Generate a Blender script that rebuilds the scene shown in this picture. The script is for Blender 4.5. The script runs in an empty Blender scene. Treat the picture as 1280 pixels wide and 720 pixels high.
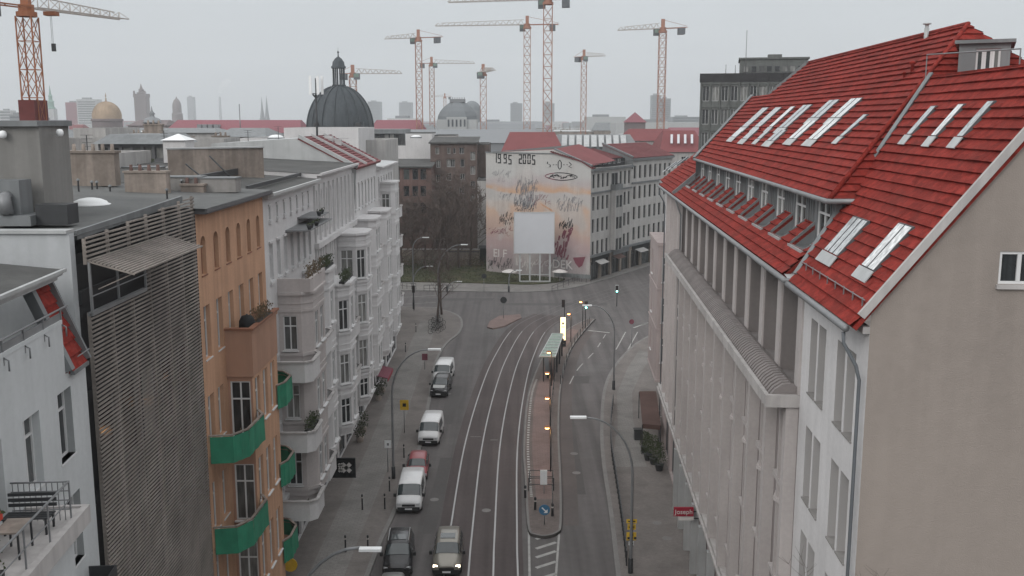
import bpy, math, random
from math import sin, cos, tan, pi, radians, atan2, sqrt
from mathutils import Vector, Matrix
random.seed(7)
scn = bpy.context.scene
COL = scn.collection
# ---------------------------------------------------------------- camera model, and pixel -> world survey helpers
F_, HY_, EYE = 1240.0, 150.0, 27.0
PIT = math.atan((360 - HY_) / F_)
def ray(x, y):
    cx = (x - 640) / F_; cy = (360 - y) / F_
    return cx, cos(PIT) + cy * sin(PIT), -sin(PIT) + cy * cos(PIT)
def G(x, y, z=0.0):
    a, b, c = ray(x, y); t = (z - EYE) / c
    return Vector((a * t, b * t, z))
def D(x, y, Y):
    a, b, c = ray(x, y); t = Y / b
    return Vector((a * t, Y, EYE + c * t))
def PL(x, y, p, n):
    a, b, c = ray(x, y); d = Vector((a, b, c)); o = Vector((0, 0, EYE))
    t = (Vector(p) - o).dot(n) / d.dot(n)
    return o + d * t
cam_d = bpy.data.cameras.new('camera'); cam = bpy.data.objects.new('camera', cam_d); COL.objects.link(cam)
cam.location = (0, 0, EYE); cam.rotation_euler = (pi / 2 - PIT, 0, 0)
cam_d.sensor_width = 36; cam_d.lens = 36 * F_ / 1280; cam_d.clip_end = 20000; cam_d.clip_start = .1
scn.camera = cam
# ---------------------------------------------------------------- materials
MATS = {}
def mat(name, col, rough=.8, var=.12, scale=1.2, streak=0.0, bump=0.0, bscale=8.0, metal=0.0, spec=.3, grime=None, rnd=0.0, emit=None, estr=0, fine=0.0):
    m = bpy.data.materials.new(name); m.use_nodes = True; nt = m.node_tree; N = nt.nodes; L = nt.links
    b = N['Principled BSDF']; b.inputs['Roughness'].default_value = rough; b.inputs['Metallic'].default_value = metal
    b.inputs['Specular IOR Level'].default_value = spec
    col = (*col, 1) if len(col) == 3 else col
    geo = N.new('ShaderNodeNewGeometry')
    def noise(sc, det=4, vec=None):
        n = N.new('ShaderNodeTexNoise'); n.inputs['Scale'].default_value = sc; n.inputs['Detail'].default_value = det
        L.new(vec or geo.outputs['Position'], n.inputs['Vector']); return n
    def ramp(src, a, c0, b_, c1):
        r = N.new('ShaderNodeMapRange'); r.inputs['From Min'].default_value = a; r.inputs['From Max'].default_value = b_
        r.inputs['To Min'].default_value = c0; r.inputs['To Max'].default_value = c1; L.new(src, r.inputs['Value']); return r.outputs[0]
    def mul(c, f):
        x = N.new('ShaderNodeMix'); x.data_type = 'RGBA'; x.blend_type = 'MULTIPLY'; x.inputs[0].default_value = 1
        if isinstance(c, tuple): x.inputs[6].default_value = c
        else: L.new(c, x.inputs[6])
        L.new(f, x.inputs[7]); return x.outputs[2]
    c = col
    if var > 0:
        n = noise(scale); c = mul(c, ramp(n.outputs['Fac'], .3, 1 - var, .7, 1 + var))
    if fine > 0:
        n = noise(scale * 14, 3); c = mul(c, ramp(n.outputs['Fac'], .3, 1 - fine, .7, 1 + fine))
    if streak > 0:
        mp = N.new('ShaderNodeMapping'); mp.inputs['Scale'].default_value = (1.6, 1.6, .12); L.new(geo.outputs['Position'], mp.inputs['Vector'])
        n = noise(1.5, 5, mp.outputs[0]); c = mul(c, ramp(n.outputs['Fac'], .42, 1 - streak, .6, 1.0))
    if rnd > 0:
        oi = N.new('ShaderNodeObjectInfo'); c = mul(c, ramp(oi.outputs['Random'], 0, 1 - rnd, 1, 1 + rnd))
    if grime is not None:
        n = noise(grime[1], 6); x = N.new('ShaderNodeMix'); x.data_type = 'RGBA'
        L.new(ramp(n.outputs['Fac'], .5, 0, .68, grime[2]), x.inputs[0])
        if isinstance(c, tuple): x.inputs[6].default_value = c
        else: L.new(c, x.inputs[6])
        x.inputs[7].default_value = (*grime[0], 1); c = x.outputs[2]
    if isinstance(c, tuple): b.inputs['Base Color'].default_value = c
    else: L.new(c, b.inputs['Base Color'])
    if bump > 0:
        n = noise(bscale, 6); bp = N.new('ShaderNodeBump'); bp.inputs['Strength'].default_value = bump; bp.inputs['Distance'].default_value = .05
        L.new(n.outputs['Fac'], bp.inputs['Height']); L.new(bp.outputs[0], b.inputs['Normal'])
    if emit:
        b.inputs['Emission Color'].default_value = (*emit, 1); b.inputs['Emission Strength'].default_value = estr
    MATS[name] = m; return m
def glassmat(name, dark, light, rough=.08):
    m = bpy.data.materials.new(name); m.use_nodes = True; nt = m.node_tree; N = nt.nodes; L = nt.links
    b = N['Principled BSDF']; b.inputs['Roughness'].default_value = rough; b.inputs['Specular IOR Level'].default_value = .6
    oi = N.new('ShaderNodeObjectInfo'); r = N.new('ShaderNodeValToRGB')
    e = r.color_ramp.elements; e[0].position = .45; e[0].color = (*dark, 1); e[1].position = .95; e[1].color = (*light, 1)
    L.new(oi.outputs['Random'], r.inputs[0]); 
    # hanging curtain folds behind the pane
    tc = N.new('ShaderNodeTexCoord'); mp = N.new('ShaderNodeMapping'); mp.inputs['Scale'].default_value = (6, 6, .8); L.new(tc.outputs['Object'], mp.inputs[0])
    n = N.new('ShaderNodeTexNoise'); n.inputs['Scale'].default_value = 1.3; L.new(mp.outputs[0], n.inputs['Vector'])
    mr = N.new('ShaderNodeMapRange'); mr.inputs[1].default_value = .3; mr.inputs[2].default_value = .7; mr.inputs[3].default_value = .6; mr.inputs[4].default_value = 1.35
    L.new(n.outputs['Fac'], mr.inputs[0])
    x = N.new('ShaderNodeMix'); x.data_type = 'RGBA'; x.blend_type = 'MULTIPLY'; x.inputs[0].default_value = 1
    L.new(r.outputs[0], x.inputs[6]); L.new(mr.outputs[0], x.inputs[7]); L.new(x.outputs[2], b.inputs['Base Color'])
    MATS[name] = m; return m
mat('plaster_white', (.56, .55, .55), .9, .06, .5, .05, .15, 20, fine=.04)
mat('plaster_warm', (.43, .395, .385), .9, .06, .5, .05, .15, 20, fine=.04)
mat('plaster_row', (.46, .445, .43), .9, .08, .5, .1, .15, 20, fine=.04)
mat('asphalt_red', (.108, .093, .089), .9, .1, .3, 0, .2, 30, fine=.06)
mat('plaster_grey', (.38, .37, .36), .9, .08, .5, .16, .15, 20, fine=.04)
mat('plaster_cool', (.48, .495, .50), .9, .05, .35, .05, .1, 20, fine=.03)
mat('plaster_pink', (.38, .325, .315), .9, .06, .5, .1, .1, 20)
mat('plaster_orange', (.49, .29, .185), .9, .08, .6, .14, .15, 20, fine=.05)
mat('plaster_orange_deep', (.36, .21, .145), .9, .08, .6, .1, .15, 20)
mat('gable_beige', (.27, .235, .21), .95, .05, .22, .05, .25, 30, grime=((.31, .27, .24), .12, .5), fine=.035)
mat('stone_trim', (.42, .40, .39), .85, .1, 1, .15, .1, 15)
mat('brick_brown', (.115, .085, .075), .9, .18, .7, .2, .2, 20, fine=.15)
mat('brick_red', (.135, .085, .075), .9, .2, .6, .2, .2, 20, fine=.15)
mat('plaster_old', (.27, .23, .20), .95, .2, .35, .25, .2, 12, grime=((.15, .12, .1), .5, .6), fine=.1)
mat('roof_tile_red', (.200, .026, .020), .85, .14, .45, 0, .35, 22, grime=((.145, .030, .024), .8, .5), fine=.16, spec=.1)
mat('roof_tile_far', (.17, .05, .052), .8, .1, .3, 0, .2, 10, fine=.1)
mat('roof_felt', (.062, .062, .06), .9, .2, .4, 0, .2, 8, grime=((.10, .10, .096), .5, .6), fine=.08)
mat('roof_felt_light', (.115, .118, .116), .9, .15, .3, 0, .2, 8, grime=((.075, .075, .075), .4, .6), fine=.06)
mat('zinc', (.18, .19, .195), .55, .12, .7, .15, .05, 10, metal=.3, spec=.5)
mat('zinc_light', (.42, .43, .43), .5, .1, .7, .1, .05, 10, metal=.3, spec=.5)
mat('plaster_fire', (.43, .445, .455), .9, .05, .35, .08, .1, 20, fine=.03)
mat('plaster_stair', (.21, .205, .195), .9, .06, .4, .12, .1, 20, fine=.03)
mat('pier', (.415, .385, .375), .9, .06, .5, .06, .15, 20, fine=.04)
mat('infill_shade', (.185, .168, .163), .9, .08, .5, .08, .15, 20, fine=.04)  # darker copy of the infill for its reveals, recess shade put into the colour
mat('jamb_shade', (.36, .35, .345), .9, .05, .5, .04, .1, 20)  # reveals painted darker than the white wall to shade the window recesses
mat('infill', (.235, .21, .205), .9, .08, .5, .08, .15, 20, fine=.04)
mat('rail_dull', (.115, .11, .105), .6, .1, .5)
mat('concrete', (.25, .24, .23), .9, .1, .4, .12, .15, 14, fine=.05)
mat('ledge_slat', (.21, .19, .185), .85, .14, 1, 0, .1, 14)
mat('wood_slat', (.225, .20, .18), .85, .22, .9, 0, .2, 18, fine=.12)
mat('asphalt', (.108, .099, .097), .88, .10, .12, 0, .2, 30, grime=((.135, .13, .125), .25, .5), fine=.06)
mat('asphalt_patch', (.088, .082, .08), .88, .08, .2, 0, .2, 30, fine=.05)
mat('track_bed', (.085, .070, .068), .88, .10, .2, 0, .2, 30, fine=.06)
mat('rail_steel', (.32, .315, .31), .4, .1, .5, metal=.6, spec=.6)
mat('paint_line', (.35, .345, .33), .8, .15, 2, 0, .1, 20, fine=.15)
mat('kerb', (.19, .182, .175), .85, .12, .8, 0, .1, 20, fine=.08)
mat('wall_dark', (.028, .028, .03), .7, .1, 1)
mat('frame_white', (.58, .58, .58), .6, .04, 2, rnd=.06)
mat('frame_brown', (.22, .10, .06), .7, .1, 2)
mat('frame_grey', (.10, .10, .105), .6, .1, 2)
glassmat('glass', (.022, .025, .027), (.20, .20, .19))
glassmat('glass_dark', (.015, .018, .02), (.06, .07, .07))
glassmat('glass_lit_sky', (.30, .32, .33), (.62, .63, .63), .15)  # pale base colour paints in the sky reflected by the skylight panes
glassmat('glass_green', (.16, .23, .19), (.22, .30, .25), .3)
mat('metal_dark', (.045, .047, .05), .5, .1, 2, metal=.4, spec=.5)
mat('metal_grey', (.20, .205, .21), .5, .1, 2, metal=.3, spec=.5)
mat('metal_light', (.48, .49, .49), .45, .06, 2, metal=.3, spec=.5)
mat('green_cloth', (.03, .205, .12), .85, .14, 2, .15, .1, 12)
mat('flower_red', (.45, .05, .03), .8, .1, 4)
mat('leaf_yellow', (.5, .38, .03), .8, .2, 6)
mat('leaf_dark', (.05, .065, .03), .8, .3, 5)
mat('leaf_dry', (.12, .085, .05), .9, .3, 5)
mat('bark', (.10, .076, .066), .95, .2, 3, bump=.3)
mat('bark_grey', (.10, .088, .078), .95, .2, 3, bump=.2)
mat('grass', (.050, .055, .027), .95, .25, .6, 0, .4, 12, grime=((.10, .085, .05), .4, .6), fine=.2)
mat('car_white', (.68, .68, .68), .25, .03, 3, spec=.6)
mat('car_silver', (.30, .30, .29), .3, .03, 3, metal=.5, spec=.6)
mat('car_beige', (.26, .245, .215), .32, .03, 3, metal=.4, spec=.6)
mat('car_black', (.018, .018, .02), .25, .03, 3, spec=.6)
mat('car_red', (.30, .06, .07), .3, .03, 3, spec=.6)
mat('car_glass', (.035, .045, .047), .06, .1, 3, spec=.8)
mat('plastic_black', (.025, .025, .025), .6, .1, 4)
mat('tyre', (.02, .02, .02), .9, .1, 4)
mat('lamp_white', (.75, .76, .76), .4, .02, 3)
mat('headlight_on', (.9, .85, .75), .2, 0, emit=(1, .82, .6), estr=9)
mat('headlight_off', (.55, .56, .57), .15, 0, spec=.8)
mat('lamp_orange', (.9, .5, .2), .4, 0, emit=(1, .42, .12), estr=7)
mat('column_lit', (.9, .8, .6), .4, 0, emit=(1, .72, .38), estr=1.15)
mat('signal_green', (.1, .8, .6), .4, 0, emit=(.25, 1, .8), estr=5)
mat('signal_off', (.03, .02, .02), .3, 0)
mat('crane_orange', (.30, .115, .055), .6, .1, 1, rnd=.05)
mat('crane_red', (.33, .165, .115), .6, .1, 1)
mat('crane_pale', (.40, .36, .33), .6, .1, 1)
mat('crane_box', (.12, .13, .14), .7, .1, 1)
mat('collar_red', (.12, .03, .028), .7, .15, 1)
mat('billboard_white', (.52, .53, .555), .6, .03, .5)
mat('sign_yellow', (.55, .35, .03), .6, .1, 3)
mat('sign_red', (.26, .012, .03), .5, .05, 3)
mat('sign_blue', (.05, .16, .28), .5, .05, 3)
mat('sign_black', (.008, .009, .010), .7, .05, 3)
mat('paint_ink', (.014, .014, .016), .8, .1, 3)
mat('paint_pale', (.55, .52, .50), .8, .1, 3)
mat('paint_grey', (.17, .17, .18), .8, .1, 3)
mat('paint_maroon', (.17, .05, .07), .8, .1, 3)
mat('canvas_brown', (.085, .05, .042), .9, .1, 1)
mat('dome_copper', (.052, .062, .07), .6, .12, .3, .25, .05, 5, metal=.2)
mat('dome_gold', (.34, .25, .17), .6, .2, .2)
mat('copper_green', (.20, .32, .27), .7, .1, .2)
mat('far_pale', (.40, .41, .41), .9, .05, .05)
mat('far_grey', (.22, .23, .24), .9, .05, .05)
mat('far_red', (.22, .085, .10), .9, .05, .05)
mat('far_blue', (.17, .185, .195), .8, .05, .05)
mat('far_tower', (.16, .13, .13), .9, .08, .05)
mat('far_window', (.08, .09, .10), .5, .1, .1)
mat('office_dark', (.12, .127, .122), .85, .12, .4, .15, .1, 10)
mat('graffiti_wall', (.40, .40, .385), .9, .1, .3, .1, .2, 12, fine=.05)
mat('container', (.17, .18, .18), .8, .15, .6, .2)
mat('ground', (.13, .125, .12), .95, .2, .01, 0, .1, 2, fine=.1)
def special_mats():
    # mosaic paving: cells of small setts
    for nm, col, sc, sp in (('paving', (.175, .158, .148), 5, .16), ('paving_slab', (.20, .19, .18), 2.2, .10), ('platform_paving', (.20, .145, .132), 2.4, .12), ('island_paving', (.15, .125, .115), 4, .2)):
        m = mat(nm, col, .9, .12, .35, 0, .2, 25, grime=(tuple(c * .72 for c in col), .5, .7), fine=.08)
        nt = m.node_tree; N = nt.nodes; L = nt.links; b = N['Principled BSDF']; src = b.inputs['Base Color'].links[0].from_socket
        geo = N.new('ShaderNodeNewGeometry'); br = N.new('ShaderNodeTexBrick'); br.inputs['Scale'].default_value = sc * .5
        br.inputs['Color1'].default_value = (1 + sp*.5, 1 + sp*.5, 1 + sp*.5, 1); br.inputs['Color2'].default_value = (1 - sp*.5, 1 - sp*.5, 1 - sp*.5, 1); br.inputs['Mortar'].default_value = (.84, .83, .82, 1)
        br.inputs['Mortar Size'].default_value = .03
        L.new(geo.outputs['Position'], br.inputs['Vector'])
        x = N.new('ShaderNodeMix'); x.data_type = 'RGBA'; x.blend_type = 'MULTIPLY'; x.inputs[0].default_value = 1
        L.new(src, x.inputs[6]); L.new(br.outputs['Color'], x.inputs[7]); L.new(x.outputs[2], b.inputs['Base Color'])
    # single roof tiles of slightly different firing
    m = M_['roof_tile_red'] if False else MATS['roof_tile_red']; nt = m.node_tree; N = nt.nodes; L = nt.links; b = N['Principled BSDF']; src = b.inputs['Base Color'].links[0].from_socket; geo = N.new('ShaderNodeNewGeometry')
    vo = N.new('ShaderNodeTexVoronoi'); vo.inputs['Scale'].default_value = 3.6; L.new(geo.outputs['Position'], vo.inputs['Vector']); sp0 = N.new('ShaderNodeSeparateColor'); L.new(vo.outputs['Color'], sp0.inputs[0]); mr = N.new('ShaderNodeMapRange'); mr.inputs[3].default_value = .78; mr.inputs[4].default_value = 1.2; L.new(sp0.outputs[0], mr.inputs[0])
    x = N.new('ShaderNodeMix'); x.data_type = 'RGBA'; x.blend_type = 'MULTIPLY'; x.inputs[0].default_value = 1; L.new(src, x.inputs[6]); L.new(mr.outputs[0], x.inputs[7]); L.new(x.outputs[2], b.inputs['Base Color'])
    # wheel worn lanes in the asphalt, stretched along the street
    for nm in ('asphalt', 'track_bed'):
        m = MATS[nm]; nt = m.node_tree; N = nt.nodes; L = nt.links; b = N['Principled BSDF']; src = b.inputs['Base Color'].links[0].from_socket; geo = N.new('ShaderNodeNewGeometry'); mp = N.new('ShaderNodeMapping'); mp.inputs['Scale'].default_value = (1.1, .035, 1); L.new(geo.outputs['Position'], mp.inputs[0]); nz = N.new('ShaderNodeTexNoise'); nz.inputs['Scale'].default_value = 1; nz.inputs['Detail'].default_value = 5; L.new(mp.outputs[0], nz.inputs['Vector']); mr = N.new('ShaderNodeMapRange'); mr.inputs[1].default_value = .35; mr.inputs[2].default_value = .65; mr.inputs[3].default_value = .82; mr.inputs[4].default_value = 1.2; L.new(nz.outputs['Fac'], mr.inputs[0]); x = N.new('ShaderNodeMix'); x.data_type = 'RGBA'; x.blend_type = 'MULTIPLY'; x.inputs[0].default_value = 1; L.new(src, x.inputs[6]); L.new(mr.outputs[0], x.inputs[7]); L.new(x.outputs[2], b.inputs['Base Color'])
    # mural wall: soft painted bands of peach over off-white, weathered
    m = mat('mural_paint', (.44, .42, .40), .9, .08, .4, .12, .15, 14, grime=((.36, .35, .34), .35, .7), fine=.05)
    nt = m.node_tree; N = nt.nodes; L = nt.links; b = N['Principled BSDF']; src = b.inputs['Base Color'].links[0].from_socket
    geo = N.new('ShaderNodeNewGeometry'); sp = N.new('ShaderNodeSeparateXYZ')
    nz = N.new('ShaderNodeTexNoise'); nz.inputs['Scale'].default_value = .18; L.new(geo.outputs['Position'], nz.inputs['Vector'])
    va = N.new('ShaderNodeMix'); va.data_type = 'RGBA'; va.blend_type = 'ADD'; va.inputs[0].default_value = 3.5
    L.new(geo.outputs['Position'], sp.inputs[0])
    ad = N.new('ShaderNodeMath'); ad.operation = 'MULTIPLY_ADD'; L.new(nz.outputs['Fac'], ad.inputs[0]); ad.inputs[1].default_value = 5.0; L.new(sp.outputs['Z'], ad.inputs[2])
    mr = N.new('ShaderNodeMapRange'); mr.inputs[1].default_value = 2.5; mr.inputs[2].default_value = 26.5; L.new(ad.outputs[0], mr.inputs[0])
    rp = N.new('ShaderNodeValToRGB'); rp.color_ramp.interpolation = 'EASE'; e = rp.color_ramp.elements
    e[0].position = 0; e[0].color = (.25, .22, .22, 1); e[1].position = 1; e[1].color = (.46, .45, .43, 1)
    for p, c in ((.17, (.28, .20, .21)), (.24, (.36, .24, .24)), (.36, (.43, .28, .22)), (.50, (.50, .32, .22)), (.545, (.42, .39, .37)), (.60, (.41, .38, .37)), (.63, (.50, .28, .15)), (.69, (.40, .35, .35)), (.75, (.43, .43, .42))):
        k = e.new(p); k.color = (*c, 1)
    L.new(mr.outputs[0], rp.inputs[0])
    # the paint is stronger at both ends of the wall, broken by pale patches
    n2 = N.new('ShaderNodeTexNoise'); n2.inputs['Scale'].default_value = .22; n2.inputs['Detail'].default_value = 3; L.new(geo.outputs['Position'], n2.inputs['Vector'])
    m2 = N.new('ShaderNodeMapRange'); m2.inputs[1].default_value = .36; m2.inputs[2].default_value = .5; m2.inputs[3].default_value = .2; m2.inputs[4].default_value = .72; L.new(n2.outputs['Fac'], m2.inputs[0])
    x = N.new('ShaderNodeMix'); x.data_type = 'RGBA'; L.new(m2.outputs[0], x.inputs[0]); L.new(src, x.inputs[6]); L.new(rp.outputs[0], x.inputs[7]); L.new(x.outputs[2], b.inputs['Base Color'])
special_mats()
M = MATS
# ---------------------------------------------------------------- object helpers
ROOT = {}
def tag(o, label=None, cat=None, group=None, kind=None):
    if label: o['label'] = label
    if cat: o['category'] = cat
    if group: o['group'] = group
    if kind: o['kind'] = kind
    return o
def thing(name, loc, label, cat, group=None):
    o = bpy.data.objects.new(name, None); o.empty_display_size = .5; COL.objects.link(o); o.location = loc
    ROOT[o.name] = Vector(loc); return tag(o, label, cat, group)
def newobj(name, data, parent=None, loc=None, off=None):
    o = bpy.data.objects.new(name, data); COL.objects.link(o)
    if parent: o.parent = parent
    if loc is not None: o.location = loc
    return o
class Fr:
    """facade frame: u along the wall, d outward, z up"""
    def __init__(s, o, to=None, ang=None, flip=False):
        s.o = Vector((o[0], o[1], 0))
        v = Vector((to[0] - o[0], to[1] - o[1], 0)) if to is not None else Vector((cos(ang), sin(ang), 0))
        s.len = v.length; s.u = v.normalized(); s.n = Vector((s.u.y, -s.u.x, 0)) * (-1 if flip else 1); s.flip = flip
        s.rot = atan2(s.u.y, s.u.x)
    def P(s, u, d, z): return s.o + s.u * u + s.n * d + Vector((0, 0, z))
    def at(s, x, y, d=0):  # u,z of the pixel on the plane at depth d
        p = PL(x, y, s.o + s.n * d, s.n); return (p - s.o).dot(s.u), p.z
class MB:
    def __init__(s, fr=None): s.v = []; s.f = []; s.m = []; s.mi = 0; s.fr = fr; s.sm = set()
    def _p(s, p): return s.fr.P(*p) if s.fr else Vector(p)
    def add(s, pts, faces, smooth=False):
        b = len(s.v); s.v += [s._p(p) for p in pts]
        for f in faces:
            if smooth: s.sm.add(len(s.f))
            s.f.append([b + i for i in f]); s.m.append(s.mi)
        return s
    def quad(s, *p): return s.add(p, [list(range(len(p)))])
    def box(s, a, b):
        x0, y0, z0 = a; x1, y1, z1 = b
        return s.add([(x0, y0, z0), (x1, y0, z0), (x1, y1, z0), (x0, y1, z0), (x0, y0, z1), (x1, y0, z1), (x1, y1, z1), (x0, y1, z1)],
                     [(0, 3, 2, 1), (4, 5, 6, 7), (0, 1, 5, 4), (1, 2, 6, 5), (2, 3, 7, 6), (3, 0, 4, 7)])
    def prism(s, poly, z0, z1, top=True, bottom=True):
        n = len(poly); pts = [(x, y, z0) for x, y in poly] + [(x, y, z1) for x, y in poly]
        f = [(i, (i + 1) % n, n + (i + 1) % n, n + i) for i in range(n)]
        if top: f.append(list(range(n, 2 * n)))
        if bottom: f.append(list(range(n))[::-1])
        return s.add(pts, f)
    def slab(s, pts, n, t):
        """thick plate: polygon pts (3d) pushed by vector n*t"""
        k = len(pts); q = [Vector(p) for p in pts]; w = [p + Vector(n) * t for p in q]
        return s.add([tuple(p) for p in q + w], [list(range(k)), list(range(k, 2 * k))[::-1]] + [(i, (i + 1) % k, k + (i + 1) % k, k + i) for i in range(k)])
    def tube(s, path, r, n=6, caps=True):
        P_ = [s._p(p) for p in path]; fr = s.fr; s.fr = None
        rs = r if isinstance(r, (list, tuple)) else [r] * len(P_)
        rings = []; prev = None
        for i, p in enumerate(P_):
            t = (P_[min(i + 1, len(P_) - 1)] - P_[max(i - 1, 0)]).normalized()
            a = t.cross(Vector((0, 0, 1)))
            if a.length < 1e-3: a = Vector((1, 0, 0)) if prev is None else prev
            a = a.normalized()
            if prev is not None:
                a = (prev - t * prev.dot(t))
                a = a.normalized() if a.length > 1e-4 else prev
            prev = a; b = t.cross(a)
            rings.append([p + (a * cos(2 * pi * k / n) + b * sin(2 * pi * k / n)) * rs[i] for k in range(n)])
        pts = [q for rg in rings for q in rg]; f = []
        for i in range(len(rings) - 1):
            for k in range(n): f.append((i * n + k, i * n + (k + 1) % n, (i + 1) * n + (k + 1) % n, (i + 1) * n + k))
        if caps: f.append(list(range(n))[::-1]); f.append([len(pts) - n + k for k in range(n)])
        s.add(pts, f, smooth=n > 4); s.fr = fr; return s
    def bar(s, a, b, w, h=None): 
        h = h or w; A = s._p(a); B = s._p(b); t = (B - A).normalized(); x = t.cross(Vector((0, 0, 1)))
        x = Vector((1, 0, 0)) if x.length < 1e-3 else x.normalized(); y = x.cross(t)
        fr = s.fr; s.fr = None
        pts = [p + x * i * w / 2 + y * j * h / 2 for p in (A, B) for i, j in ((-1, -1), (1, -1), (1, 1), (-1, 1))]
        s.add(pts, [(0, 1, 2, 3), (7, 6, 5, 4), (0, 4, 5, 1), (1, 5, 6, 2), (2, 6, 7, 3), (3, 7, 4, 0)]); s.fr = fr; return s
    def lathe(s, c, prof, n=24, a0=0, a1=2 * pi, smooth=True):
        full = abs(a1 - a0 - 2 * pi) < 1e-6; m = n if full else n + 1
        pts = [(c[0] + r * cos(a0 + (a1 - a0) * k / n), c[1] + r * sin(a0 + (a1 - a0) * k / n), c[2] + z) for r, z in prof for k in range(m)]
        f = [(i * m + k, i * m + (k + 1) % m, (i + 1) * m + (k + 1) % m, (i + 1) * m + k) for i in range(len(prof) - 1) for k in range(n)]
        return s.add(pts, f, smooth)
    def data(s, mats, off=Vector((0, 0, 0)), name='mesh'):
        me = bpy.data.meshes.new(name); me.from_pydata([tuple(v - off) for v in s.v], [], s.f)
        for m in (mats if isinstance(mats, (list, tuple)) else [mats]): me.materials.append(M[m] if isinstance(m, str) else m)
        for i, p in enumerate(me.polygons):
            p.material_index = s.m[i]
            if i in s.sm: p.use_smooth = True
        me.update(); return me
    def build(s, name, mats, parent=None, root=None):
        if not s.f: return None
        r = parent
        while r is not None and r.parent is not None: r = r.parent
        off = ROOT[r.name] if r is not None else Vector((0, 0, 0))
        o = newobj(name, s.data(mats, off, name), parent)
        if parent is not None and parent.parent is not None: o.location = -parent.location
        if parent is None: ROOT[o.name] = Vector((0, 0, 0))
        return o
def copy_tree(o, loc=None, rotz=None, parent=None):
    c = o.copy(); COL.objects.link(c)
    if parent is not None: c.parent = parent
    if loc is not None: c.location = loc; ROOT[c.name] = Vector(loc)
    if rotz is not None: c.rotation_euler = (0, 0, rotz)
    for ch in list(o.children): copy_tree(ch, parent=c)
    return c
# a wall sheet with recessed openings, all in the (u,d,z) frame of the mesh builder
def wall(mb, u0, u1, z0, z1, ops, d=0.0, dep=.22, rmi=None):
    ops = [o for o in ops if o[1] > u0 and o[0] < u1 and o[3] > z0 and o[2] < z1]
    us = sorted({u0, u1, *[min(max(v, u0), u1) for o in ops for v in o[:2]]}); zs = sorted({z0, z1, *[min(max(v, z0), z1) for o in ops for v in o[2:4]]})
    for j in range(len(zs) - 1):
        run = None
        for i in range(len(us) - 1):
            uc = (us[i] + us[i + 1]) / 2; zc = (zs[j] + zs[j + 1]) / 2
            hole = any(o[0] < uc < o[1] and o[2] < zc < o[3] for o in ops)
            if not hole: run = us[i] if run is None else run
            if run is not None and (hole or i == len(us) - 2):
                e = us[i] if hole else us[i + 1]
                mb.quad((run, d, zs[j]), (e, d, zs[j]), (e, d, zs[j + 1]), (run, d, zs[j + 1])); run = None
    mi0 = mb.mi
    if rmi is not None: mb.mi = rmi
    for o in ops:
        a, b, c, e = o[:4]; k = d - dep
        mb.quad((a, d, c), (a, k, c), (a, k, e), (a, d, e)); mb.quad((b, d, c), (b, d, e), (b, k, e), (b, k, c))
        mb.quad((a, d, c), (b, d, c), (b, k, c), (a, k, c)); mb.quad((a, d, e), (a, k, e), (b, k, e), (b, d, e))
        if len(o) > 4 and o[4] == 'arch':
            r = (b - a) / 2; cz = e - r; cu = (a + b) / 2
            for sgn in (-1, 1):
                pts = [(cu + sgn * r, d + .001, e)] + [(cu + sgn * r * cos(t), d + .001, cz + r * sin(t)) for t in [pi / 2 * q / 6 for q in range(6, -1, -1)]]
                for q in range(1, len(pts) - 1): mb.quad(pts[0], pts[q], pts[q + 1])
                for q in range(1, len(pts) - 1):
                    p1, p2 = pts[q], pts[q + 1]; mb.quad(p1, p2, (p2[0], d - dep, p2[2]), (p1[0], d - dep, p1[2]))
    mb.mi = mi0
WIN = {}
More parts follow.
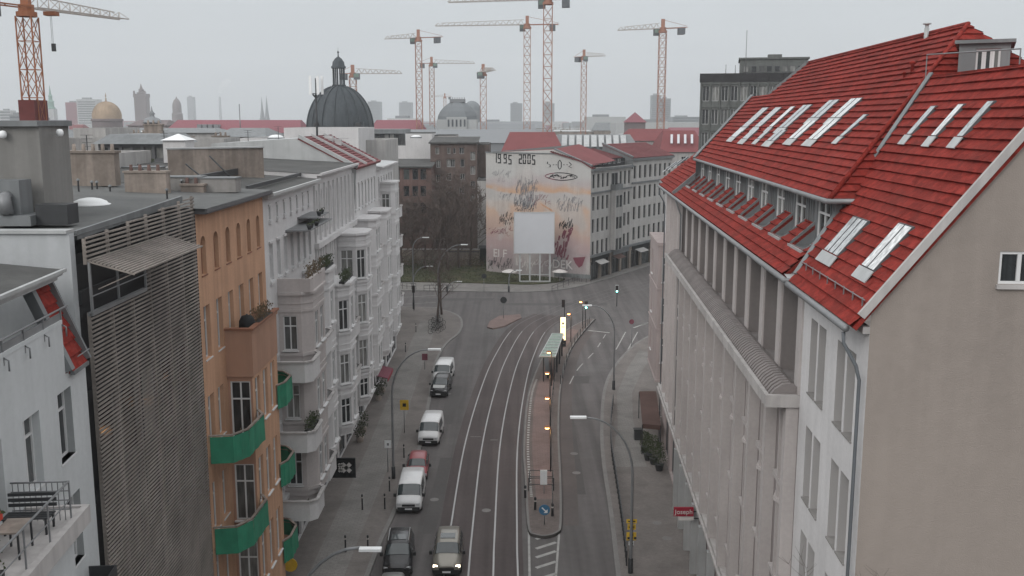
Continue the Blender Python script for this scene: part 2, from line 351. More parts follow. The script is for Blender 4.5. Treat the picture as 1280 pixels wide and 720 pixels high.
def window(parent, fr, a, b, c, e, d, style='std', label=None):
    """window part (frame mesh) with a pane sub-part; origin at sill centre, local x along wall, y outward"""
    w, h = round(b - a, 2), round(e - c, 2); key = (w, h, style, fr.flip)
    if key not in WIN:
        sg = -1 if fr.flip else 1
        mb = MB(); t = .07; x0, x1 = -w / 2, w / 2
        yy = lambda v: v * -sg
        fm = {'std': 'frame_white', 'brown': 'frame_brown', 'grey': 'frame_grey', 'shop': 'frame_grey', 'far': 'frame_white', 'plain': 'frame_white', 'sash': 'frame_white', 'old': 'frame_grey'}[style]
        def bx(p, q, y0=0, y1=.07): mb.box((p[0], min(yy(y0), yy(y1)), p[1]), (q[0], max(yy(y0), yy(y1)), q[1]))
        if style == 'far': t = .05
        bx((x0, 0), (x0 + t, h)); bx((x1 - t, 0), (x1, h)); bx((x0 + t, 0), (x1 - t, t)); bx((x0 + t, h - t), (x1 - t, h))
        if style in ('std', 'brown', 'sash'):
            if w > .75 and style != 'sash': bx((-.035, t), (.035, h - t))
            bx((x0 + t, h * .68), (-.035 if (w > .75 and style != 'sash') else x1 - t, h * .68 + .07))
            if w > .75 and style != 'sash': bx((.035, h * .68), (x1 - t, h * .68 + .07))
        if style == 'far' and w > .7: bx((-.025, t), (.025, h - t))
        if style == 'shop':
            k = max(1, int(w / 1.4))
            for i in range(1, k): bx((x0 + w * i / k - .03, t), (x0 + w * i / k + .03, h - t))
            bx((x0 + t, h * .78), (x0 + w / k - .03, h * .78 + .05)) if k > 1 else None
        if style in ('std', 'brown', 'sash'): bx((x0 - .06, -.06), (x1 + .06, -.002), .02, .3)
        fme = mb.data(fm, name='window_frame')
        pm = MB(); yv = yy(.02); pm.quad((x0 + t * .5, yv, t * .5), (x1 - t * .5, yv, t * .5), (x1 - t * .5, yv, h - t * .5), (x0 + t * .5, yv, h - t * .5))
        pme = pm.data('glass_dark' if style in ('shop', 'old') else 'glass', name='pane')
        WIN[key] = (fme, pme)
    fme, pme = WIN[key]; r = parent
    while r.parent is not None: r = r.parent
    L0 = ROOT[r.name]
    o = newobj('window', fme, parent, fr.P((a + b) / 2, d, c) - L0); o.rotation_euler = (0, 0, fr.rot)
    if fr.flip: pass
    newobj('pane', pme, o)
    return o
def clip(poly, n, k):
    """clip 2d polygon to n.p <= k"""
    out = []
    for i in range(len(poly)):
        a, b = poly[i], poly[(i + 1) % len(poly)]; da = a[0] * n[0] + a[1] * n[1] - k; db = b[0] * n[0] + b[1] * n[1] - k
        if da <= 1e-9: out.append(a)
        if (da < -1e-9 and db > 1e-9) or (da > 1e-9 and db < -1e-9):
            t = da / (da - db); out.append((a[0] + (b[0] - a[0]) * t, a[1] + (b[1] - a[1]) * t))
    return out
RT = random.Random(3)
def tiles(mb, pts, course=.37, lift=.075, thick=.12):
    """tiled roof plane through 3d points: overlapping courses, each with a raised lower edge"""
    P3 = [Vector(p) for p in pts]; n = (P3[1] - P3[0]).cross(P3[2] - P3[0]).normalized()
    if n.z < 0: n = -n
    h = Vector((0, 0, 1)).cross(n)
    h = h.normalized() if h.length > 1e-4 else Vector((1, 0, 0)); up = n.cross(h).normalized(); 
    if up.z < 0: up = -up
    o = P3[0]; q = [((p - o).dot(h), (p - o).dot(up)) for p in P3]
    lo = min(p[1] for p in q); hi = max(p[1] for p in q); fr = mb.fr; mb.fr = None; k = lo; i = 0
    while k < hi - 1e-3:
        s = clip(clip(q, (0, -1), -k), (0, 1), min(k + course, hi))
        if len(s) >= 3:
            # subdivide along the course so that each run of tiles sits a little uneven
            def lf(y): return lift * (1 - (y - k) / course) + .006
            sx0, sx1 = min(p[0] for p in s), max(p[0] for p in s); nb_ = max(1, min(40, int((sx1 - sx0) / .95)))
            for j in range(nb_):
                ja, jb = sx0 + (sx1 - sx0) * j / nb_, sx0 + (sx1 - sx0) * (j + 1) / nb_; s2 = clip(clip(s, (-1, 0), -ja), (1, 0), jb)
                if len(s2) < 3: continue
                jt = RT.uniform(-.014, .016); mb.add([tuple(o + h * x + up * y + n * (lf(y) + jt * (1 - (y - k) / course))) for x, y in s2], [list(range(len(s2)))])
                low = [p for p in s2 if abs(p[1] - k) < 1e-4]
                if len(low) >= 2:
                    xa, xb = min(p[0] for p in low), max(p[0] for p in low)
                    mb.add([tuple(o + h * xa + up * k + n * (lift + .006 + jt)), tuple(o + h * xb + up * k + n * (lift + .006 + jt)), tuple(o + h * xb + up * k - n * .02), tuple(o + h * xa + up * k - n * .02)], [(0, 1, 2, 3)])
        k += course; i += 1
    mb.slab([tuple(p - n * .03) for p in P3], -n, thick); mb.fr = fr
    return n
def text_mesh(txt, size, depth=.01):
    c = bpy.data.curves.new('t', 'FONT'); c.body = txt; c.size = size; c.extrude = depth; c.align_x = 'CENTER'; c.align_y = 'CENTER'
    o = bpy.data.objects.new('t', c); COL.objects.link(o); dg = bpy.context.evaluated_depsgraph_get(); me = bpy.data.meshes.new_from_object(o.evaluated_get(dg))
    bpy.data.objects.remove(o); return me
# ================================================================= ground and streets
def struct(name, mb, m): 
    o = mb.build(name, m); o['kind'] = 'structure'; return o
mb = MB(); mb.quad((-4000, -300, -.03), (4000, -300, -.03), (4000, 7000, -.03), (-4000, 7000, -.03)); struct('ground', mb, 'ground')
mb = MB()
mb.quad((-16, 10, 0), (20, 10, 0), (20, 178, 0), (-16, 178, 0)); mb.quad((-120, 128, .0), (-16, 128, .0), (-16, 165, 0), (-120, 165, 0)); mb.quad((20, 100, 0), (160, 100, 0), (160, 330, 0), (20, 178, 0))
struct('road', mb, 'asphalt')
curbL = [(-9.3, 10), (-8.9, 45), (-8.6, 59), (-8.2, 66), (-7.7, 79), (-8.1, 94), (-8.6, 108), (-8.1, 118), (-6.9, 124), (-6.7, 130), (-7.6, 136), (-10.5, 140.5), (-16, 142.5), (-60, 146)]
def sheet_with_kerb(name, poly, z, m, kerb_edge, kn='kerb'):
    mb = MB(); mb.add([(x, y, z) for x, y in poly], [list(range(len(poly)))]); struct(name, mb, m)
    kb = MB()
    for (a, b) in zip(kerb_edge[:-1], kerb_edge[1:]):
        A, B = Vector((*a, 0)), Vector((*b, 0)); t = (B - A).normalized(); n = Vector((-t.y, t.x, 0))
        kb.prism([tuple((A - n * .15)[:2]), tuple((B - n * .15)[:2]), tuple((B + n * .15)[:2]), tuple((A + n * .15)[:2])], -.02, z + .012)
    struct(kn, kb, 'kerb')
def smooth(pts, n=4):
    P_ = [Vector((*p[:2], 0)) for p in pts]; out = []
    for i in range(len(P_) - 1):
        p0, p1, p2, p3 = P_[max(i - 1, 0)], P_[i], P_[i + 1], P_[min(i + 2, len(P_) - 1)]
        for k in range(n):
            t = k / n; q = .5 * ((2 * p1) + (p2 - p0) * t + (2 * p0 - 5 * p1 + 4 * p2 - p3) * t * t + (3 * p1 - p0 - 3 * p2 + p3) * t ** 3); out.append((q.x, q.y))
    out.append((P_[-1].x, P_[-1].y)); return out
cl = smooth(curbL); sheet_with_kerb('pavement', cl + [(-60, 10)], .12, 'paving', cl)
# slab walking strip of the left pavement
sb = MB(); inner = [(-12.3, 10), (-12.2, 59), (-12.0, 79), (-12.2, 100), (-12.4, 120), (-12.4, 132)]; outer = [(-10.1, 132), (-10.0, 120), (-9.9, 100), (-9.6, 79), (-10.0, 59), (-10.2, 10)]
sb.add([(x, y, .126) for x, y in inner + outer], [list(range(12))]); struct('footpath', sb, 'paving_slab')
curbR = [(5.2, 10), (5.9, 45), (6.4, 56), (6.9, 65.7), (7.3, 75.5), (7.9, 84), (9.2, 96), (10.9, 105), (13.6, 114), (16.5, 121), (21, 127), (30, 131), (90, 150)]
cr = smooth(curbR); sheet_with_kerb('pavement', cr + [(90, 10)], .12, 'paving', cr)
sb = MB(); a = [(7.5, 60), (8.6, 80), (9.6, 84), (10.6, 96), (12.6, 106), (15.5, 115)]; b = [(17.0, 113.5), (14.4, 106), (12.4, 96), (11.0, 86), (10.4, 78), (9.6, 74.5), (8.0, 74.5)]
aa = [(8.0, 74.5), (8.3, 78), (9.3, 84), (10.5, 96), (12.7, 106), (15.0, 114.5)]; bb = [(16.6, 113), (14.2, 105), (12.0, 96), (11.0, 87), (10.8, 80), (10.6, 74.5)]
sb.add([(x, y, .126) for x, y in aa + bb], [list(range(12))]); struct('footpath', sb, 'paving_slab')
# tram tracks
rails = [[(-4.0, 10), (-4.05, 45), (-4.1, 56.4), (-4.12, 61.7), (-4.0, 79.4), (-3.25, 96.4), (-2.0, 112), (.4, 128.5), (4.6, 139), (11, 151), (22, 167), (50, 205)]]
for k in (1, 2, 3):
    o = [0, 1.47, 2.97, 4.45][k]; base = [Vector((*p, 0)) for p in rails[0]]; r = []
    for i, p in enumerate(base):
        t = (base[min(i + 1, len(base) - 1)] - base[max(i - 1, 0)]).normalized(); q = p + Vector((t.y, -t.x, 0)) * o; r.append((q.x, q.y))
    rails.append(r)
R4 = [smooth(r, 6) for r in rails]
tb = MB()
for (p, q) in zip(zip(R4[0][:-1], R4[0][1:]), zip(R4[3][:-1], R4[3][1:])):
    if p[0][1] > 136: break
    def ext(a, b, k):
        v = (Vector(a) - Vector(b)).normalized(); return tuple(Vector(a) + v * k)
    a0, a1 = ext(p[0], q[0], .75), ext(p[1], q[1], .75); b0, b1 = ext(q[0], p[0], .35), ext(q[1], p[1], .35)
    tb.quad((*a0, .004), (*b0, .004), (*b1, .004), (*a1, .004))
struct('track_bed', tb, 'track_bed')
rb = MB()
for r in R4:
    for off, w in ((0, .055),):
        for a, b in zip(r[:-1], r[1:]):
            A, B = Vector((*a, 0)), Vector((*b, 0)); t = (B - A).normalized(); n = Vector((-t.y, t.x, 0)) * w
            rb.quad((*(A - n)[:2], .009), (*(B - n)[:2], .009), (*(B + n)[:2], .009), (*(A + n)[:2], .009))
            gz = n * 2.1
            
rb.m = [1 if rb.v[f[0]].y > 124 else 0 for f in rb.f]; struct('tram_rails', rb, ['rail_steel', 'rail_dull'])
# painted markings, asphalt patches
pb = MB()
def line(mb, a, b, w=.12, z=.008):
    A, B = Vector((*a[:2], 0)), Vector((*b[:2], 0)); t = (B - A).normalized(); n = Vector((-t.y, t.x, 0)) * w / 2
    mb.quad((*(A - n)[:2], z), (*(B - n)[:2], z), (*(B + n)[:2], z), (*(A + n)[:2], z))
def dash(mb, pts, L=3, gap=6, w=.12):
    s = smooth(pts, 12); acc = 0
    for a, b in zip(s[:-1], s[1:]):
        d = (Vector(b) - Vector(a)).length
        if acc % (L + gap) < L: line(mb, a, b, w)
        acc += d
g = lambda x, y: tuple(G(x, y)[:2])
dash(pb, [g(712, 480), g(722, 462), g(735, 448), g(745, 437), g(757, 418)], 3, 2.6)
line(pb, g(735, 413), g(762, 416), .35); line(pb, g(770, 437), g(782, 415), .14); line(pb, g(785, 437), g(797, 415), .14)
line(pb, g(613, 550), g(622, 550), .06) 
line(pb, g(661, 665), g(662, 719), .14); line(pb, g(699, 665), g(695, 719), .14); line(pb, g(662, 719), g(662, 760), .14); line(pb, g(695, 719), g(693, 760), .14)
for y in (671, 683, 694, 707, 722, 740): line(pb, g(670, y + 3), g(695, y - 5), .28)
line(pb, g(588, 546), g(601, 546), .05); line(pb, g(500, 372), g(548, 369), .12); line(pb, g(490, 381), g(545, 378), .12)
for k in range(5): line(pb, (16 + k * 1.2, 128 + k * 1.5), (18.5 + k * 1.2, 131.5 + k * 1.5), .3)
struct('road_markings', pb, 'paint_line')
rp = MB(); rp.mi = 0
for x0, y0, x1, y1 in ((-6.6, 86, -5.4, 99), (4.2, 69, 5.4, 92), (-6, 62, -5.1, 77), (6, 100, 8, 103), (-2, 144, 14, 146), (-14, 148, -3, 150)):
    rp.quad((x0, y0, .005), (x1, y0, .005), (x1 + .3, y1, .005), (x0 + .2, y1, .005))
struct('road_patches', rp, 'asphalt_patch')
_i = [(3.36, 63.4), (3.76, 72), (4.16, 84), (5.16, 99.8), (6.95, 114.2), (9.4, 125.5)]; rs = MB(); _s = smooth(_i, 5)
for a, b in zip(_s[:-1], _s[1:]): rs.quad((a[0] + .05, a[1], .0055), (a[0] + 1.15, a[1] - .1, .0055), (b[0] + 1.15, b[1] - .1, .0055), (b[0] + .05, b[1], .0055))
struct('cycle_lane', rs, 'asphalt_red')
mh = MB()
for x, y in ((-5.6, 68), (5.1, 78), (5.0, 73.5), (-1.8, 66), (3.2, 50), (9.8, 63.5), (10.1, 61), (-6.4, 96)): mh.lathe((x, y, .135 if x > 9 else .010), [(.0, 0), (.33, 0)], 12)
struct('manhole_covers', mh, 'kerb')
# platform island
isl = smooth([(1.25, 61.6), (1.03, 63.2), (.97, 72), (.94, 79.4), (1.5, 93.8), (2.83, 106.5), (4.6, 117), (7.3, 126.5), (10.2, 133)], 4)
isr = smooth([(11.4, 133.2), (9.4, 125.5), (6.9, 114.2), (5.15, 99.8), (4.15, 84), (3.75, 72), (3.35, 63.4), (3.0, 61.8), (2.1, 61.2), (1.25, 61.6)], 4)
ip = isl + isr[:-1]
mb = MB(); mb.prism(ip, -.02, .20); struct('island', mb, 'island_paving')
kb = MB()
for a, b in zip(ip, ip[1:] + ip[:1]): 
    A, B = Vector((*a, 0)), Vector((*b, 0)); t = (B - A).normalized(); n = Vector((-t.y, t.x, 0))
    kb.prism([tuple((A)[:2]), tuple((B)[:2]), tuple((B + n * -.16)[:2]), tuple((A + n * -.16)[:2])], -.02, .215)
struct('island_kerb', kb, 'kerb')
pl = [(x + (.75 if y < 110 else .4), y) for x, y in isl if 68 < y < 128]; pr_ = [(x - .75, y) for x, y in isr if 68 < y < 127]
pl = [(1.72, 67.6)] + pl; pr_ = pr_ + [(2.95, 67.6)]
mb = MB(); mb.add([(x, y, .206) for x, y in pl + pr_], [list(range(len(pl + pr_)))]); struct('platform', mb, 'platform_paving')
tk = MB()   # tactile studs strip along the platform edge
for (x, y) in smooth([(p[0] - .38, p[1]) for p in pl if p[1] < 100], 6):
    pass
sp_ = smooth([(1.40, 68), (1.33, 79.4), (1.88, 93.8), (2.6, 101)], 22)
acc = 0
for a, b in zip(sp_[:-1], sp_[1:]):
    A, B = Vector(a), Vector(b); d = B - A; m_ = (A + B) / 2
    tk.quad((m_.x - .1, m_.y - d.length * .28, .211), (m_.x + .1, m_.y - d.length * .28, .211), (m_.x + .1, m_.y + d.length * .28, .211), (m_.x - .1, m_.y + d.length * .28, .211))
struct('tactile_paving', tk, 'paint_line')
# small crossing island
ci = [g(609, 410), g(612, 403), g(624, 396), g(650, 394), g(652, 398), g(630, 409), g(616, 412)]
mb = MB(); mb.prism(ci, -.02, .16); struct('traffic_island', mb, 'platform_paving')
# far pavement and the green plot
far = [(-120, 150), (-30, 156.5), (-5, 155.5), (3, 155.5), (9, 158.5), (16, 168), (25.5, 184), (40, 206), (90, 290)]
fb = [(90, 330), (20, 330), (10, 171), (5, 168), (-60, 168), (-120, 164)]
sheet_with_kerb('pavement', smooth(far) + fb, .12, 'paving_slab', smooth(far))
mb = MB(); gr = smooth([(-60, 166), (-20, 164.8), (-4, 163), (3, 162.0), (7.5, 164.2), (9.0, 167)]) + [(9.0, 178), (-4, 200), (-60, 215)]
mb.prism(gr, 0, .3, bottom=False); o = mb.build('lawn', 'grass'); o['kind'] = 'structure'
gb = MB()
for i in range(5200):
    x = random.uniform(-26, 9); y = random.uniform(163.3, 182)
    if x > 4 and y < 164.5: continue
    h = random.uniform(.06, .22); a = random.uniform(0, pi); w = .09
    gb.quad((x - w * cos(a), y - w * sin(a), .29), (x + w * cos(a), y + w * sin(a), .29), (x + random.uniform(-.1, .1), y, .3 + h))
o = gb.build('grass', 'grass'); tag(o, 'short rough winter grass on the empty corner plot', 'grass', kind='stuff')

# ================================================================= the long red roofed building on the right
FR = Fr((9.327, 25.3), to=(9.327 + .058 * 100, 125.3), flip=True); UL = 54.6 / cos(atan2(.05, 1))   # far end near Y = 80
SC = 1 / FR.u.y
def U(Y): return (Y - 25.3) * SC
RB = thing('apartment_building', (9.4, 25.3, 0), 'long cream building with steep red tiled roof and ribbed canopy ledge', 'building')
ZG, ZL = 21.8, 17.7
uS = U(32.5); uE = U(80.5)
main = MB(FR)
# gable segment: paired deep windows over five floors
ops = []; rows = [(18.2, 20.7), (14.6, 17.1), (11.0, 13.5), (7.4, 9.9)]
for z0, z1 in rows:
    for uc in (2.0, 5.2): ops += [(uc - .95, uc - .10, z0, z1), (uc + .10, uc + .95, z0, z1)]
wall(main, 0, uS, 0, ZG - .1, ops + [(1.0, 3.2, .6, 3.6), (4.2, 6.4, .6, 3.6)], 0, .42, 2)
wm = MB(FR); 
for o_ in ops: window(RB, FR, *o_[:4], -.38, 'sash'); sl = MB(FR); sl.box((o_[0] - .02, -.36, o_[2] - .02), (o_[1] + .02, .05, o_[2] + .03)); sl.build('sill', 'concrete', RB)
for o_ in ((1.0, 3.2, .6, 3.6), (4.2, 6.4, .6, 3.6)): window(RB, FR, *o_, -.38, 'shop')
# ledge segment
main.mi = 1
uL = U(69); nb = 11; bw = (uL - uS) / nb; ops2 = []; opsh = []
for i in range(nb):
    a = uS + bw * i
    ops2.append((a + .80, a + bw - .12, 17.9, 21.2))
    for z0, z1 in ((14.3, 16.7), (10.6, 13.2), (6.9, 9.5)):
        ops2 += [(a + .95, a + 1.75, z0, z1), (a + 1.95, a + 2.75, z0, z1)]
    opsh.append((a + .75, a + bw - .25, .35, 4.2))
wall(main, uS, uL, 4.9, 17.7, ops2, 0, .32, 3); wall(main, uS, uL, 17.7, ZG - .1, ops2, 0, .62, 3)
for o_ in ops2: window(RB, FR, *o_[:4], -.62 if o_[2] > 17.8 else -.32, 'std' if o_[2] > 17.8 else 'sash')
# plain end bay segment
main.mi = 0
ops3 = []
for i in range(4):
    a = uL + .5 + i * 2.75
    for z0, z1 in ((18.1, 20.6), (14.4, 16.8), (10.8, 13.2), (7.1, 9.5)): ops3.append((a + .7, a + 1.7, z0, z1))
wall(main, uL, uE, 4.9, ZG - .1, ops3, 0, .3)
for o_ in ops3: window(RB, FR, *o_[:4], -.3, 'std')
main.mi = 1
def pilaster(i, a):
    p = MB(FR)
    if i < nb: p.box((a + .0, 0, ZL + .12), (a + .68, .06, ZG - .38)); p.box((a + .10, 0, 5.3), (a + .50, .42, ZL - .33))
    else: p.box((a - .3, 0, 5.3), (a + .2, .30, ZL - .33))
    p.build('pilaster', 'pier', RB)
for i in range(nb + 1):   # pilasters: fat boxes above the ledge, thin and full height below
    a = uS + bw * i
    pilaster(i, a)
    if i < nb:
        for z0, z1 in ((14.3, 16.7), (10.6, 13.2), (6.9, 9.5)):
            pil = MB(FR); pil.box((a + 1.78, 0, z0 - .15), (a + 1.92, .16, z1 + .1))
            pil.box((a + .9, 0, z0 - .28), (a + 2.8, .22, z0 - .10)); pil.build('window_trim', 'pier', RB)
        for z1 in (10.15, 13.85): pil = MB(FR); pil.box((a + .95, .0, z1 - .28), (a + 2.75, .05, z1)); pil.build('spandrel', 'plaster_warm', RB)
        pil = MB(FR); pil.box((a + 1.79, 0, 5.35), (a + 1.91, .24, ZL - .35)); pil.build('mullion_pier', 'pier', RB); pil = MB(FR); pil.prism([(a + .85, .0), (a + 1.85, .34), (a + 2.85, .0)], 13.35, 13.49); pil.build('window_pediment', 'plaster_warm', RB)
for i in range(4): pil = MB(FR); pil.box((uL + .25 + i * 2.75, 0, 5.3), (uL + .55 + i * 2.75, .26, ZG - .38)); pil.build('pilaster', 'plaster_warm', RB)
# ledge: white coping strip at the front, fascia, end block
led = MB(FR); led.box((uS - .02, .0, ZL - .32), (uL, 1.13, ZL - .06)); led.box((uS - .02, 1.0, ZL - .06), (uL, 1.15, ZL + .10)); led.box((uS - .02, .0, ZL - .06), (uS + .16, 1.0, ZL + .10)); led.box((uL - .16, .0, ZL - .06), (uL, 1.0, ZL + .10))
led.box((uS, .0, ZG - .36), (uE, .30, ZG - .12)); led.box((0, 0, ZG - .3), (uS, .18, ZG - .12))
# low shopfront cornice
led.box((uS - 1.2, 0, 4.9), (uE, .42, 5.05)); led.box((uS - 1.2, 0, 5.05), (uE, .32, 5.32)); led.box((uS - 1.2, 0, 4.55), (uE, .2, 4.9))
rib = MB(FR)
n = int((uL - uS) / .33)
for i in range(n):    # curved ribs of the canopy, arched in section
    a = uS + .25 + i * (uL - uS - .4) / n; pts = [(.07, ZL + .34), (.26, ZL + .45), (.52, ZL + .42), (.78, ZL + .24), (.98, ZL - .02)]
    for p, q in zip(pts[:-1], pts[1:]): rib.quad((a, p[0], p[1]), (a + .17, p[0], p[1]), (a + .17, q[0], q[1]), (a, q[0], q[1])); rib.quad((a, p[0], p[1]), (a, q[0], q[1]), (a, q[0], q[1] - .12), (a, p[0], p[1] - .12)); rib.quad((a + .17, p[0], p[1]), (a + .17, q[0], q[1]), (a + .17, q[0], q[1] - .12), (a + .17, p[0], p[1] - .12))
rib.prism([(uS + .16, .02), (uS + .3, .02), (uS + .3, .8), (uS + .16, .8)], ZL + .0, ZL + .12); rib.add([(uS + .2, q[0], q[1] + .01) for q in [(.07, ZL - .05), (.07, ZL + .34), (.26, ZL + .45), (.52, ZL + .42), (.78, ZL + .24), (.98, ZL - .05)]], [(0, 1, 2, 3, 4, 5)])
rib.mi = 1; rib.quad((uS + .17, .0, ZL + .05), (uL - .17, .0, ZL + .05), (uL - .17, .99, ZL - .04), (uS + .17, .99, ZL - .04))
# gable wall polygon, with window opening, facing the camera
GE = Fr((9.327, 25.3), ang=atan2(-.058, 1))
gw = MB(GE); zr = 28.55; dr = 4.95
gops = [(3.55, 4.75, 22.35, 23.4)]
u_w, z_w = GE.at(1247, 355); gops = [(u_w, u_w + 1.3, z_w, z_w + .84)]
def slope_z(x): return ZG - .16 + (zr - ZG) * (x + .5) / (dr + .5)
wall(gw, 0, 11, 0, ZG - .05, gops, 0, .16)
# gable top in columns around the window
N_ = 12; xs_ = sorted([11.0 * i / N_ for i in range(N_ + 1)] + [gops[0][0], gops[0][1]])
for a, b in zip(xs_[:-1], xs_[1:]):
    za, zb = min(slope_z(a), zr), min(slope_z(b), zr); o_ = gops[0]
    if o_[0] - .001 <= a and b <= o_[1] + .001: gw.quad((a, 0, ZG - .05), (b, 0, ZG - .05), (b, 0, o_[2]), (a, 0, o_[2])); gw.quad((a, 0, o_[3]), (b, 0, o_[3]), (b, 0, zb), (a, 0, za)); gw.quad((a, 0, o_[2]), (b, 0, o_[2]), (b, -.16, o_[2]), (a, -.16, o_[2])); gw.quad((a, 0, o_[3]), (b, 0, o_[3]), (b, -.16, o_[3]), (a, -.16, o_[3]))
    else: gw.quad((a, 0, ZG - .05), (b, 0, ZG - .05), (b, 0, zb), (a, 0, za))
for x_ in gops[0][:2]: gw.quad((x_, 0, gops[0][2]), (x_, -.16, gops[0][2]), (x_, -.16, gops[0][3]), (x_, 0, gops[0][3]))
gw.quad((11, 0, 0), (11, -10, 0), (11, -10, zr), (11, 0, zr))
gw.build('gable_wall', 'gable_beige', RB)
ww = window(RB, GE, *gops[0], -.1, 'plain'); mu_ = MB(GE); mu_.box((u_w + .46, -.1, z_w + .06), (u_w + .56, -.03, z_w + .78)); mu_.build('mullion', 'frame_white', RB)
sl = MB(GE); sl.box((gops[0][0] - .05, .0, gops[0][2] - .12), (gops[0][1] + .05, .1, gops[0][2] - .01)); sl.build('sill', 'stone_trim', RB)
main.build('street_wall', ['plaster_white', 'infill', 'jamb_shade', 'infill_shade'], RB)
led.build('cornice', 'stone_trim', RB)
rib.build('canopy_ledge', ['ledge_slat', 'wall_dark'], RB)
sh = MB(FR); wall(sh, uS, uE, 0, 4.9, opsh + [(uL + 1, uL + 4, .35, 4.2), (uL + 5.5, uL + 9, .35, 4.2)], -.05, .3); sh.build('shopfront', 'plaster_pink', RB)
for o_ in opsh + [(uL + 1, uL + 4, .35, 4.2), (uL + 5.5, uL + 9, .35, 4.2)]: window(RB, FR, *o_[:4], -.3, 'shop')
col_ = MB(FR)
for i in range(nb): col_ = MB(FR); col_.box((uS + bw * i + .1, 0.0, .12), (uS + bw * i + .5, .42, 4.5)); col_.build('shopfront_column', 'zinc_light', RB)
# downpipes with swan neck
for uu, z1 in ((-.05 + .25, 21.3), (U(60), 17.3), (uE - .3, 21.2)):
    dp = MB(FR); dp.tube([(uu, .62, z1 + .2), (uu, .6, z1 - .1), (uu, .25, z1 - .7), (uu, .14, z1 - 1.1), (uu, .14, .2)], .05, 8); dp.build('downpipe', 'crane_box', RB)
dp = MB(FR); dp.tube([(U(68.6), .5, 21.5), (U(68.6), .3, 20.9), (U(68.6), .14, 20.5), (U(68.6), .14, 5.4)], .06, 8); dp.build('downpipe', 'metal_grey', RB)
# roofs: lower strip with window notches (u, d negative = inwards)
def r3(u, d, z): return FR.P(u, d, z)
uB0, uB1 = U(33.6), U(69); dB = -1.15; zB0, zE = 23.25, 24.35
rf = MB(); sl_ = (zB0 - ZG) / (1.15 + .55)
def zs(d): return ZG + (.55 - d) * sl_
nn = 10; cen = [uB0 + 1.6 + i * (uB1 - uB0 - 2.2) / (nn - 1) * .985 for i in range(nn)]; hw = 1.12; dn = -.28
tiles(rf, [r3(uS + .9, .55, ZG), r3(uL + .8, .55, ZG), r3(uL + .2, dn, zs(dn)), r3(uB0 + .05, dn, zs(dn))], .36)
edges = [uB0 + .05] + [v for c in cen for v in (c - hw, c + hw)] + [uB1 + .2]
ch = MB()
for a, b in zip(edges[0::2], edges[1::2]):
    if b - a > .15: tiles(rf, [r3(a, dn, zs(dn)), r3(b, dn, zs(dn)), r3(b, dB, zB0), r3(a, dB, zB0)], .36)
tiles(rf, [r3(uL + .8, .55, ZG), r3(uE + .2, .55, ZG), r3(uE + .2, dB - 1.2, zs(dB - 1.2)), r3(uL + .8, dB - 1.2, zs(dB - 1.2))], .36)
rf.build('lower_roof', 'roof_tile_red', RB)
for c in cen:
    zf = zs(dn) - .12; ch = MB()
    for s in (-1, 1): ch.slab([tuple(r3(c + s * hw, dn + .05, zf)), tuple(r3(c + s * hw, dB, zf)), tuple(r3(c + s * hw, dB, zB0 + .1)), tuple(r3(c + s * hw, dn, zs(dn) + .08))], FR.u * s, .06)
    ch.slab([tuple(r3(c - hw, dn, zf + .02)), tuple(r3(c + hw, dn, zf + .02)), tuple(r3(c + hw, dB, zf + .02)), tuple(r3(c - hw, dB, zf + .02))], Vector((0, 0, 1)), .03); ch.build('dormer_cheek', 'zinc', RB)
    blk = MB(FR); blk.box((c - hw + .06, dn - .02, zs(dn) - .1), (c + hw - .06, dn + .12, zs(dn) + .03)); blk.build('dormer_sill', 'zinc_light', RB)
FB = Fr(tuple(FR.P(0, dB, 0)[:2]), to=tuple(FR.P(100, dB, 0)[:2]), flip=True)
bnd = MB(FB); wops = []
for c in cen: wops.append((c - .95, c + .95, zs(dn) + .0, zE - .12))
wall(bnd, uB0, uB1, zs(dn) - .2, zE + .05, wops, 0, .12)
bnd.quad((uB0, 0, ZG - .2), (uB0, -3, ZG - .2), (uB0, -3, zE + .05), (uB0, 0, zE + .05)); bnd.quad((uB1, 0, ZG - .2), (uB1, -5, ZG - .2), (uB1, -5, zE + 3), (uB1, 0, zE + .05))
for k in range(int((uB1 - uB0) / .35)):
    uu = uB0 + .15 + k * .35
    if not any(a - .08 < uu < b + .08 for a, b, _, _ in wops): bnd.box((uu, 0, zB0 - .1), (uu + .03, .05, zE - .02))
for k in range(8): bnd.box((uB0 - .05, -.2 - k * .35, ZG), (uB0, -.17 - k * .35, zE))
bnd.build('dormer_band', 'zinc', RB)
for w in wops: window(RB, FB, *w, -.12, 'std')
fl = MB(); fl.quad(*[tuple(p) for p in (r3(uS, .6, ZG + .02), r3(uS + 1.1, .5, ZG + .02), r3(uB0 + .1, dB, ZG + .06), r3(uS, -3.5, ZG + .04))]); fl.build('flat_flashing', 'zinc_light', RB)
# upper main roof
dU = dB + .32; k45 = (30.32 - zE) / 6.35
uR0, uR1 = U(40), U(66); dR = -7.5
up = MB()
zU = lambda d: zE + (dU - d) * k45
dm = dU - (28.65 - zE) / k45
poly = [r3(uB0 - .35, dU, zE), r3(uB1 + .1, dU, zE), r3(U(74), dm, 28.65), r3(U(67.7), dm, 28.65), r3(uR1, dR - .0, zU(dR)), r3(uR0, dR, zU(dR))]
tiles(up, poly, .36)
tiles(up, [r3(uB0 - .35, dU, zE), r3(uR0, dR, zU(dR)), r3(uB0 - .35, 2 * dR - dU, zE)], .36)      # hip facing the camera
up2 = [r3(uR0, dR, zU(dR)), r3(uR1, dR, zU(dR)), r3(uB1 + .1, 2 * dR - dU, zE), r3(uB0 - .35, 2 * dR - dU, zE)]
tiles(up, up2, .36)
up.build('main_roof', 'roof_tile_red', RB)
rg = MB(); 
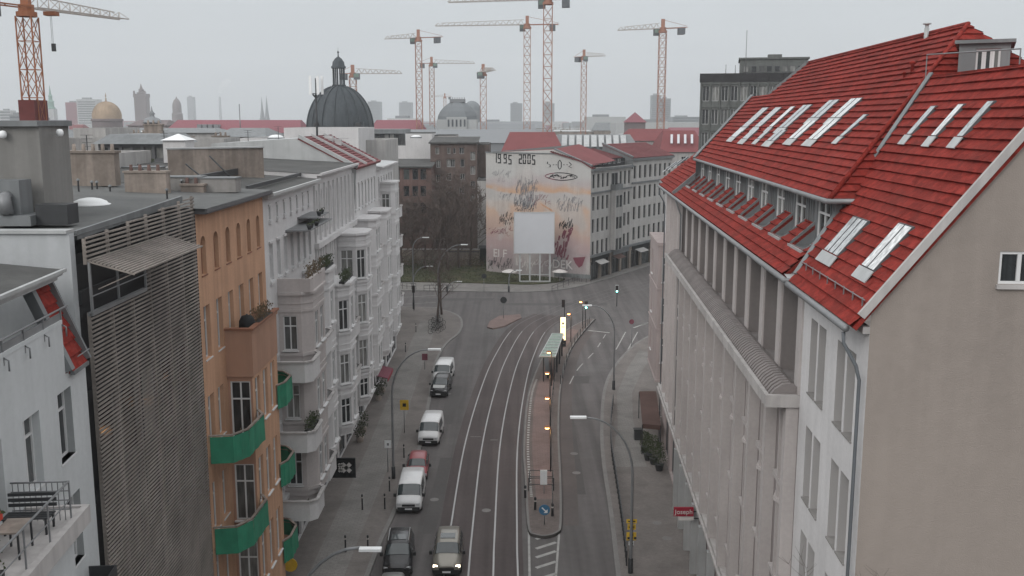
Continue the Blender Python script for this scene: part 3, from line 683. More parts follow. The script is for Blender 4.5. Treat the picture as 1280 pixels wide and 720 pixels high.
zz = Vector((0, 0, .06)); rg.tube([r3(uB0 - .4, dU, zE) + zz, r3(uR0, dR, zU(dR)) + zz, r3(uR1, dR, zU(dR)) + zz], .085, 8)
rg.build('ridge_tiles', 'roof_tile_red', RB)
vg = MB(); vg.bar(r3(uB1 + .15, dU + .1, zE + .05), r3(U(74) + .1, dm, 28.75), .22, .2); vg.bar(r3(U(67.8), dm, 28.7), r3(uR1 + .05, dR, zU(dR) + .1), .2, .2)
vg.bar(r3(uL + .85, .6, ZG + .1), r3(uL + .85, dB - 1.2, zs(dB - 1.2) + .15), .2, .25)
vg.quad(tuple(r3(U(74), dm, 28.6)), tuple(r3(U(74), dm, ZG)), tuple(r3(U(69), dU, ZG)), tuple(r3(U(69), dU, zE)))
vg.quad(tuple(r3(U(74), dm, 28.6)), tuple(r3(U(74), dm - 6, 28.6)), tuple(r3(U(74), dm - 6, 10)), tuple(r3(U(74), dm, 10)))
# far end verge of lower strip
vg.build('verge', 'zinc', RB)
gt = MB(); 
gt.tube([r3(uB0 - .45, dU + .1, zE - .03), r3(uB1 + .2, dU + .1, zE - .03)], .09, 8); gt.tube([r3(uB0 - .42, dU + .1, zE - .03), r3(uB0 - .42, dU - 2.6, zE - .03)], .09, 8)
gt.tube([r3(uS - .0, .68, ZG - .06), r3(uE, .68, ZG - .06)], .10, 8); gt.tube([r3(0.0, .62, ZG - .16), r3(uS - .1, .62, ZG - .16)], .10, 8); gt.tube([r3(uS - .0, .68, ZG - .06), r3(uS + .1, -.9, ZG + .05)], .07, 8)
gt.build('gutter', 'metal_grey', RB)
# gable segment roof
gr_ = MB()
zv = lambda d: ZG - .1 + (.5 - d) * (zr - ZG) / (dr + .5)
P = [r3(-.12, .5, zv(.5)), r3(uS, .5, zv(.5)), r3(U(34.0), -1.6, zv(-1.6)), r3(U(36.3), -dr, zv(-dr)), r3(-.12, -dr, zv(-dr))]
tiles(gr_, P, .36)
gr_.slab([tuple(r3(-.12, -dr, zr + .02)), tuple(r3(U(36.3), -dr, zr + .02)), tuple(r3(U(36.3), -dr - 6, zr + .02)), tuple(r3(-.12, -dr - 6, zr + .02))], Vector((0, 0, -1)), .1)
gr_.build('gable_roof', 'roof_tile_red', RB)
vv = MB(); vv.bar(r3(-.16, .3, zv(.3) + .05), r3(-.16, -dr, zr + .05), .12, .2); vv.build('barge_board', 'stone_trim', RB)
vl = MB(); a_ = r3(uS, .35, zv(.35) + .09); vl.bar(a_, r3(U(34.0) + .03, -1.6, zv(-1.6) + .10), .16, .06); vl.bar(r3(U(34.0) + .03, -1.6, zv(-1.6) + .10), r3(U(36.3) + .04, -dr, zr + .1), .16, .06)
vl.build('valley_flashing', 'zinc', RB)
sg = MB(); sg.tube([r3(.1, .15, zv(.15) + .24), r3(uS - .1, .15, zv(.15) + .24)], .016, 6)
for k in range(8): u_ = .3 + k * .9; sg.bar(r3(u_, .15, zv(.15) + .28), r3(u_, .15, zv(.15)), .03)
sg.build('snow_guard', 'metal_grey', RB)
# skylights: corners given on the roof plane
def skylight(pt, upv, side, w, h, n, bars=1):
    fr_ = MB(); c = Vector(pt)
    b0, b1 = c - side * w / 2, c + side * w / 2
    for (p, q) in ((b0, b0 + upv * h), (b1, b1 + upv * h), (b0 - side * .04, b1 + side * .04), (b0 + upv * h - side * .04, b1 + upv * h + side * .04)): fr_.bar(tuple(p + n * .05), tuple(q + n * .05), .05, .12)
    for k in range(1, bars): q0_ = b0 + side * w * k / bars; fr_.bar(tuple(q0_ + n * .07), tuple(q0_ + upv * h + n * .07), .05, .12)
    o = fr_.build('skylight', 'frame_grey', RB)
    fl_ = MB(); fl_.slab([tuple(b0 - upv * .42 + n * .10 - side * .1), tuple(b1 - upv * .42 + n * .10 + side * .1), tuple(b1 - upv * .04 + n * .12 + side * .1), tuple(b0 - upv * .04 + n * .12 - side * .1)], -n, .03); 
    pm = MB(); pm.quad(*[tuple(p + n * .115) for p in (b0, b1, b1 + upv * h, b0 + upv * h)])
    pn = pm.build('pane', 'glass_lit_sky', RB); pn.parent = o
    q = fl_.build('flashing', 'zinc_light', RB); q.parent = o
    return o
def plane_ax(P0, P1, P2):
    n = (Vector(P1) - Vector(P0)).cross(Vector(P2) - Vector(P0)).normalized()
    if n.z < 0: n = -n
    h = FR.u.copy(); upv = n.cross(h).normalized()
    if upv.z < 0: upv = -upv
    return n, h, upv
n1, h1, u1_ = plane_ax(poly[0], poly[1], poly[4])
for (x, y, xt, yt, wp, bars) in ((932, 160, 950.5, 136, 9, 1), (948, 160, 961, 136, 8, 1), (965, 160, 989, 134.5, 5, 1), (980, 161, 1007, 132.5, 11, 2), (1020, 149, 1037, 127, 12.5, 2), (1046, 149, 1065.6, 125, 14, 2), (918, 172.5, 929, 161.5, 9, 1), (932.5, 175, 945, 161.5, 8, 1), (950, 175, 960, 162, 5, 1), (965, 177.5, 978, 164, 11, 2), (992.5, 175, 1013.7, 152.5, 11, 2), (1017.5, 176, 1042.5, 151, 13, 2), (1053.7, 172.5, 1078, 145, 5, 1)):
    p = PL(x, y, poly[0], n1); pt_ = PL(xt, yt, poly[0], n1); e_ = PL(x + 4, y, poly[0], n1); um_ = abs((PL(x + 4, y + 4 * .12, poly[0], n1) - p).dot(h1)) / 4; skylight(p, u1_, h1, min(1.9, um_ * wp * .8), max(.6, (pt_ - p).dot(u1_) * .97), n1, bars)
for (x, y, l, w) in () and ((928, 162, 1.25, .5), (944, 160, 1.25, .55), (964, 161, 1.45, .35), (981, 161, 1.45, .7), (918, 173, .9, .5), (932, 174, .9, .5), (950, 174, .9, .35), (966, 177, .95, .7), (993, 174, 1.15, .75), (1018, 174, 1.2, .85), (1020, 148, 1.15, .75), (1044, 148, 1.2, .85), (1058, 172, 1.35, .35)):
    p = PL(x, y, poly[0], n1); skylight(p, u1_, h1, w, l, n1)
n2, h2, u2_ = plane_ax(P[0], P[1], P[4])
for (x, y, l, w) in ((1139, 170, 1.15, .42), (1170, 172, 1.2, .42), (1203, 173, 1.25, .42), (1041.5, 318, 1.35, 1.55), (1088, 337, 1.5, 1.1)):
    p = PL(x, y, P[0], n2); skylight(p, u2_, h2, w, l, n2, 3 if w > 1.3 else (2 if w > 1 else 1))
# box dormer on the hip
p0 = D(1197, 88, 35.9); p1 = D(1262, 80, 35.2); FD = Fr((p0.x, p0.y), to=(p1.x, p1.y)); dz = 27.9
dm_ = MB(FD); L_ = FD.len
z0 = D(1197, 88, 35.9).z - .3; z1 = D(1197, 55, 35.9).z
wall(dm_, 0, L_, z0, z1, [(.55, L_ - .3, z0 + .25, z1 - .18)], 0, .15)
dm_.quad((0, 0, z0), (0, 0, z1), (0, -4, z1), (0, -4, z0)); dm_.quad((L_, 0, z0), (L_, 0, z1), (L_, -4, z1), (L_, -4, z0)); dm_.box((-.15, -4, z1), (L_ + .15, .2, z1 + .12))
dm_.build('box_dormer', 'zinc', RB)
for k in range(3): a = .55 + k * (L_ - .85) / 3; window(RB, FD, a, a + (L_ - .85) / 3, z0 + .25, z1 - .18, -.15, 'plain')
cp = MB(); c = r3(U(44), dR + .2, zU(dR) - .3); cp.lathe(c, [(.10, 0), (.10, .55), (.08, .55), (.08, .68), (.17, .7), (.17, .75), (0, .76)], 12); cp.build('flue', 'zinc_light', RB)
cp = MB(); c = PL(1140, 92, poly[0], n1); cp.lathe(c, [(.07, -.2), (.07, .35), (.13, .38), (.13, .45), (0, .5)], 10); cp.build('vent_pipe', 'roof_tile_red', RB)
for x, y in ((1130, 100), (950, 165)):
    cp = MB(); c = PL(x, y, poly[0], n1); cp.lathe(c, [(.05, -.2), (.05, .25), (.1, .27), (0, .34)], 8); cp.build('vent_pipe', 'roof_tile_red', RB)
rl = MB(); a = r3(U(36.0), -dr - .0, zr + .9); b = r3(U(28), -dr, zr + .9); rl.tube([r3(U(36.6), -dr + .1, zr + .75), r3(U(30), -dr - .3, zr + .5)], .025, 6)
rl.bar(r3(U(30), -dr - .3, zr + .5), r3(U(30), -dr - .3, zr), .03); rl.bar(r3(U(36.6), -dr + .1, zr + .75), r3(U(36.6), -dr + .1, zr - .2), .03); rl.build('roof_rail', 'metal_grey', RB)
# second (pinkish) building beyond it
XB = Fr((13.9, 81.2), to=(15.0, 97), flip=True)
B2 = thing('apartment_building', (13.9, 81.2, 0), 'narrow white building with small red roof and pink oriel beyond the long red roof', 'building')
m2 = MB(XB); ops = []
for z0, z1 in ((17.6, 20.0), (13.8, 16.2), (10.0, 12.4), (6.2, 8.6)):
    for a in (1.2, 3.3, 12.0, 14): ops.append((a, a + 1.0, z0, z1))
wall(m2, 0, XB.len, 0, 21.2, ops, 0, .25); m2.quad((XB.len, 0, 0), (XB.len, -12, 0), (XB.len, -12, 21.2), (XB.len, 0, 21.2)); m2.quad((0, 0, 0), (0, -12, 0), (0, -12, 21.2), (0, 0, 21.2))
m2.box((0, 0, 20.7), (XB.len, .35, 21.0)); m2.build('wall', 'plaster_white', B2)
for o_ in ops: window(B2, XB, *o_, -.25, 'std')
r2 = MB(); q = [XB.P(-.5, .5, 21.2), XB.P(XB.len + .2, .5, 21.2), XB.P(XB.len + .2, -4.2, 24.9), XB.P(-.5, -4.2, 24.9)]; tiles(r2, q, .4); q2 = [XB.P(XB.len + .2, -4.2, 24.9), XB.P(-.5, -4.2, 24.9), XB.P(-.5, -9, 21.2), XB.P(XB.len + .2, -9, 21.2)]; tiles(r2, q2, .4)
r2.build('roof', 'roof_tile_red', B2)
n3, h3, u3 = plane_ax(*q[:3])
for (x, y) in ((833, 213), (840, 210), (847, 207)):
    p = PL(x, y, q[0], n3); RBs = RB; RB = B2; skylight(p, u3, h3, .5, 1.3, n3); RB = RBs
e2 = MB(); e2.bar(XB.P(-.55, .5, 21.3), XB.P(-.55, -4.2, 25.0), .2, .3); e2.tube([XB.P(-.5, .6, 21.1), XB.P(XB.len, .6, 21.1)], .1, 6); e2.build('gutter', 'metal_grey', B2)
OB = Fr((13.1, 88.0), to=(13.55, 96.4), flip=True)
ob = MB(OB); ops = [(5.2, 6.4, z, z + 2.3) for z in (12.6, 8.9, 5.2)]; wall(ob, 0, OB.len, 3.6, 16.0, ops, 0, .2)
CE = Fr(tuple(OB.P(0, 0, 0)[:2]), to=tuple(OB.P(0, -1.6, 0)[:2])); 
ob.quad((OB.len, 0, 3.6), (OB.len, -2, 3.6), (OB.len, -2, 16), (OB.len, 0, 16)); ob.box((-.1, -1.5, 15.9), (OB.len + .1, .12, 16.2)); ob.box((-.1, -1.5, 3.4), (OB.len + .1, .05, 3.6))
for z in (8.2, 11.9): ob.box((-.06, -1.2, z), (OB.len + .06, .07, z + .16))
# camera-facing cheek with windows
FC = Fr(tuple(OB.P(0, 0, 0)[:2]), ang=atan2(-.05, 1)); cops = [(.35, .85, z, z + 2.3) for z in (12.6, 8.9, 5.2)]
oc = MB(FC); wall(oc, 0, 1.6, 3.6, 15.9, cops, 0, .15); oc.build('oriel_cheek', 'plaster_pink', B2)
ob.build('oriel', 'plaster_pink', B2)
for o_ in cops: window(B2, FC, *o_, -.15, 'sash')
for o_ in ops: window(B2, OB, *o_, -.2, 'std')
# ================================================================= left row of houses
XL = -13.8
def Lf(y0, y1, x=XL): return Fr((x, y0), to=(x, y1))
def plants(mb, fr, u0, u1, d0, d1, z, n, h=.35):
    for i in range(n):
        u = random.uniform(u0, u1); d = random.uniform(d0, d1)
        for k in range(12):
            a = random.uniform(0, 2 * pi); r = random.uniform(.02, .22); zz = z + random.uniform(0, h); s = random.uniform(.04, .09); b = random.uniform(0, 2 * pi)
            cu, cd = u + r * cos(a), d + r * sin(a); mb.quad((cu, cd, zz), (cu + s * cos(b), cd + s * sin(b), zz + s * .5), (cu + s * .3, cd, zz + s * 1.3))
def plant_box(fr, u0, u1, d0, d1, z, n, lab, mt='leaf_dark', h=.4, group='planters on the balconies of the left row'):
    o = thing('balcony_plants', fr.P((u0 + u1) / 2, (d0 + d1) / 2, z), lab, 'plants', group)
    b = MB(fr); b.box((u0, d0, z), (u1, d1, z + .16)); b.build('planter', 'plastic_black', o)
    p = MB(fr); plants(p, fr, u0, u1, d0, d1, z + .14, n, h); p.build('foliage', mt, o); return o
# ---- nearest white house with the roof terrace
NW = Fr((-12.55, 20), to=(-13.53, 30.6)); LN = NW.len
WN = thing('apartment_house', (-13.0, 20, 0), 'near white house with roof terrace, red tiled cheek and flat grey roof slab', 'house')
def nwz(x, y, d=0): return NW.at(x, y, d)
ut, zt = nwz(75, 405)       # end of parapet
wl = MB(NW); ops = []
for (x0, y0, x1, y1) in ((33, 525, 63, 590), (71, 494, 95, 558)):
    a, z1 = nwz(x0, y0); b, z0 = nwz(x1, y1); 
    ops.append((a, b, nwz(x0, y1 + 8)[1] if False else z1 - 2.35, z1))
ops[0] = (ops[0][0], ops[0][1], ops[0][2], ops[0][3]); du = ops[1][0] - ops[0][0]; zc = (ops[0][3] + ops[1][3]) / 2
u2 = ops[1][0]; wdt = 1.15; fz = zc
ops = [(u2 - k * 2.55, u2 - k * 2.55 + wdt, fz - 2.1, fz) for k in range(4)] + [(u2 - k * 2.55 + .1, u2 - k * 2.55 + wdt + .1, fz - 5.5, fz - 3.3) for k in range(4)] + [(u2 - k * 2.55 + .1, u2 - k * 2.55 + wdt + .1, fz - 9, fz - 6.8) for k in range(4)]
uc = LN - 1.75; wall(wl, -8, uc, 0, zt, ops, 0, .28); wall(wl, uc, LN, 0, 19.5, ops, 0, .28)
wl.quad((LN, 0, 0), (LN, -8, 0), (LN, -8, 19.5), (LN, 0, 19.5)); wl.box((-8, -.3, zt - .02), (uc, .02, zt + .1)); wl.quad((uc, 0, 19.5), (uc, -.4, 19.5), (uc, -.4, zt), (uc, 0, zt)); wl.box((-8, .0, 0), (4.9, 1.3, 16.35))
wl.build('street_wall', 'plaster_cool', WN)
for o_ in ops: window(WN, NW, *o_, -.28, 'std')
# terrace floor and back wall, painted black for the shade in the recess
zs_ = 22.42
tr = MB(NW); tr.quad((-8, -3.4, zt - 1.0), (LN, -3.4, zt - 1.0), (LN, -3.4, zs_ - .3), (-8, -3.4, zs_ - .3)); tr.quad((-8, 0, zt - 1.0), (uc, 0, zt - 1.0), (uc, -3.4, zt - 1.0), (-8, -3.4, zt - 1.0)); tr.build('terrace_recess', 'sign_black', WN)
rc = MB(); a0 = NW.P(*[nwz(75, 412)[0] , .05, nwz(75, 412)[1]]) ; 
ub = LN - .12
e0 = NW.P(ub, .06, 19.45); e1 = NW.P(ub - 1.35, .06, 19.45); e2 = NW.P(ub - 1.35, -1.0, 22.1); e3 = NW.P(ub, -1.0, 22.1)
tiles(rc, [e0, e1, e2, e3], .42); rc.build('tiled_cheek', 'roof_tile_red', WN)
vb = MB(); vb.bar(e1 + Vector((0, -.12, .1)), e2 + Vector((0, -.12, .1)), .28, .3); vb.bar(e0 + Vector((0, .08, .1)), e3 + Vector((0, .08, .1)), .12, .3); vb.bar(e0 + Vector((.05, 0, 0)), e1 + Vector((.05, 0, 0)), .12, .12); vb.build('verge', 'zinc', WN)
ro = MB(NW); ro.mi = 0; ro.quad((-8, -.35, zs_), (LN - .1, -.35, zs_), (LN - .1, -7, zs_ + .75), (-8, -7, zs_ + .75)); ro.build('roof', 'roof_felt', WN)
re = MB(NW); re.box((-8, -.45, zs_ - .07), (LN - .05, -.33, zs_ + .03)); re.box((-8, -.6, zs_ - .16), (LN - .15, -.42, zs_ - .07)); re.box((-8, -.8, zs_ - .30), (LN - .25, -.55, zs_ - .16)); re.box((LN - .12, -7, zs_ - .08), (LN - .04, -.45, zs_ + .06)); re.build('roof_edge', 'zinc_light', WN)
ru = MB(NW); uu = LN - .6; ru.box((-8, -6.5, zs_ + .1), (uu, -3.2, zs_ + .8)); ru.box((-8, -6.6, zs_ + .8), (uu + .15, -3.05, zs_ + .87)); ru.build('roof_upstand', 'zinc', WN)
hr = MB(NW); hr.tube([(-8, -.02, zt + .42), (uc + .6, -.02, zt + .42)], .03, 6)
for k in range(9): u = uc - k * 1.4; hr.bar((u, -.02, zt + .42), (u, -.02, zt - .25), .05); hr.tube([(u, 0, zt - .05), (u, .12, zt - .12), (u, .12, zt - .4)], .025, 5)
hr.box((-8, -.06, zt + .1), (uc, -.02, zt + .3)); hr.tube([(LN - 1.2, .2, 19.9), (LN - .1, .2, 19.9)], .02, 5); hr.build('terrace_railing', 'metal_grey', WN)
# projecting balcony with table, benches and flower box
bz = 14.35; bu0, zb_ = nwz(0, 700, 1.5); BU1 = 4.3
zf = 16.75
bl = MB(NW); bl.box((-8, .02, zf - .28), (5.1, 1.5, zf)); bl.box((-8, 1.5, zf - .42), (5.22, 1.68, zf + .06)); bl.box((5.1, .02, zf - .42), (5.22, 1.5, zf + .06)); bl.build('balcony_slab', 'stone_trim', WN)
br = MB(NW); br.tube([(-8, 1.5, zf + 1.05), (BU1, 1.5, zf + 1.05)], .03, 6); br.tube([(-8, 1.5, zf + .55), (BU1, 1.5, zf + .55)], .018, 6)
for q in (.3, .55, .8, 1.05): br.tube([(BU1, .05, zf + q), (BU1, 1.5, zf + q)], .025 if q > .9 else .018, 5)
for k in range(7): br.bar((BU1 - k * 1.5, 1.5, zf), (BU1 - k * 1.5, 1.5, zf + 1.05), .035)
for k in range(11): br.bar((BU1, .1 + k * .14, zf), (BU1, .1 + k * .14, zf + 1.05), .018)
br.build('balcony_railing', 'metal_grey', WN)
tb_ = thing('balcony_table', NW.P(BU1 - 1.9, .8, zf), 'brown topped table on the terrace balcony of the near white house', 'table')
t = MB(NW); t.box((BU1 - 2.4, .55, zf + .66), (BU1 - 1.5, 1.15, zf + .70)); t.build('tabletop', 'plaster_old', tb_)
for a in (0, 1):
    for b in (0, 1): l = MB(NW); l.bar((BU1 - 2.35 + a * .8, .6 + b * .5, zf), (BU1 - 2.35 + a * .8, .6 + b * .5, zf + .66), .04); l.build('leg', 'metal_dark', tb_)
bn = thing('balcony_bench', NW.P(BU1 - .7, .75, zf), 'slatted grey bench standing at the railing of the terrace balcony', 'bench')
t = MB(NW); [t.box((BU1 - .95 + k * .13, .15, zf + .42), (BU1 - .85 + k * .13, 1.3, zf + .45)) for k in range(4)]; t.build('seat', 'metal_dark', bn)
t = MB(NW); [t.box((BU1 - .38, .12 + k * .001, zf + .55 + k * .14), (BU1 - .34, 1.3, zf + .63 + k * .14)) for k in range(3)]; t.build('backrest', 'metal_dark', bn)
for a in (BU1 - .9, BU1 - .4):
    for b in (.2, 1.2): l = MB(NW); l.bar((a, b, zf), (a, b, zf + .42), .045); l.build('leg', 'metal_dark', bn)
fb_ = thing('flower_box', NW.P(BU1 - 2.4, .3, zf + .85), 'red flower box with yellow blossoms on the near white balcony', 'flower box')
t = MB(NW); t.box((BU1 - 2.9, .3, zf + .8), (BU1 - 1.75, .55, zf + 1.0)); t.build('box', 'flower_red', fb_)
t = MB(NW); plants(t, NW, BU1 - 2.8, BU1 - 1.85, .32, .5, zf + .98, 13, .16); t.build('blossoms', 'leaf_yellow', fb_)
t = MB(NW); plants(t, NW, BU1 - 2.8, BU1 - 1.85, .32, .5, zf + .95, 14, .14); t.build('foliage', 'leaf_dark', fb_)
plant_box(NW, BU1 - 4.6, BU1 - 3.2, .5, 1.1, zf, 30, 'leafy green pot plants crowded on the near white balcony', 'leaf_dark', .8)
lu, lz = NW.at(146, 706, .9); pp = MB(NW); pp.box((lu - 1.4, .02, lz - 1.0), (lu, .9, lz - .8)); pp.box((lu - .05, .05, lz - .8), (lu, .9, lz)); pp.box((lu - 1.4, .85, lz - .8), (lu - .05, .9, lz)); pp.build('small_balcony', 'metal_dark', WN)
# ---- house with slatted facade
Y0, Y1 = 31.95, 43.1; SM = Lf(Y0, Y1); LS = SM.len; ZM = 23.5
SB = thing('apartment_house', (XL, Y0, 0), 'house with horizontal wooden slat screen over its whole street front', 'house')
fw = MB(SM)
# firewall facing camera, pale render
fw.quad((-.2, -.45, 0), (-.2, -30, 0), (-.2, -30, ZM - .1), (-.2, -.45, ZM - .1)); fw.quad((-.2, -.45, 0), (.15, -.45, 0), (.15, -.45, ZM - .1), (-.2, -.45, ZM - .1)); fw.build('fire_wall', 'plaster_fire', SB)
cpg = MB(SM); cpg.box((-.3, -30, ZM - .1), (.3, -.5, ZM)); cpg.build('coping', 'zinc_light', SB)
gl = MB(SM); 
for z in (3.6, 7.1, 10.6, 14.1, 17.6, 21.0): gl.box((0.15, -.5, z), (LS, -.34, z + .45))
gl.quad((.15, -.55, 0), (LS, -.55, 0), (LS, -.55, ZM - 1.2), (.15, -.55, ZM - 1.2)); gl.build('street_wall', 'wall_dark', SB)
for z in (4.1, 7.6, 11.1, 14.6):
    for k in range(5): window(SB, SM, .9 + k * 2.1, 2.3 + k * 2.1, z + .1, z + 2.9, -.52, 'grey')
# opening rectangle
uo0, zo1 = SM.at(113, 328); uo0 = .25; uo1, _ = SM.at(195, 300); zo1 = SM.at(113, 330)[1]; zo0 = SM.at(113, 392)[1]; uo1 = SM.at(171, 360)[0] + .9
scr = MB(SM); z = .1; k = 0
def slat(u0, u1, z, d=0): scr.box((u0, d - .045, z), (u1, d, z + .062))
ztop = lambda u: 23.25 + .55 * u / LS
while z < 23.2:
    if zo0 < z < zo1: slat(uo1, LS, z)
    else: slat(0, LS, z)
    z += .148
for j in range(4):
    zz = z + j * .148; us_ = max(0, (zz + .1 - 23.25) / .55 * LS); 
    if us_ < LS - .5: slat(us_, LS, zz)
for u in [0.03, LS * .17, LS * .34, LS * .5, LS * .67, LS * .84, LS - .08]:
    if uo0 - .3 < u < uo1: scr.box((u, -.16, 0), (u + .06, -.05, zo0)); scr.box((u, -.16, zo1), (u + .06, -.05, ztop(u) - .05))
    else: scr.box((u, -.16, 0), (u + .06, -.05, ztop(u) - .05))
scr.build('slat_screen', 'wood_slat', SB)
fr_ = MB(SM); fr_.bar((uo0 - .2, .02, zo0 - .1), (uo0 - .2, .02, zo1 + .1), .08); fr_.bar((uo1, .0, zo0), (uo1, .0, zo1), .07); fr_.box((0, -.12, zo0 - .1), (uo1, .05, zo0 + .02)); fr_.bar(((uo0 + uo1) / 2, -.1, zo0), ((uo0 + uo1) / 2, -.1, zo1), .07)
fr_.tube([(0, .06, zo0 + .55), (uo1, .06, zo0 + .55)], .022, 6); fr_.build('opening_frame', 'metal_grey', SB)
# dark recess box with a hanging blind
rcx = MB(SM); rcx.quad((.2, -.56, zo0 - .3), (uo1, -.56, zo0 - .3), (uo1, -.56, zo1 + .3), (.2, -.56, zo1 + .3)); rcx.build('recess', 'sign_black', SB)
# flap: raised slatted shutter, hinged at the top of the opening
fp = MB(SM); ua, ub_ = uo0 - .25, uo1 + 2.2; 
for i in range(13):
    t = i / 12; d = .02 + 1.45 * t; zz = zo1 + .12 - .42 * t; fp.box((ua, d, zz), (ub_, d + .07, zz + .045))
for u in (ua, (ua + ub_) / 2, ub_ - .05): fp.bar((u + .02, .02, zo1 + .10), (u + .02, 1.5, zo1 - .32), .05)
fp.bar((ua + .6, .04, zo1 - .9), (ua + .6, 1.4, zo1 - .3), .04); fp.bar((uo1, .04, zo1 - 1.0), (uo1, 1.3, zo1 - .3), .04)
fp.build('raised_shutter', 'wood_slat', SB)
rr = MB(SM); rr.quad((0, -.5, ZM - .25), (LS, -.5, ZM - .1), (LS, -30, ZM - .1), (0, -30, ZM - .3)); rr.build('roof', 'roof_felt_light', SB)
rt = MB(SM); [rt.box((0, -.9 - k * .3, ZM - .25 - .22 * k), (LS * .14, -.75 - k * .3, ZM - .15 - .22 * k)) for k in range(3)]; rt.bar((.6, -.6, ZM - .25), (LS, -.55, ZM + .1), .1, .3); rt.build('roof_edge', 'zinc', SB)
def dome_light(fr, u, d, z, r, root, sc=1):
    m_ = MB(); c = fr.P(u, d, z); m_.lathe(c, [(r * 1.12, -.05), (r * 1.12, .12), (r, .14), (r * .9, .24), (r * .6, .34), (r * .25, .39), (0, .40)], 16); return m_.build('rooflight', 'lamp_white', root)
_q = G(113, 257, ZM - .15); dome_light(SM, _q.y - Y0, _q.x - XL, ZM - .2, .75, SB)
# ---- concrete roof structure (stair head) with wall lamps
p0 = D(-60, 262, 35.6); p1 = D(56, 258, 35.6); p2 = D(92, 252, 38.5)
CB = thing('rooftop_stair_tower', (p1.x, 36, 23.4), 'large plain grey stair head box on the near left roof', 'roof structure')
c = MB(); zt_ = D(56, 158, 35.6).z; poly_ = [(p0.x, 35.6), (p1.x, 35.6), (p2.x, 38.5), (p2.x * 1.13, 43), (p0.x, 43)]; c.prism(poly_, 23.2, zt_); c.build('box', 'plaster_stair', CB)
c = MB(); c.prism([(p0.x - .2, 35.4), (p1.x + .05, 35.4), (p2.x + .2, 38.4), (p2.x * 1.13, 43.2), (p0.x, 43.2)], zt_ + .003, zt_ + .2); c.build('parapet_cap', 'zinc', CB)
for (x, y, yy_) in ((4, 168, 35.45), (75, 166, 36.7)):
    q = D(x, y, yy_); l = MB(); l.lathe((q.x, q.y - .02, q.z - .14), [(0, 0), (.09, .02), (.13, .1), (.13, .18), (.09, .26), (0, .28)], 12); l.build('wall_lamp', 'lamp_white', CB)
# ventilation unit beside it
q = D(8, 262, 34.2); VU = thing('ventilation_unit', (q.x, q.y, 23.4), 'grey ventilation cabinet with round duct in front of the stair head', 'roof unit')
c = MB(); c.box((q.x - .6, 34.3, 23.4), (q.x + .45, 35.2, 24.95)); c.box((q.x - .6, 34.0, 23.4), (q.x + .9, 35.4, 23.75)); c.build('cabinet', 'zinc', VU)
c = MB(); c.tube([(q.x + .0, 34.4, 24.4), (q.x, 34.1, 24.4), (q.x + .1, 34.05, 23.8)], .22, 12); c.build('duct', 'metal_grey', VU)
c = MB(); c.box((q.x + .9, 34.4, 23.4), (q.x + 2.0, 35.3, 24.1)); c.build('plinth', 'metal_dark', VU)
# ---- orange house
OF = Lf(43.1, 54.9); OH = thing('apartment_house', (XL, 43.1, 0), 'orange rendered house with arched attic windows and green balcony screens', 'house')
ops = []; step = 11.8 / 6.35
for k in range(6): a = .55 + k * 1.93; ops += [(a, a + .72, 20.15, 21.9, 'arch'), (a - .05, a + .85, 16.3, 18.75)]
for z in (12.2, 8.1, 4.6): ops += [(.45, 1.35, z, z + 2.4), (2.0, 2.9, z, z + 2.4)]
for z in (12.2, 8.1, 4.6): ops += [(10.5, 11.3, z, z + 2.4)]
w_ = MB(OF); wall(w_, 0, OF.len, 0, 23.2, ops, 0, .26)
# bay (oriel)
BX0, BX1, BD = 3.6, 8.7, 1.2
bops = [(BX0 + .5 + k * 1.55, BX0 + 1.35 + k * 1.55, z, z + 2.5) for z in (12.0, 7.9, 3.9) for k in range(3)]
wall(w_, BX0, BX1, 1.0, 17.0, bops, BD, .2)
w_.build('street_wall', 'plaster_orange', OH)
for o_ in ops: window(OH, OF, *o_[:4], -.26, 'brown' if o_[2] > 20 else 'std')
FO = lambda d=BD: Fr(tuple(OF.P(0, d, 0)[:2]), to=tuple(OF.P(10, d, 0)[:2]))
fo = FO()
for o_ in bops: window(OH, fo, *o_, -.2, 'std')
ckf = Fr(tuple(OF.P(BX0, 0, 0)[:2]), to=tuple(OF.P(BX0, BD, 0)[:2])); ck = MB(ckf); cops = [(.12, 1.1, z, z + 2.9) for z in (11.6, 7.4, 3.4)]
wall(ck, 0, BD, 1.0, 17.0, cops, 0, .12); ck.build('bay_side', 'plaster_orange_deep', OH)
for o_ in cops: window(OH, ckf, *o_, -.12, 'std')
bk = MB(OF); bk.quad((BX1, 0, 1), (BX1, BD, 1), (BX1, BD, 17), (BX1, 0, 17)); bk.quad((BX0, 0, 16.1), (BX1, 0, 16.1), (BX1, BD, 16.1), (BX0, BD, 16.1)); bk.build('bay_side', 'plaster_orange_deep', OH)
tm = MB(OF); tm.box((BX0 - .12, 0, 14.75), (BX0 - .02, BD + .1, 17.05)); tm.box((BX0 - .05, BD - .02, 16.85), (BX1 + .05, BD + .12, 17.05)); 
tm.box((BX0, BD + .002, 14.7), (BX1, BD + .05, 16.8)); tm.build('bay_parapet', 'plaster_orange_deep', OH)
tc = MB(OF); tc.box((BX0 - .18, -.0, 17.05), (BX0 + .04, BD + .2, 17.15)); tc.box((BX0 + .04, BD - .08, 17.05), (BX1 + .1, BD + .2, 17.15)); tc.build('coping', 'frame_brown', OH)
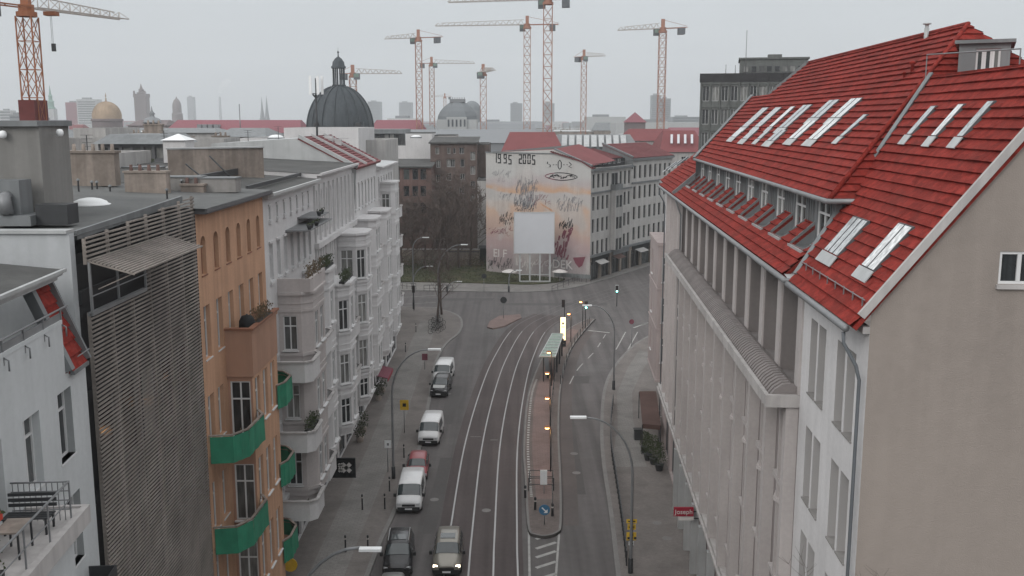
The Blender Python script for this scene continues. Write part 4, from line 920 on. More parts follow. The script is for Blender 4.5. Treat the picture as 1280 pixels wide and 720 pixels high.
def green_balcony(pl_, z, lbl):
    pts = pl_; s = MB(OF)
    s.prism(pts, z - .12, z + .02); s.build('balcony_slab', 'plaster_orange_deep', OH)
    cl_ = MB(OF); seg = pts[:-1] if True else pts
    for a, b in zip(pts[:-1], pts[1:]):
        n_ = 6; ex_ = -1 if a[0] < 5 and a[0] < 1 else (1 if a[0] > 10.5 else 0)
        for i in range(n_):
            p = [a[0] + (b[0] - a[0]) * i / n_, a[1] + (b[1] - a[1]) * i / n_]; q_ = [a[0] + (b[0] - a[0]) * (i + 1) / n_, a[1] + (b[1] - a[1]) * (i + 1) / n_]
            w1 = .03 * sin(i * 2.4); w2 = .03 * sin((i + 1) * 2.4)
            cl_.quad((p[0] + ex_ * .06, p[1] + w1 + .07, z - .28), (q_[0] + ex_ * .06, q_[1] + w2 + .07, z - .28), (q_[0] + ex_ * .06, q_[1] + .07, z + .98), (p[0] + ex_ * .06, p[1] + .07, z + .98))
    cl_.build('balcony_screen', 'green_cloth', OH)
    r_ = MB(OF)
    for a, b in zip(pts[:-1], pts[1:]): r_.bar((a[0], a[1], z + 1.03), (b[0], b[1], z + 1.03), .12, .06); r_.bar((a[0], a[1] + .04, z + .8), (b[0], b[1] + .04, z + .8), .03, .03)
    r_.build('handrail', 'plaster_old', OH)
for z in (11.8, 7.4, 3.0):
    green_balcony([(.25, 0), (.4, 1.0), (1.3, 1.5), (3.7, 1.6), (4.4, BD)], z, '')
    green_balcony([(8.2, BD), (8.9, 1.5), (10.4, 1.5), (11.3, .9), (11.6, 0)], z + .2, '')
for z in (12.0, 7.9, 3.9):
    pass
rf_ = MB(OF); rf_.quad((-.2, .55, 23.2), (OF.len, .55, 23.2), (OF.len, -12, 23.75), (-.2, -12, 23.75)); rf_.build('roof', 'roof_felt_light', OH)
rf_ = MB(OF); rf_.box((0, 0, 22.95), (OF.len, .5, 23.19)); rf_.box((-.1, .45, 23.03), (OF.len, .58, 23.17)); rf_.quad((-.0, 0, 20), (-.0, -12, 20), (-.0, -12, 23.7), (-.0, 0, 23.2)); rf_.build('eaves', 'frame_grey', OH)
plant_box(OF, BX0 + 1.3, BX0 + 4.0, BD - .25, BD + .15, 17.0, 45, 'dry shrubs and grasses in boxes on the orange bay terrace', 'leaf_dry', .6)
o = thing('covered_grill', OF.P(BX0 + 1.2, .7, 16.1), 'black covered grill on the orange bay terrace', 'grill'); g_ = MB(); g_.lathe(OF.P(BX0 + 1.2, .75, 16.1), [(.34, 0), (.38, .4), (.42, .8), (.40, 1.15), (.25, 1.4), (0, 1.45)], 12); g_.build('cover', 'sign_black', o)
g_ = MB(); g_.lathe(OF.P(BX0 + 1.2, .75, 17.5), [(.06, 0), (.06, .08), (0, .1)], 8); g_.build('knob', 'metal_dark', o)
plant_box(OF, .8, 3.0, 1.0, 1.35, 11.85, 12, 'low dry pot plants behind the upper near green screen', 'leaf_dry', .5)
# ---- white houses
def bay(H, fr, u0, u1, dd, z0, z1, floors, mt, name='bay', near=1.0, wst='std', roof='zinc', cham=.55):
    """polygonal bay: cheek towards the camera, chamfer, front, chamfer"""
    A, B, C_, Dd, E, Fq = (u0, 0), (u0, dd - cham), (u0 + cham, dd), (u1 - cham, dd), (u1, dd - cham), (u1, 0)
    mb = MB(); segs = [(A, B), (B, C_), (C_, Dd), (Dd, E), (E, Fq)]
    for a, b in segs:
        f2 = Fr(tuple(fr.P(a[0], a[1], 0)[:2]), to=tuple(fr.P(b[0], b[1], 0)[:2])); L = f2.len
        ops = []
        for (zz, hh) in floors:
            if L > 2.6: k = 2; ops += [(L * .12, L * .42, zz, zz + hh), (L * .58, L * .88, zz, zz + hh)]
            elif L > .9: ops.append((L * .5 - .42 if L < 1.5 else L * .5 - .5, L * .5 + .42 if L < 1.5 else L * .5 + .5, zz, zz + hh))
        m_ = MB(f2); wall(m_, 0, L, z0, z1, ops, 0, .14); mb.v2 = None
        b0 = len(mb.v); mb.v += m_.v; mb.f += [[i + b0 for i in f] for f in m_.f]; mb.m += m_.m
        for o_ in ops: window(H, f2, *o_, -.14, wst)
    mb.build(name, mt, H)
    def ring(g_, za, zb):
        t = MB(fr)
        pts = [(u0 - g_, -.02), (u0 - g_, dd - cham + g_ * .4), (u0 + cham - g_ * .4, dd + g_), (u1 - cham + g_ * .4, dd + g_), (u1 + g_, dd - cham + g_ * .4), (u1 + g_, -.02)]; t.prism(pts, za, zb); t.build(name + '_moulding', mt, H)
    for (zz, hh) in floors: ring(.10, zz - .34, zz - .14); ring(.06, zz + hh + .22, zz + hh + .36); ring(.04, zz + hh + .7, zz + hh + .76)
    ring(.16, z1 - .16, z1 + .02); ring(-.1, z0 - .3, z0)
def balcony(H, fr, u0, u1, d0, d1, z, mt, solid=True, cham=.4, plant=None):
    pts = [(u0, d0), (u0, d1 - cham), (u0 + cham, d1), (u1 - cham, d1), (u1, d1 - cham), (u1, d0)]
    m_ = MB(fr); m_.prism(pts, z - .22, z)
    i_ = .13; 
    for a, b in zip(pts[:-1], pts[1:]):
        A, B = Vector((*a, 0)), Vector((*b, 0)); t = (B - A).normalized(); n = Vector((-t.y, t.x, 0)) * -i_
        c1, c2 = A + n, B + n
        m_.prism([a, b, (c2.x, c2.y), (c1.x, c1.y)], z, z + .95)
    m_.build('balcony', mt, H)
    c = MB(fr)
    for a, b in zip(pts[:-1], pts[1:]): c.bar((a[0], a[1], z + 1.0), (b[0], b[1], z + 1.0), .22, .09)
    c.build('balcony_coping', 'stone_trim', H)
def facade(H, fr, zt_, ops, mt, part='street_wall', wst='std', dep=.22, trim=True):
    w = MB(fr); wall(w, 0, fr.len, 0, zt_, ops, 0, dep); w.build(part, mt, H)
    for o_ in ops: window(H, fr, *o_[:4], -dep, wst if o_[2] > 4.3 else 'shop')
    if trim:
        t = MB(fr)
        for o_ in ops:
            if o_[2] > 4.3: s_ = MB(fr); s_.box((o_[0] - .12, 0, o_[3] + .08), (o_[1] + .12, .1, o_[3] + .2)); s_.build('window_hood', mt, H); s_ = MB(fr); s_.box((o_[0] - .1, 0, o_[2] - .22), (o_[1] + .1, .12, o_[2] - .08)); s_.build('window_apron', mt, H)
        for z in (4.35,): t.box((0, 0, z), (fr.len, .25, z + .3))
        t.build('trim', mt, H)
def grid(n, L, w, zs, m0=.6):
    st = (L - 2 * m0) / n; return [(m0 + st * i + (st - w) / 2, m0 + st * i + (st + w) / 2, z, z + h) for z, h in zs for i in range(n)]
def shops(L, n): st = L / n; return [(st * i + .35, st * (i + 1) - .35, .2, 3.9) for i in range(n)]
# white A (Y 54.9 - 68.8)
FA = Lf(54.9, 68.8); A_ = thing('apartment_house', (XL, 54.9, 0), 'white house next to the orange one with bay, balconies and plant terraces', 'house')
z4 = [(17.9, 2.1), (13.6, 2.1), (9.4, 2.1), (5.2, 2.1)]
opsA = [o_ for o_ in grid(7, FA.len, .85, z4) if not (3.6 < (o_[0] + o_[1]) / 2 < 11.5 and o_[2] < 17)] + grid(7, FA.len, .45, [(21.4, .7)]) + shops(FA.len, 4)
facade(A_, FA, 22.9, opsA, 'plaster_white')
bay(A_, FA, 2.6, 7.3, 1.95, 4.4, 17.0, [(13.5, 2.1), (9.3, 2.1), (5.1, 2.1)], 'plaster_warm', cham=.6)
bay(A_, FA, 9.6, 12.9, 1.6, 4.4, 17.2, [(13.5, 2.1), (9.3, 2.1), (5.1, 2.1)], 'plaster_white')
for z in (12.3, 8.1, 3.9): balcony(A_, FA, .45, 3.3, 0, 2.3, z, 'plaster_white'); balcony(A_, FA, 6.7, 9.8, 0, 1.9, z, 'plaster_white')
pr_t = MB(FA); 
pr_t.box((2.6, 1.8, 17.0), (7.3, 1.95, 17.8)); pr_t.box((2.6, 0, 17.0), (2.75, 1.8, 17.8)); pr_t.build('terrace_parapet', 'plaster_warm', A_)
ld = MB(FA)
ld.box((5.2, 0, 20.3), (12.8, 1.5, 20.38)); ld.box((8.7, 0, 20.75), (12.9, 1.3, 20.83)); ld.build('terrace_canopy', 'metal_grey', A_)
for i, (u, d, z) in enumerate(((5.6, 1.4, 20.38), (6.6, 1.3, 20.38), (7.8, 1.4, 20.38), (9.8, 1.2, 20.83), (11.2, 1.1, 20.83))):
    q = thing('clay_pot', FA.P(u, d, z), 'small dark pot on the ledge of the white house beside the orange one', 'pot', 'pots on the upper ledge of the white house'); m_ = MB(); m_.lathe(FA.P(u, d, z), [(.10, 0), (.17, .22), (.17, .28), (0, .24)], 10); m_.build('pot', 'metal_dark', q)
    m_ = MB(FA); plants(m_, FA, u - .1, u + .1, d - .1, d + .1, z + .22, 2, .15); m_.build('foliage', 'leaf_dark', q)
plant_box(FA, 2.7, 7.2, 1.5, 1.9, 17.4, 60, 'dry shrubs along the terrace parapet of the first white bay', 'leaf_dry', .9)
plant_box(FA, 9.7, 12.8, 1.1, 1.5, 17.2, 60, 'dense dark planting on the terrace of the second white bay', 'leaf_dark', .6)
plant_box(FA, .7, 3.0, 1.7, 2.1, 9.0, 40, 'dark plants crowding the middle balcony of the white house', 'leaf_dark', .55)
plant_box(FA, .9, 2.2, 1.4, 1.7, 3.95, 20, 'dark plants on the lowest balcony of the white house', 'leaf_dark', .3)
def roofs(H, fr, z, zi, depth, mt='roof_felt', edge='metal_light', ov=.6):
    r_ = MB(fr); r_.quad((-.05, ov, z), (fr.len + .05, ov, z), (fr.len + .05, -depth, zi), (-.05, -depth, zi)); r_.build('roof', mt, H)
    e_ = MB(fr); e_.box((0, 0, z - .35), (fr.len, ov * .55, z - .14)); e_.box((0, ov - .08, z - .14), (fr.len, ov + .04, z + .02)); e_.box((0, 0, z - .14), (fr.len, ov - .08, z - .01)); e_.quad((0, 0, z - 3), (0, -depth, z - 3), (0, -depth, zi), (0, 0, z)); e_.quad((fr.len, 0, 0), (fr.len, -depth, 0), (fr.len, -depth, zi), (fr.len, 0, z)); e_.build('eaves', edge, H)
roofs(A_, FA, 23.0, 23.9, 12, 'roof_felt')
sp = MB(FA); sp.box((0, -.9, 23.2), (FA.len, -.75, 23.42)); sp.box((0, -4.2, 23.5), (FA.len, -4.0, 23.9)); sp.build('roof_upstand', 'metal_dark', A_)
# white B (Y 68.8 - 86)
FBb = Lf(68.8, 86); B_ = thing('apartment_house', (XL, 68.8, 0), 'white house with tall pilaster windows on top and two stacked bays', 'house')
opsB = grid(9, FBb.len, .62, [(18.9, 3.2)], .3) + [o_ for o_ in grid(9, FBb.len, .62, [(15.2, 2.7)], .3)] + [o_ for o_ in grid(6, FBb.len, .9, [(11.1, 2.3), (7.2, 2.3)]) if not (2 < (o_[0] + o_[1]) / 2 < 6.5)] + shops(FBb.len, 5)
facade(B_, FBb, 23.2, opsB, 'plaster_white', trim=False, wst='grey', dep=.16)
t = MB(FBb); st = (FBb.len - .6) / 9
for i in range(10): s_ = MB(FBb); s_.box((.3 + st * i - .13, 0, 15.0), (.3 + st * i + .13, .15, 22.5)); s_.build('pilaster', 'plaster_white', B_)
t.box((0, 0, 18.1), (FBb.len, .35, 18.5)); t.box((0, 0, 14.4), (FBb.len, .2, 14.7)); t.box((0, 0, 4.3), (FBb.len, .3, 4.6)); t.build('pilaster_trim', 'plaster_white', B_)
bay(B_, FBb, 1.2, 5.2, 2.0, 4.4, 15.4, [(12.0, 2.2), (8.0, 2.2), (5.0, 1.9)], 'plaster_white', cham=.7)
bay(B_, FBb, 8.8, 12.8, 2.2, 4.4, 18.2, [(14.6, 2.3), (11.0, 2.3), (7.3, 2.3), (4.9, 1.5)], 'plaster_white', cham=.7)
for z in (10.6, 6.7): balcony(B_, FBb, 4.9, 8.9, 0, 1.7, z, 'plaster_white')
for z in (13.5, 10.0, 6.4): balcony(B_, FBb, 12.6, 16.2, 0, 1.6, z, 'plaster_white')
roofs(B_, FBb, 23.35, 24.0, 12, 'roof_felt', 'plaster_white')
pl_ = plant_box(FBb, 1.3, 4.8, 1.4, 1.8, 15.4, 60, 'bushy dark planting on top of the tall windows house bay', 'leaf_dark', .6)
# white C, D
FCc = Lf(86, 101.5); C2 = thing('apartment_house', (XL, 86, 0), 'pale house with red patched roof and many narrow balconies', 'house')
opsC = grid(7, FCc.len, .85, [(19.2, 2.1), (15.6, 2.1), (12.0, 2.1), (8.4, 2.1), (4.9, 2.1)]) + shops(FCc.len, 4)
facade(C2, FCc, 22.9, opsC, 'plaster_white')
for u0, u1 in ((1.0, 5.2), (8.8, 13.2)): bay(C2, FCc, u0, u1, 1.7, 4.4, 18.4, [(15.4, 2.0), (11.8, 2.0), (8.2, 2.0), (4.9, 1.8)], 'plaster_white')
for z in (14.3, 10.7, 7.1): balcony(C2, FCc, 5.4, 8.6, 0, 1.5, z, 'plaster_white')
rC = MB(); q = [FCc.P(-.1, .5, 22.9), FCc.P(FCc.len, .5, 22.9), FCc.P(FCc.len, -4.5, 25.5), FCc.P(-.1, -4.5, 25.5)]; tiles(rC, q, .4); rC.build('roof', 'roof_tile_far', C2)
rC = MB(FCc); rC.bar((5.5, .5, 23.05), (5.5, -4.5, 25.68), .3, .2); rC.bar((11.5, .5, 23.05), (11.5, -4.5, 25.68), .3, .2); rC.bar((0, .5, 23.0), (0, -4.5, 25.65), .3, .3); rC.quad((0, 0, 18), (0, -4.5, 18), (0, -4.5, 25.5), (0, .4, 22.9)); rC.quad((0, -4.5, 25.45), (FCc.len, -4.5, 25.45), (FCc.len, -12, 25.0), (0, -12, 25.0)); rC.quad((0, -4.5, 18), (0, -12, 18), (0, -12, 25), (0, -4.5, 25.45)); rC.build('roof_flashing', 'zinc_light', C2)
FDd = Lf(101.5, 115.6); D2 = thing('apartment_house', (XL, 101.5, 0), 'farthest pale corner house of the left row with small round balconies', 'house')
opsD = grid(6, FDd.len, .85, [(19.0, 2.0), (15.5, 2.0), (12.0, 2.0), (8.5, 2.0), (5.0, 2.0)]) + shops(FDd.len, 3)
facade(D2, FDd, 22.2, opsD, 'plaster_white')
bay(D2, FDd, 2.5, 6.5, 1.5, 4.4, 20.6, [(17.6, 1.8), (14.2, 1.8), (10.8, 1.8), (7.4, 1.8), (4.9, 1.2)], 'plaster_white', cham=.4)
for z in (16.4, 13.0, 9.6, 6.2): balcony(D2, FDd, 6.9, 9.0, 0, 1.2, z, 'plaster_white', cham=.3); balcony(D2, FDd, 10.0, 12.4, 0, 1.2, z, 'plaster_white', cham=.3)
FE = Fr(tuple(FDd.P(FDd.len, -14, 0)[:2]), to=tuple(FDd.P(FDd.len, 0, 0)[:2])); 
roofs(D2, FDd, 22.3, 23.2, 12, 'zinc_light', 'plaster_white')
for i, u in enumerate((1, 5, 9)):
    pass
# ground-floor awnings, banner
o = thing('hanging_banner', FA.P(11.5, 1.5, 4.6), 'black banner with a pale crossed shape hanging from the white row', 'banner')
q0 = D(416, 597, 68.5); q1 = D(445, 598, 68.5); zt0 = D(430, 573, 68.5).z
b_ = MB(); b_.box((q0.x, 68.45, q0.z), (q1.x, 68.5, zt0)); b_.build('cloth', 'sign_black', o)
cxx, czz = (q0.x + q1.x) / 2 + .05, (q0.z + zt0) / 2; 
e_ = MB(); s_ = .26
for (ox, oz, r_) in ((0.12, .05, 1.15), (-.30, .22, .5), (-.30, -.12, .5)):
    for sg_ in (-1, 1): e_.bar((cxx + ox - s_ * r_, 68.42, czz + oz - s_ * r_ * sg_), (cxx + ox + s_ * r_, 68.42, czz + oz + s_ * r_ * sg_), .02, .2 * r_ + .05)
e_.build('emblem', 'paint_pale', o)
p_ = MB(); p_.tube([(q0.x - 1.6, 68.5, zt0 + .03), (q1.x, 68.5, zt0 + .03)], .03, 6); p_.build('bracket', 'metal_dark', o)
# ---- roofs and rear buildings behind the left row
def flat_block(x0, x1, y0, y1, z, lab, wallm='plaster_grey', roofm='roof_felt', par=.5, name='rear_building', extra=None):
    o = thing(name, ((x0 + x1) / 2, y0, 0), lab, 'building'); w = MB(); w.box((x0, y0, 0), (x1, y1, z)); w.build('wall', wallm, o)
    r_ = MB(); r_.quad((x0 + .25, y0 + .25, z + .03), (x1 - .25, y0 + .25, z + .03), (x1 - .25, y1, z + .03), (x0 + .25, y1, z + .03)); r_.build('roof', roofm, o)
    p_ = MB()
    for a, b in (((x0, y0), (x1, y0 + .25)), ((x0, y1 - .25), (x1, y1)), ((x0, y0 + .25), (x0 + .25, y1 - .25)), ((x1 - .25, y0 + .25), (x1, y1 - .25))): p_.box((*a, z), (*b, z + par))
    p_.build('parapet', roofm if par < .3 else wallm, o)
    if extra: extra(o)
    return o
def chimneys(*ls):
    def f(o):
        for (x, y, z, w, h) in ls:
            c = MB(); c.box((x - w / 2, y, z), (x + w / 2, y + .7, z + h)); c.box((x - w / 2 - .08, y - .08, z + h), (x + w / 2 + .08, y + .78, z + h + .12))
            for k in range(int(w / .5)): c.lathe((x - w / 2 + .3 + k * .5, y + .35, z + h + .12), [(.11, 0), (.09, .35), (0, .35)], 8)
            c.build('chimney', 'plaster_old', o)
    return f
def roofstuff(*fs):
    def f(o):
        for q in fs: q(o)
    return f
flat_block(-40, -26, 44, 56, 23.9, 'low flat grey roof directly behind the orange house, with brick chimney blocks', 'plaster_grey', 'roof_felt', .15, extra=roofstuff(chimneys((-22.2, 52, 23.6, 3.0, 1.7), (-28.5, 51, 23.9, 2.2, 1.3), (-33, 53, 23.9, 3, 1.2)), lambda o: [dome_light(SM, u, d, 23.95, .8, o) for u, d in ((16, -13), (19, -15), (22, -14.5), (23, -17))]))
flat_block(-60, -26, 57, 72, 24.5, 'rear building with long pale parapet wall and slanting lightning rods', 'plaster_grey', 'roof_felt_light', .35)
wlb = thing('parapet_wall', (-24, 58, 23.3), 'long brownish rendered fire wall rising from the roofs left of centre', 'wall'); w = MB(); 
a, b = D(212, 222, 62), D(330, 212, 66); w.prism([(a.x, 62), (b.x, 66), (b.x - .2, 66.4), (a.x - .2, 62.4)], 23, D(212, 187, 62).z); w.build('wall', 'plaster_old', wlb)
w = MB(); zc_ = D(212, 187, 62).z; w.prism([(a.x - .1, 61.9), (b.x + .1, 65.9), (b.x - .2, 66.5), (a.x - .3, 62.5)], zc_ + .003, zc_ + .1); w.build('coping', 'zinc_light', wlb)
a2, b2 = D(290, 222, 78), D(480, 214, 100)
flat_block(-70, -27, 94, 99.5, 24.9, 'wide flat building behind the row with pale roof sheets', 'plaster_grey', 'roof_felt_light', .4, extra=chimneys((-34, 95, 24.9, 1.6, 1.6), (-44, 96, 24.9, 2.2, 1.3)))
sgb = thing('roof_pavilion', (D(225, 190, 70).x, 70, 24.5), 'small white roof hut with pyramid cap among the left roofs', 'roof hut')
q = D(224, 188, 72); w = MB(); w.box((q.x - .8, 71, 24.0), (q.x + .8, 73, D(238, 175, 72).z)); w.build('wall', 'plaster_white', sgb)
w = MB(); zt2 = D(238, 175, 72).z; zt3 = D(238, 167, 72).z; w.add([(q.x - .9, 70.8, zt2), (q.x + .9, 70.8, zt2), (q.x + .9, 73.2, zt2), (q.x - .9, 73.2, zt2), (q.x, 72, zt3)], [(0, 1, 4), (1, 2, 4), (2, 3, 4), (3, 0, 4)]); w.build('roof', 'lamp_white', sgb)
# dark glazed penthouse with hipped zinc roof
q0, q1 = D(124, 200, 84), D(206, 200, 84); ph = thing('penthouse', ((q0.x + q1.x) / 2, 84, 24.5), 'dark glazed penthouse with slate blue roof and hedge, left rooftops', 'penthouse')
zlo, zmi, zhi = D(150, 203, 84).z, D(150, 180, 84).z, D(150, 168, 84).z
fp_ = Fr((q0.x, 84), to=(q1.x, 84)); w = MB(fp_); n_ = 6; ops = [(fp_.len * i / n_ + .12, fp_.len * (i + 1) / n_ - .12, zlo + .3, zmi - .25) for i in range(n_)]
wall(w, 0, fp_.len, zlo - 2, zmi, ops, 0, .2); w.quad((fp_.len, 0, zlo - 2), (fp_.len, -8, zlo - 2), (fp_.len, -8, zmi), (fp_.len, 0, zmi)); w.build('wall', 'frame_grey', ph)
for o_ in ops: window(ph, fp_, *o_, -.2, 'grey')
w = MB(fp_); w.add([(-.4, .4, zmi), (fp_.len + .4, .4, zmi), (fp_.len + .4, -8, zmi), (-.4, -8, zmi), (.6, -1, zhi), (fp_.len - .4, -1, zhi), (fp_.len - .4, -7, zhi), (.6, -7, zhi)], [(0, 1, 5, 4), (1, 2, 6, 5), (2, 3, 7, 6), (3, 0, 4, 7), (4, 5, 6, 7), (0, 3, 2, 1)]); w.build('roof', 'zinc', ph)
hd = thing('hedge', (q0.x, 83, 24.5), 'clipped dark hedge in troughs before the dark penthouse', 'hedge'); w = MB(Fr((q0.x - .5, 82.6), to=(q1.x - 1, 82.6))); plants(w, None, 0, fp_.len, -.3, .3, zlo - .4, 380, .7); w.build('foliage', 'leaf_dark', hd)
w = MB(Fr((q0.x - .5, 82.6), to=(q1.x - 1, 82.6))); w.box((0, -.3, zlo - 1.2), (fp_.len, .3, zlo - .35)); w.build('trough', 'metal_dark', hd)
flat_block(-90, -27.5, 84.2, 93, D(150, 203, 84).z - .05, 'large rear block carrying the glazed penthouse', 'plaster_grey', 'roof_felt', .2)
# long slate roofs behind
def gable_block(name, x0, x1, y0, y1, z, zr_, lab, wallm, roofm, wins=True, cat='building', axis='x', hip=1.5):
    o = thing(name, ((x0 + x1) / 2, y0, 0), lab, cat); f_ = Fr((x0, y0), to=(x1, y0)); w = MB(f_); ops = []
    if wins:
        n_ = max(2, int((x1 - x0) / 3.2)); nf = max(1, int((z - 4) / 3.6)); ops = [((x1 - x0) * (i + .5) / n_ - .5, (x1 - x0) * (i + .5) / n_ + .5, z - 3.0 - 3.5 * k, z - 1.0 - 3.5 * k) for i in range(n_) for k in range(min(nf, 3))][:90]
    wall(w, 0, f_.len, 0, z, ops, 0, .25); w.quad((0, 0, 0), (0, -(y1 - y0), 0), (0, -(y1 - y0), z), (0, 0, z)); w.quad((f_.len, 0, 0), (f_.len, -(y1 - y0), 0), (f_.len, -(y1 - y0), z), (f_.len, 0, z)); w.build('wall', wallm, o)
    for o_ in ops: window(o, f_, *o_, -.25, 'far')
    r_ = MB(); ym = (y0 + y1) / 2; r_.add([(x0 - .3, y0 - .4, z), (x1 + .3, y0 - .4, z), (x1 + .3, y1 + .4, z), (x0 - .3, y1 + .4, z), (x0 + hip, ym - 1, zr_), (x1 - hip, ym - 1, zr_), (x1 - hip, ym + 1, zr_), (x0 + hip, ym + 1, zr_)], [(0, 1, 5, 4), (1, 2, 6, 5), (2, 3, 7, 6), (3, 0, 4, 7), (4, 5, 6, 7), (0, 3, 2, 1)]); r_.build('roof', roofm, o)
    return o
# ================================================================= middle ground: mural house and its row
def ground_pt(x, y, z=0): return G(x, y, z)
m0, m1 = G(608, 341), G(737, 353)
MW = Fr((m0.x, m0.y), to=(m1.x, m1.y)); MH = thing('mural_house', (m0.x, m0.y, 0), 'corner house with painted windowless wall reading 1995 2005', 'house')
zA = MW.at(608, 191)[1]; uK, zK = MW.at(693, 187); uR, zR = MW.len, MW.at(734, 208)[1]
w = MB(MW); w.mi = 0; w.quad((0, 0, 0), (MW.len, 0, 0), (MW.len, 0, zR), (uK, 0, zK), (0, 0, zA)); w.quad((0, 0, 0), (0, -14, 0), (0, -14, zA), (0, 0, zA)); w.build('painted_wall', 'mural_paint', MH)
w = MB(MW); w.box((-.1, -.3, zA + .0), (uK, .12, zA + .18)); w.bar((uK, -.1, zK + .1), (MW.len + .2, -.1, zR + .1), .4, .25); w.build('wall_coping', 'zinc', MH)
def seg(mb, ch, u, z, w_, h, t, d=.03):
    S = {'0': 'abcdef', '1': 'm', '2': 'abged', '5': 'afgcd', '9': 'abcdfg', '4': 'fgbc'}[ch]; m_ = h / 2
    R = {'a': (u, z + h - t, u + w_, z + h), 'd': (u, z, u + w_, z + t), 'g': (u + t * .3, z + m_ - t / 2, u + w_ - t * .3, z + m_ + t / 2), 'f': (u, z + m_ + t * .3, u + t, z + h - t * .6), 'e': (u, z + t * .6, u + t, z + m_ - t * .3), 'b': (u + w_ - t, z + m_ + t * .3, u + w_, z + h - t * .6), 'c': (u + w_ - t, z + t * .6, u + w_, z + m_ - t * .3), 'm': (u + w_ - t, z, u + w_, z + h)}
    for i, k in enumerate(S): x0, z0, x1, z1 = R[k]; mb.box((x0, .004 + .0012 * i, z0), (x1, d + .001 * i, z1))
u19, zt_ = MW.at(619, 192); _, zb_ = MW.at(619, 204); us = [MW.at(x, 198)[0] for x in (618.0, 622.3, 629.5, 635.5, 648.5, 653.5, 659.3, 665)]
hh = zt_ - zb_
for ch_, u, dz_ in zip('19952005', us, (0.1, 0, 0, -.15, 0, 0, 0, -.1)): nm = MB(MW); seg(nm, ch_, u - (0.15 if ch_ == '1' else 0), zb_ + dz_, .66, hh, .21); nm.build('painted_number', 'paint_ink', MH)
def scribble(mb, u0, u1, z0, z1, n, w_=.09, d=.02, loops=True):
    for i in range(n):
        cu, cz = u0 + (u1 - u0) * (i + .5) / n, random.uniform(z0, z1); r1, r2 = (u1 - u0) / n * random.uniform(.7, 1.7), (z1 - z0) * random.uniform(.15, .5)
        a0 = random.uniform(0, 6); ph = random.uniform(.7, 1.5); pts = [(cu + r1 * .8 * cos(a0 + t * .55), cz + r2 * .75 * sin(a0 * 1.3 + t * .55 * ph)) for t in range(random.randint(6, 11))]
        dd = d + .002 * (i % 7)
        for p, q in zip(pts[:-1], pts[1:]):
            v = Vector((q[0] - p[0], q[1] - p[1])); 
            if v.length < .02: continue
            k = Vector((-v.y, v.x)).normalized() * w_ / 2; mb.quad((p[0] - k.x, dd, p[1] - k.y), (q[0] - k.x, dd, q[1] - k.y), (q[0] + k.x, dd, q[1] + k.y), (p[0] + k.x, dd, p[1] + k.y)); dd += .0004
def mu(x, y): return MW.at(x, y)
for (x0, y0, x1, y1, n, mt, w_) in ((616, 214, 638, 226, 7, 'paint_grey', .05), (645, 226, 672, 242, 16, 'paint_grey', .10), (643, 244, 672, 258, 18, 'paint_grey', .12), (660, 244, 688, 256, 9, 'paint_maroon', .06), (644, 254, 668, 264, 12, 'paint_ink', .10), (624, 267, 642, 280, 11, 'paint_ink', .10),
    (696, 246, 728, 262, 14, 'paint_grey', .11), (699, 273, 716, 284, 12, 'paint_ink', .14), (612, 282, 640, 293, 8, 'paint_maroon', .09), (624, 241, 640, 250, 7, 'paint_grey', .08), (610, 322, 640, 336, 16, 'paint_ink', .10), (645, 322, 690, 338, 20, 'paint_pale', .09), (690, 322, 714, 336, 12, 'paint_grey', .12), (703, 286, 715, 298, 5, 'paint_maroon', .3), (693, 296, 711, 320, 9, 'paint_maroon', .30), (650, 228, 668, 262, 16, 'paint_grey', .06)):
    s_ = MB(MW); a, z1 = mu(x0, y0); b, z0 = mu(x1, y1); scribble(s_, a, b, z0, z1, n * 2, w_ * .7); s_.build('graffiti', mt, MH)
# upper row of separate letters, and the long pointed emblem beneath it
s_ = MB(MW)
for i, (x, t) in enumerate(((686, 's'), (692, '.'), (695.5, '.'), (699.7, 'o'), (705, '-'), (709, '.'), (713, 'e'))):
    u, z = mu(x, 206)
    if t in '.-': s_.box((u - .15, .01, z - .05), (u + .15, .03, z + .05)); continue
    h = {'s': .95, 'o': 1.35, 'e': 1.0}[t]; pts = {'s': [(.3, 1), (-.2, .9), (-.3, .3), (.3, 0), (.25, -.7), (-.3, -.9)], 'o': [(0, 1), (-.3, .5), (-.3, -.5), (0, -1), (.3, -.5), (.3, .5), (0, 1)], 'e': [(.35, .8), (-.25, .7), (.2, 0), (-.3, -.5), (.3, -.9)]}[t]
    for k, (p, q) in enumerate(zip(pts[:-1], pts[1:])): s_.bar((u + p[0], .02 + .001 * k, z + p[1] * h * .6), (u + q[0], .02 + .001 * k, z + q[1] * h * .6), .02, .16) if False else s_.quad((u + p[0] - .09, .02 + .001 * k, z + p[1] * h * .6), (u + p[0] + .09, .02 + .001 * k, z + p[1] * h * .6 + .02), (u + q[0] + .09, .02 + .001 * k, z + q[1] * h * .6 + .02), (u + q[0] - .09, .02 + .001 * k, z + q[1] * h * .6))
s_.build('painted_letters', 'paint_ink', MH)
ua, zz_ = mu(681, 220); ub, _ = mu(722, 220); um = (ua + ub) / 2; out = MB(MW); ink = MB(MW); N_ = 26
for i in range(N_):
    t0, t1 = i / N_, (i + 1) / N_; f_ = lambda t: .62 * sin(pi * t) ** .6
    for s in (-1, 1):
        a, b = (ua + (ub - ua) * t0, zz_ + s * f_(t0)), (ua + (ub - ua) * t1, zz_ + s * f_(t1)); (out if t0 < .3 else ink).quad((a[0], .02, a[1] - .07), (b[0], .02, b[1] - .07), (b[0], .02, b[1] + .07), (a[0], .02, a[1] + .07))
scribble(ink, ua + .8, ub - .6, zz_ - .25, zz_ + .25, 22, .10, .03)
out.build('painted_emblem', 'paint_maroon', MH); ink.build('painted_emblem', 'paint_ink', MH)
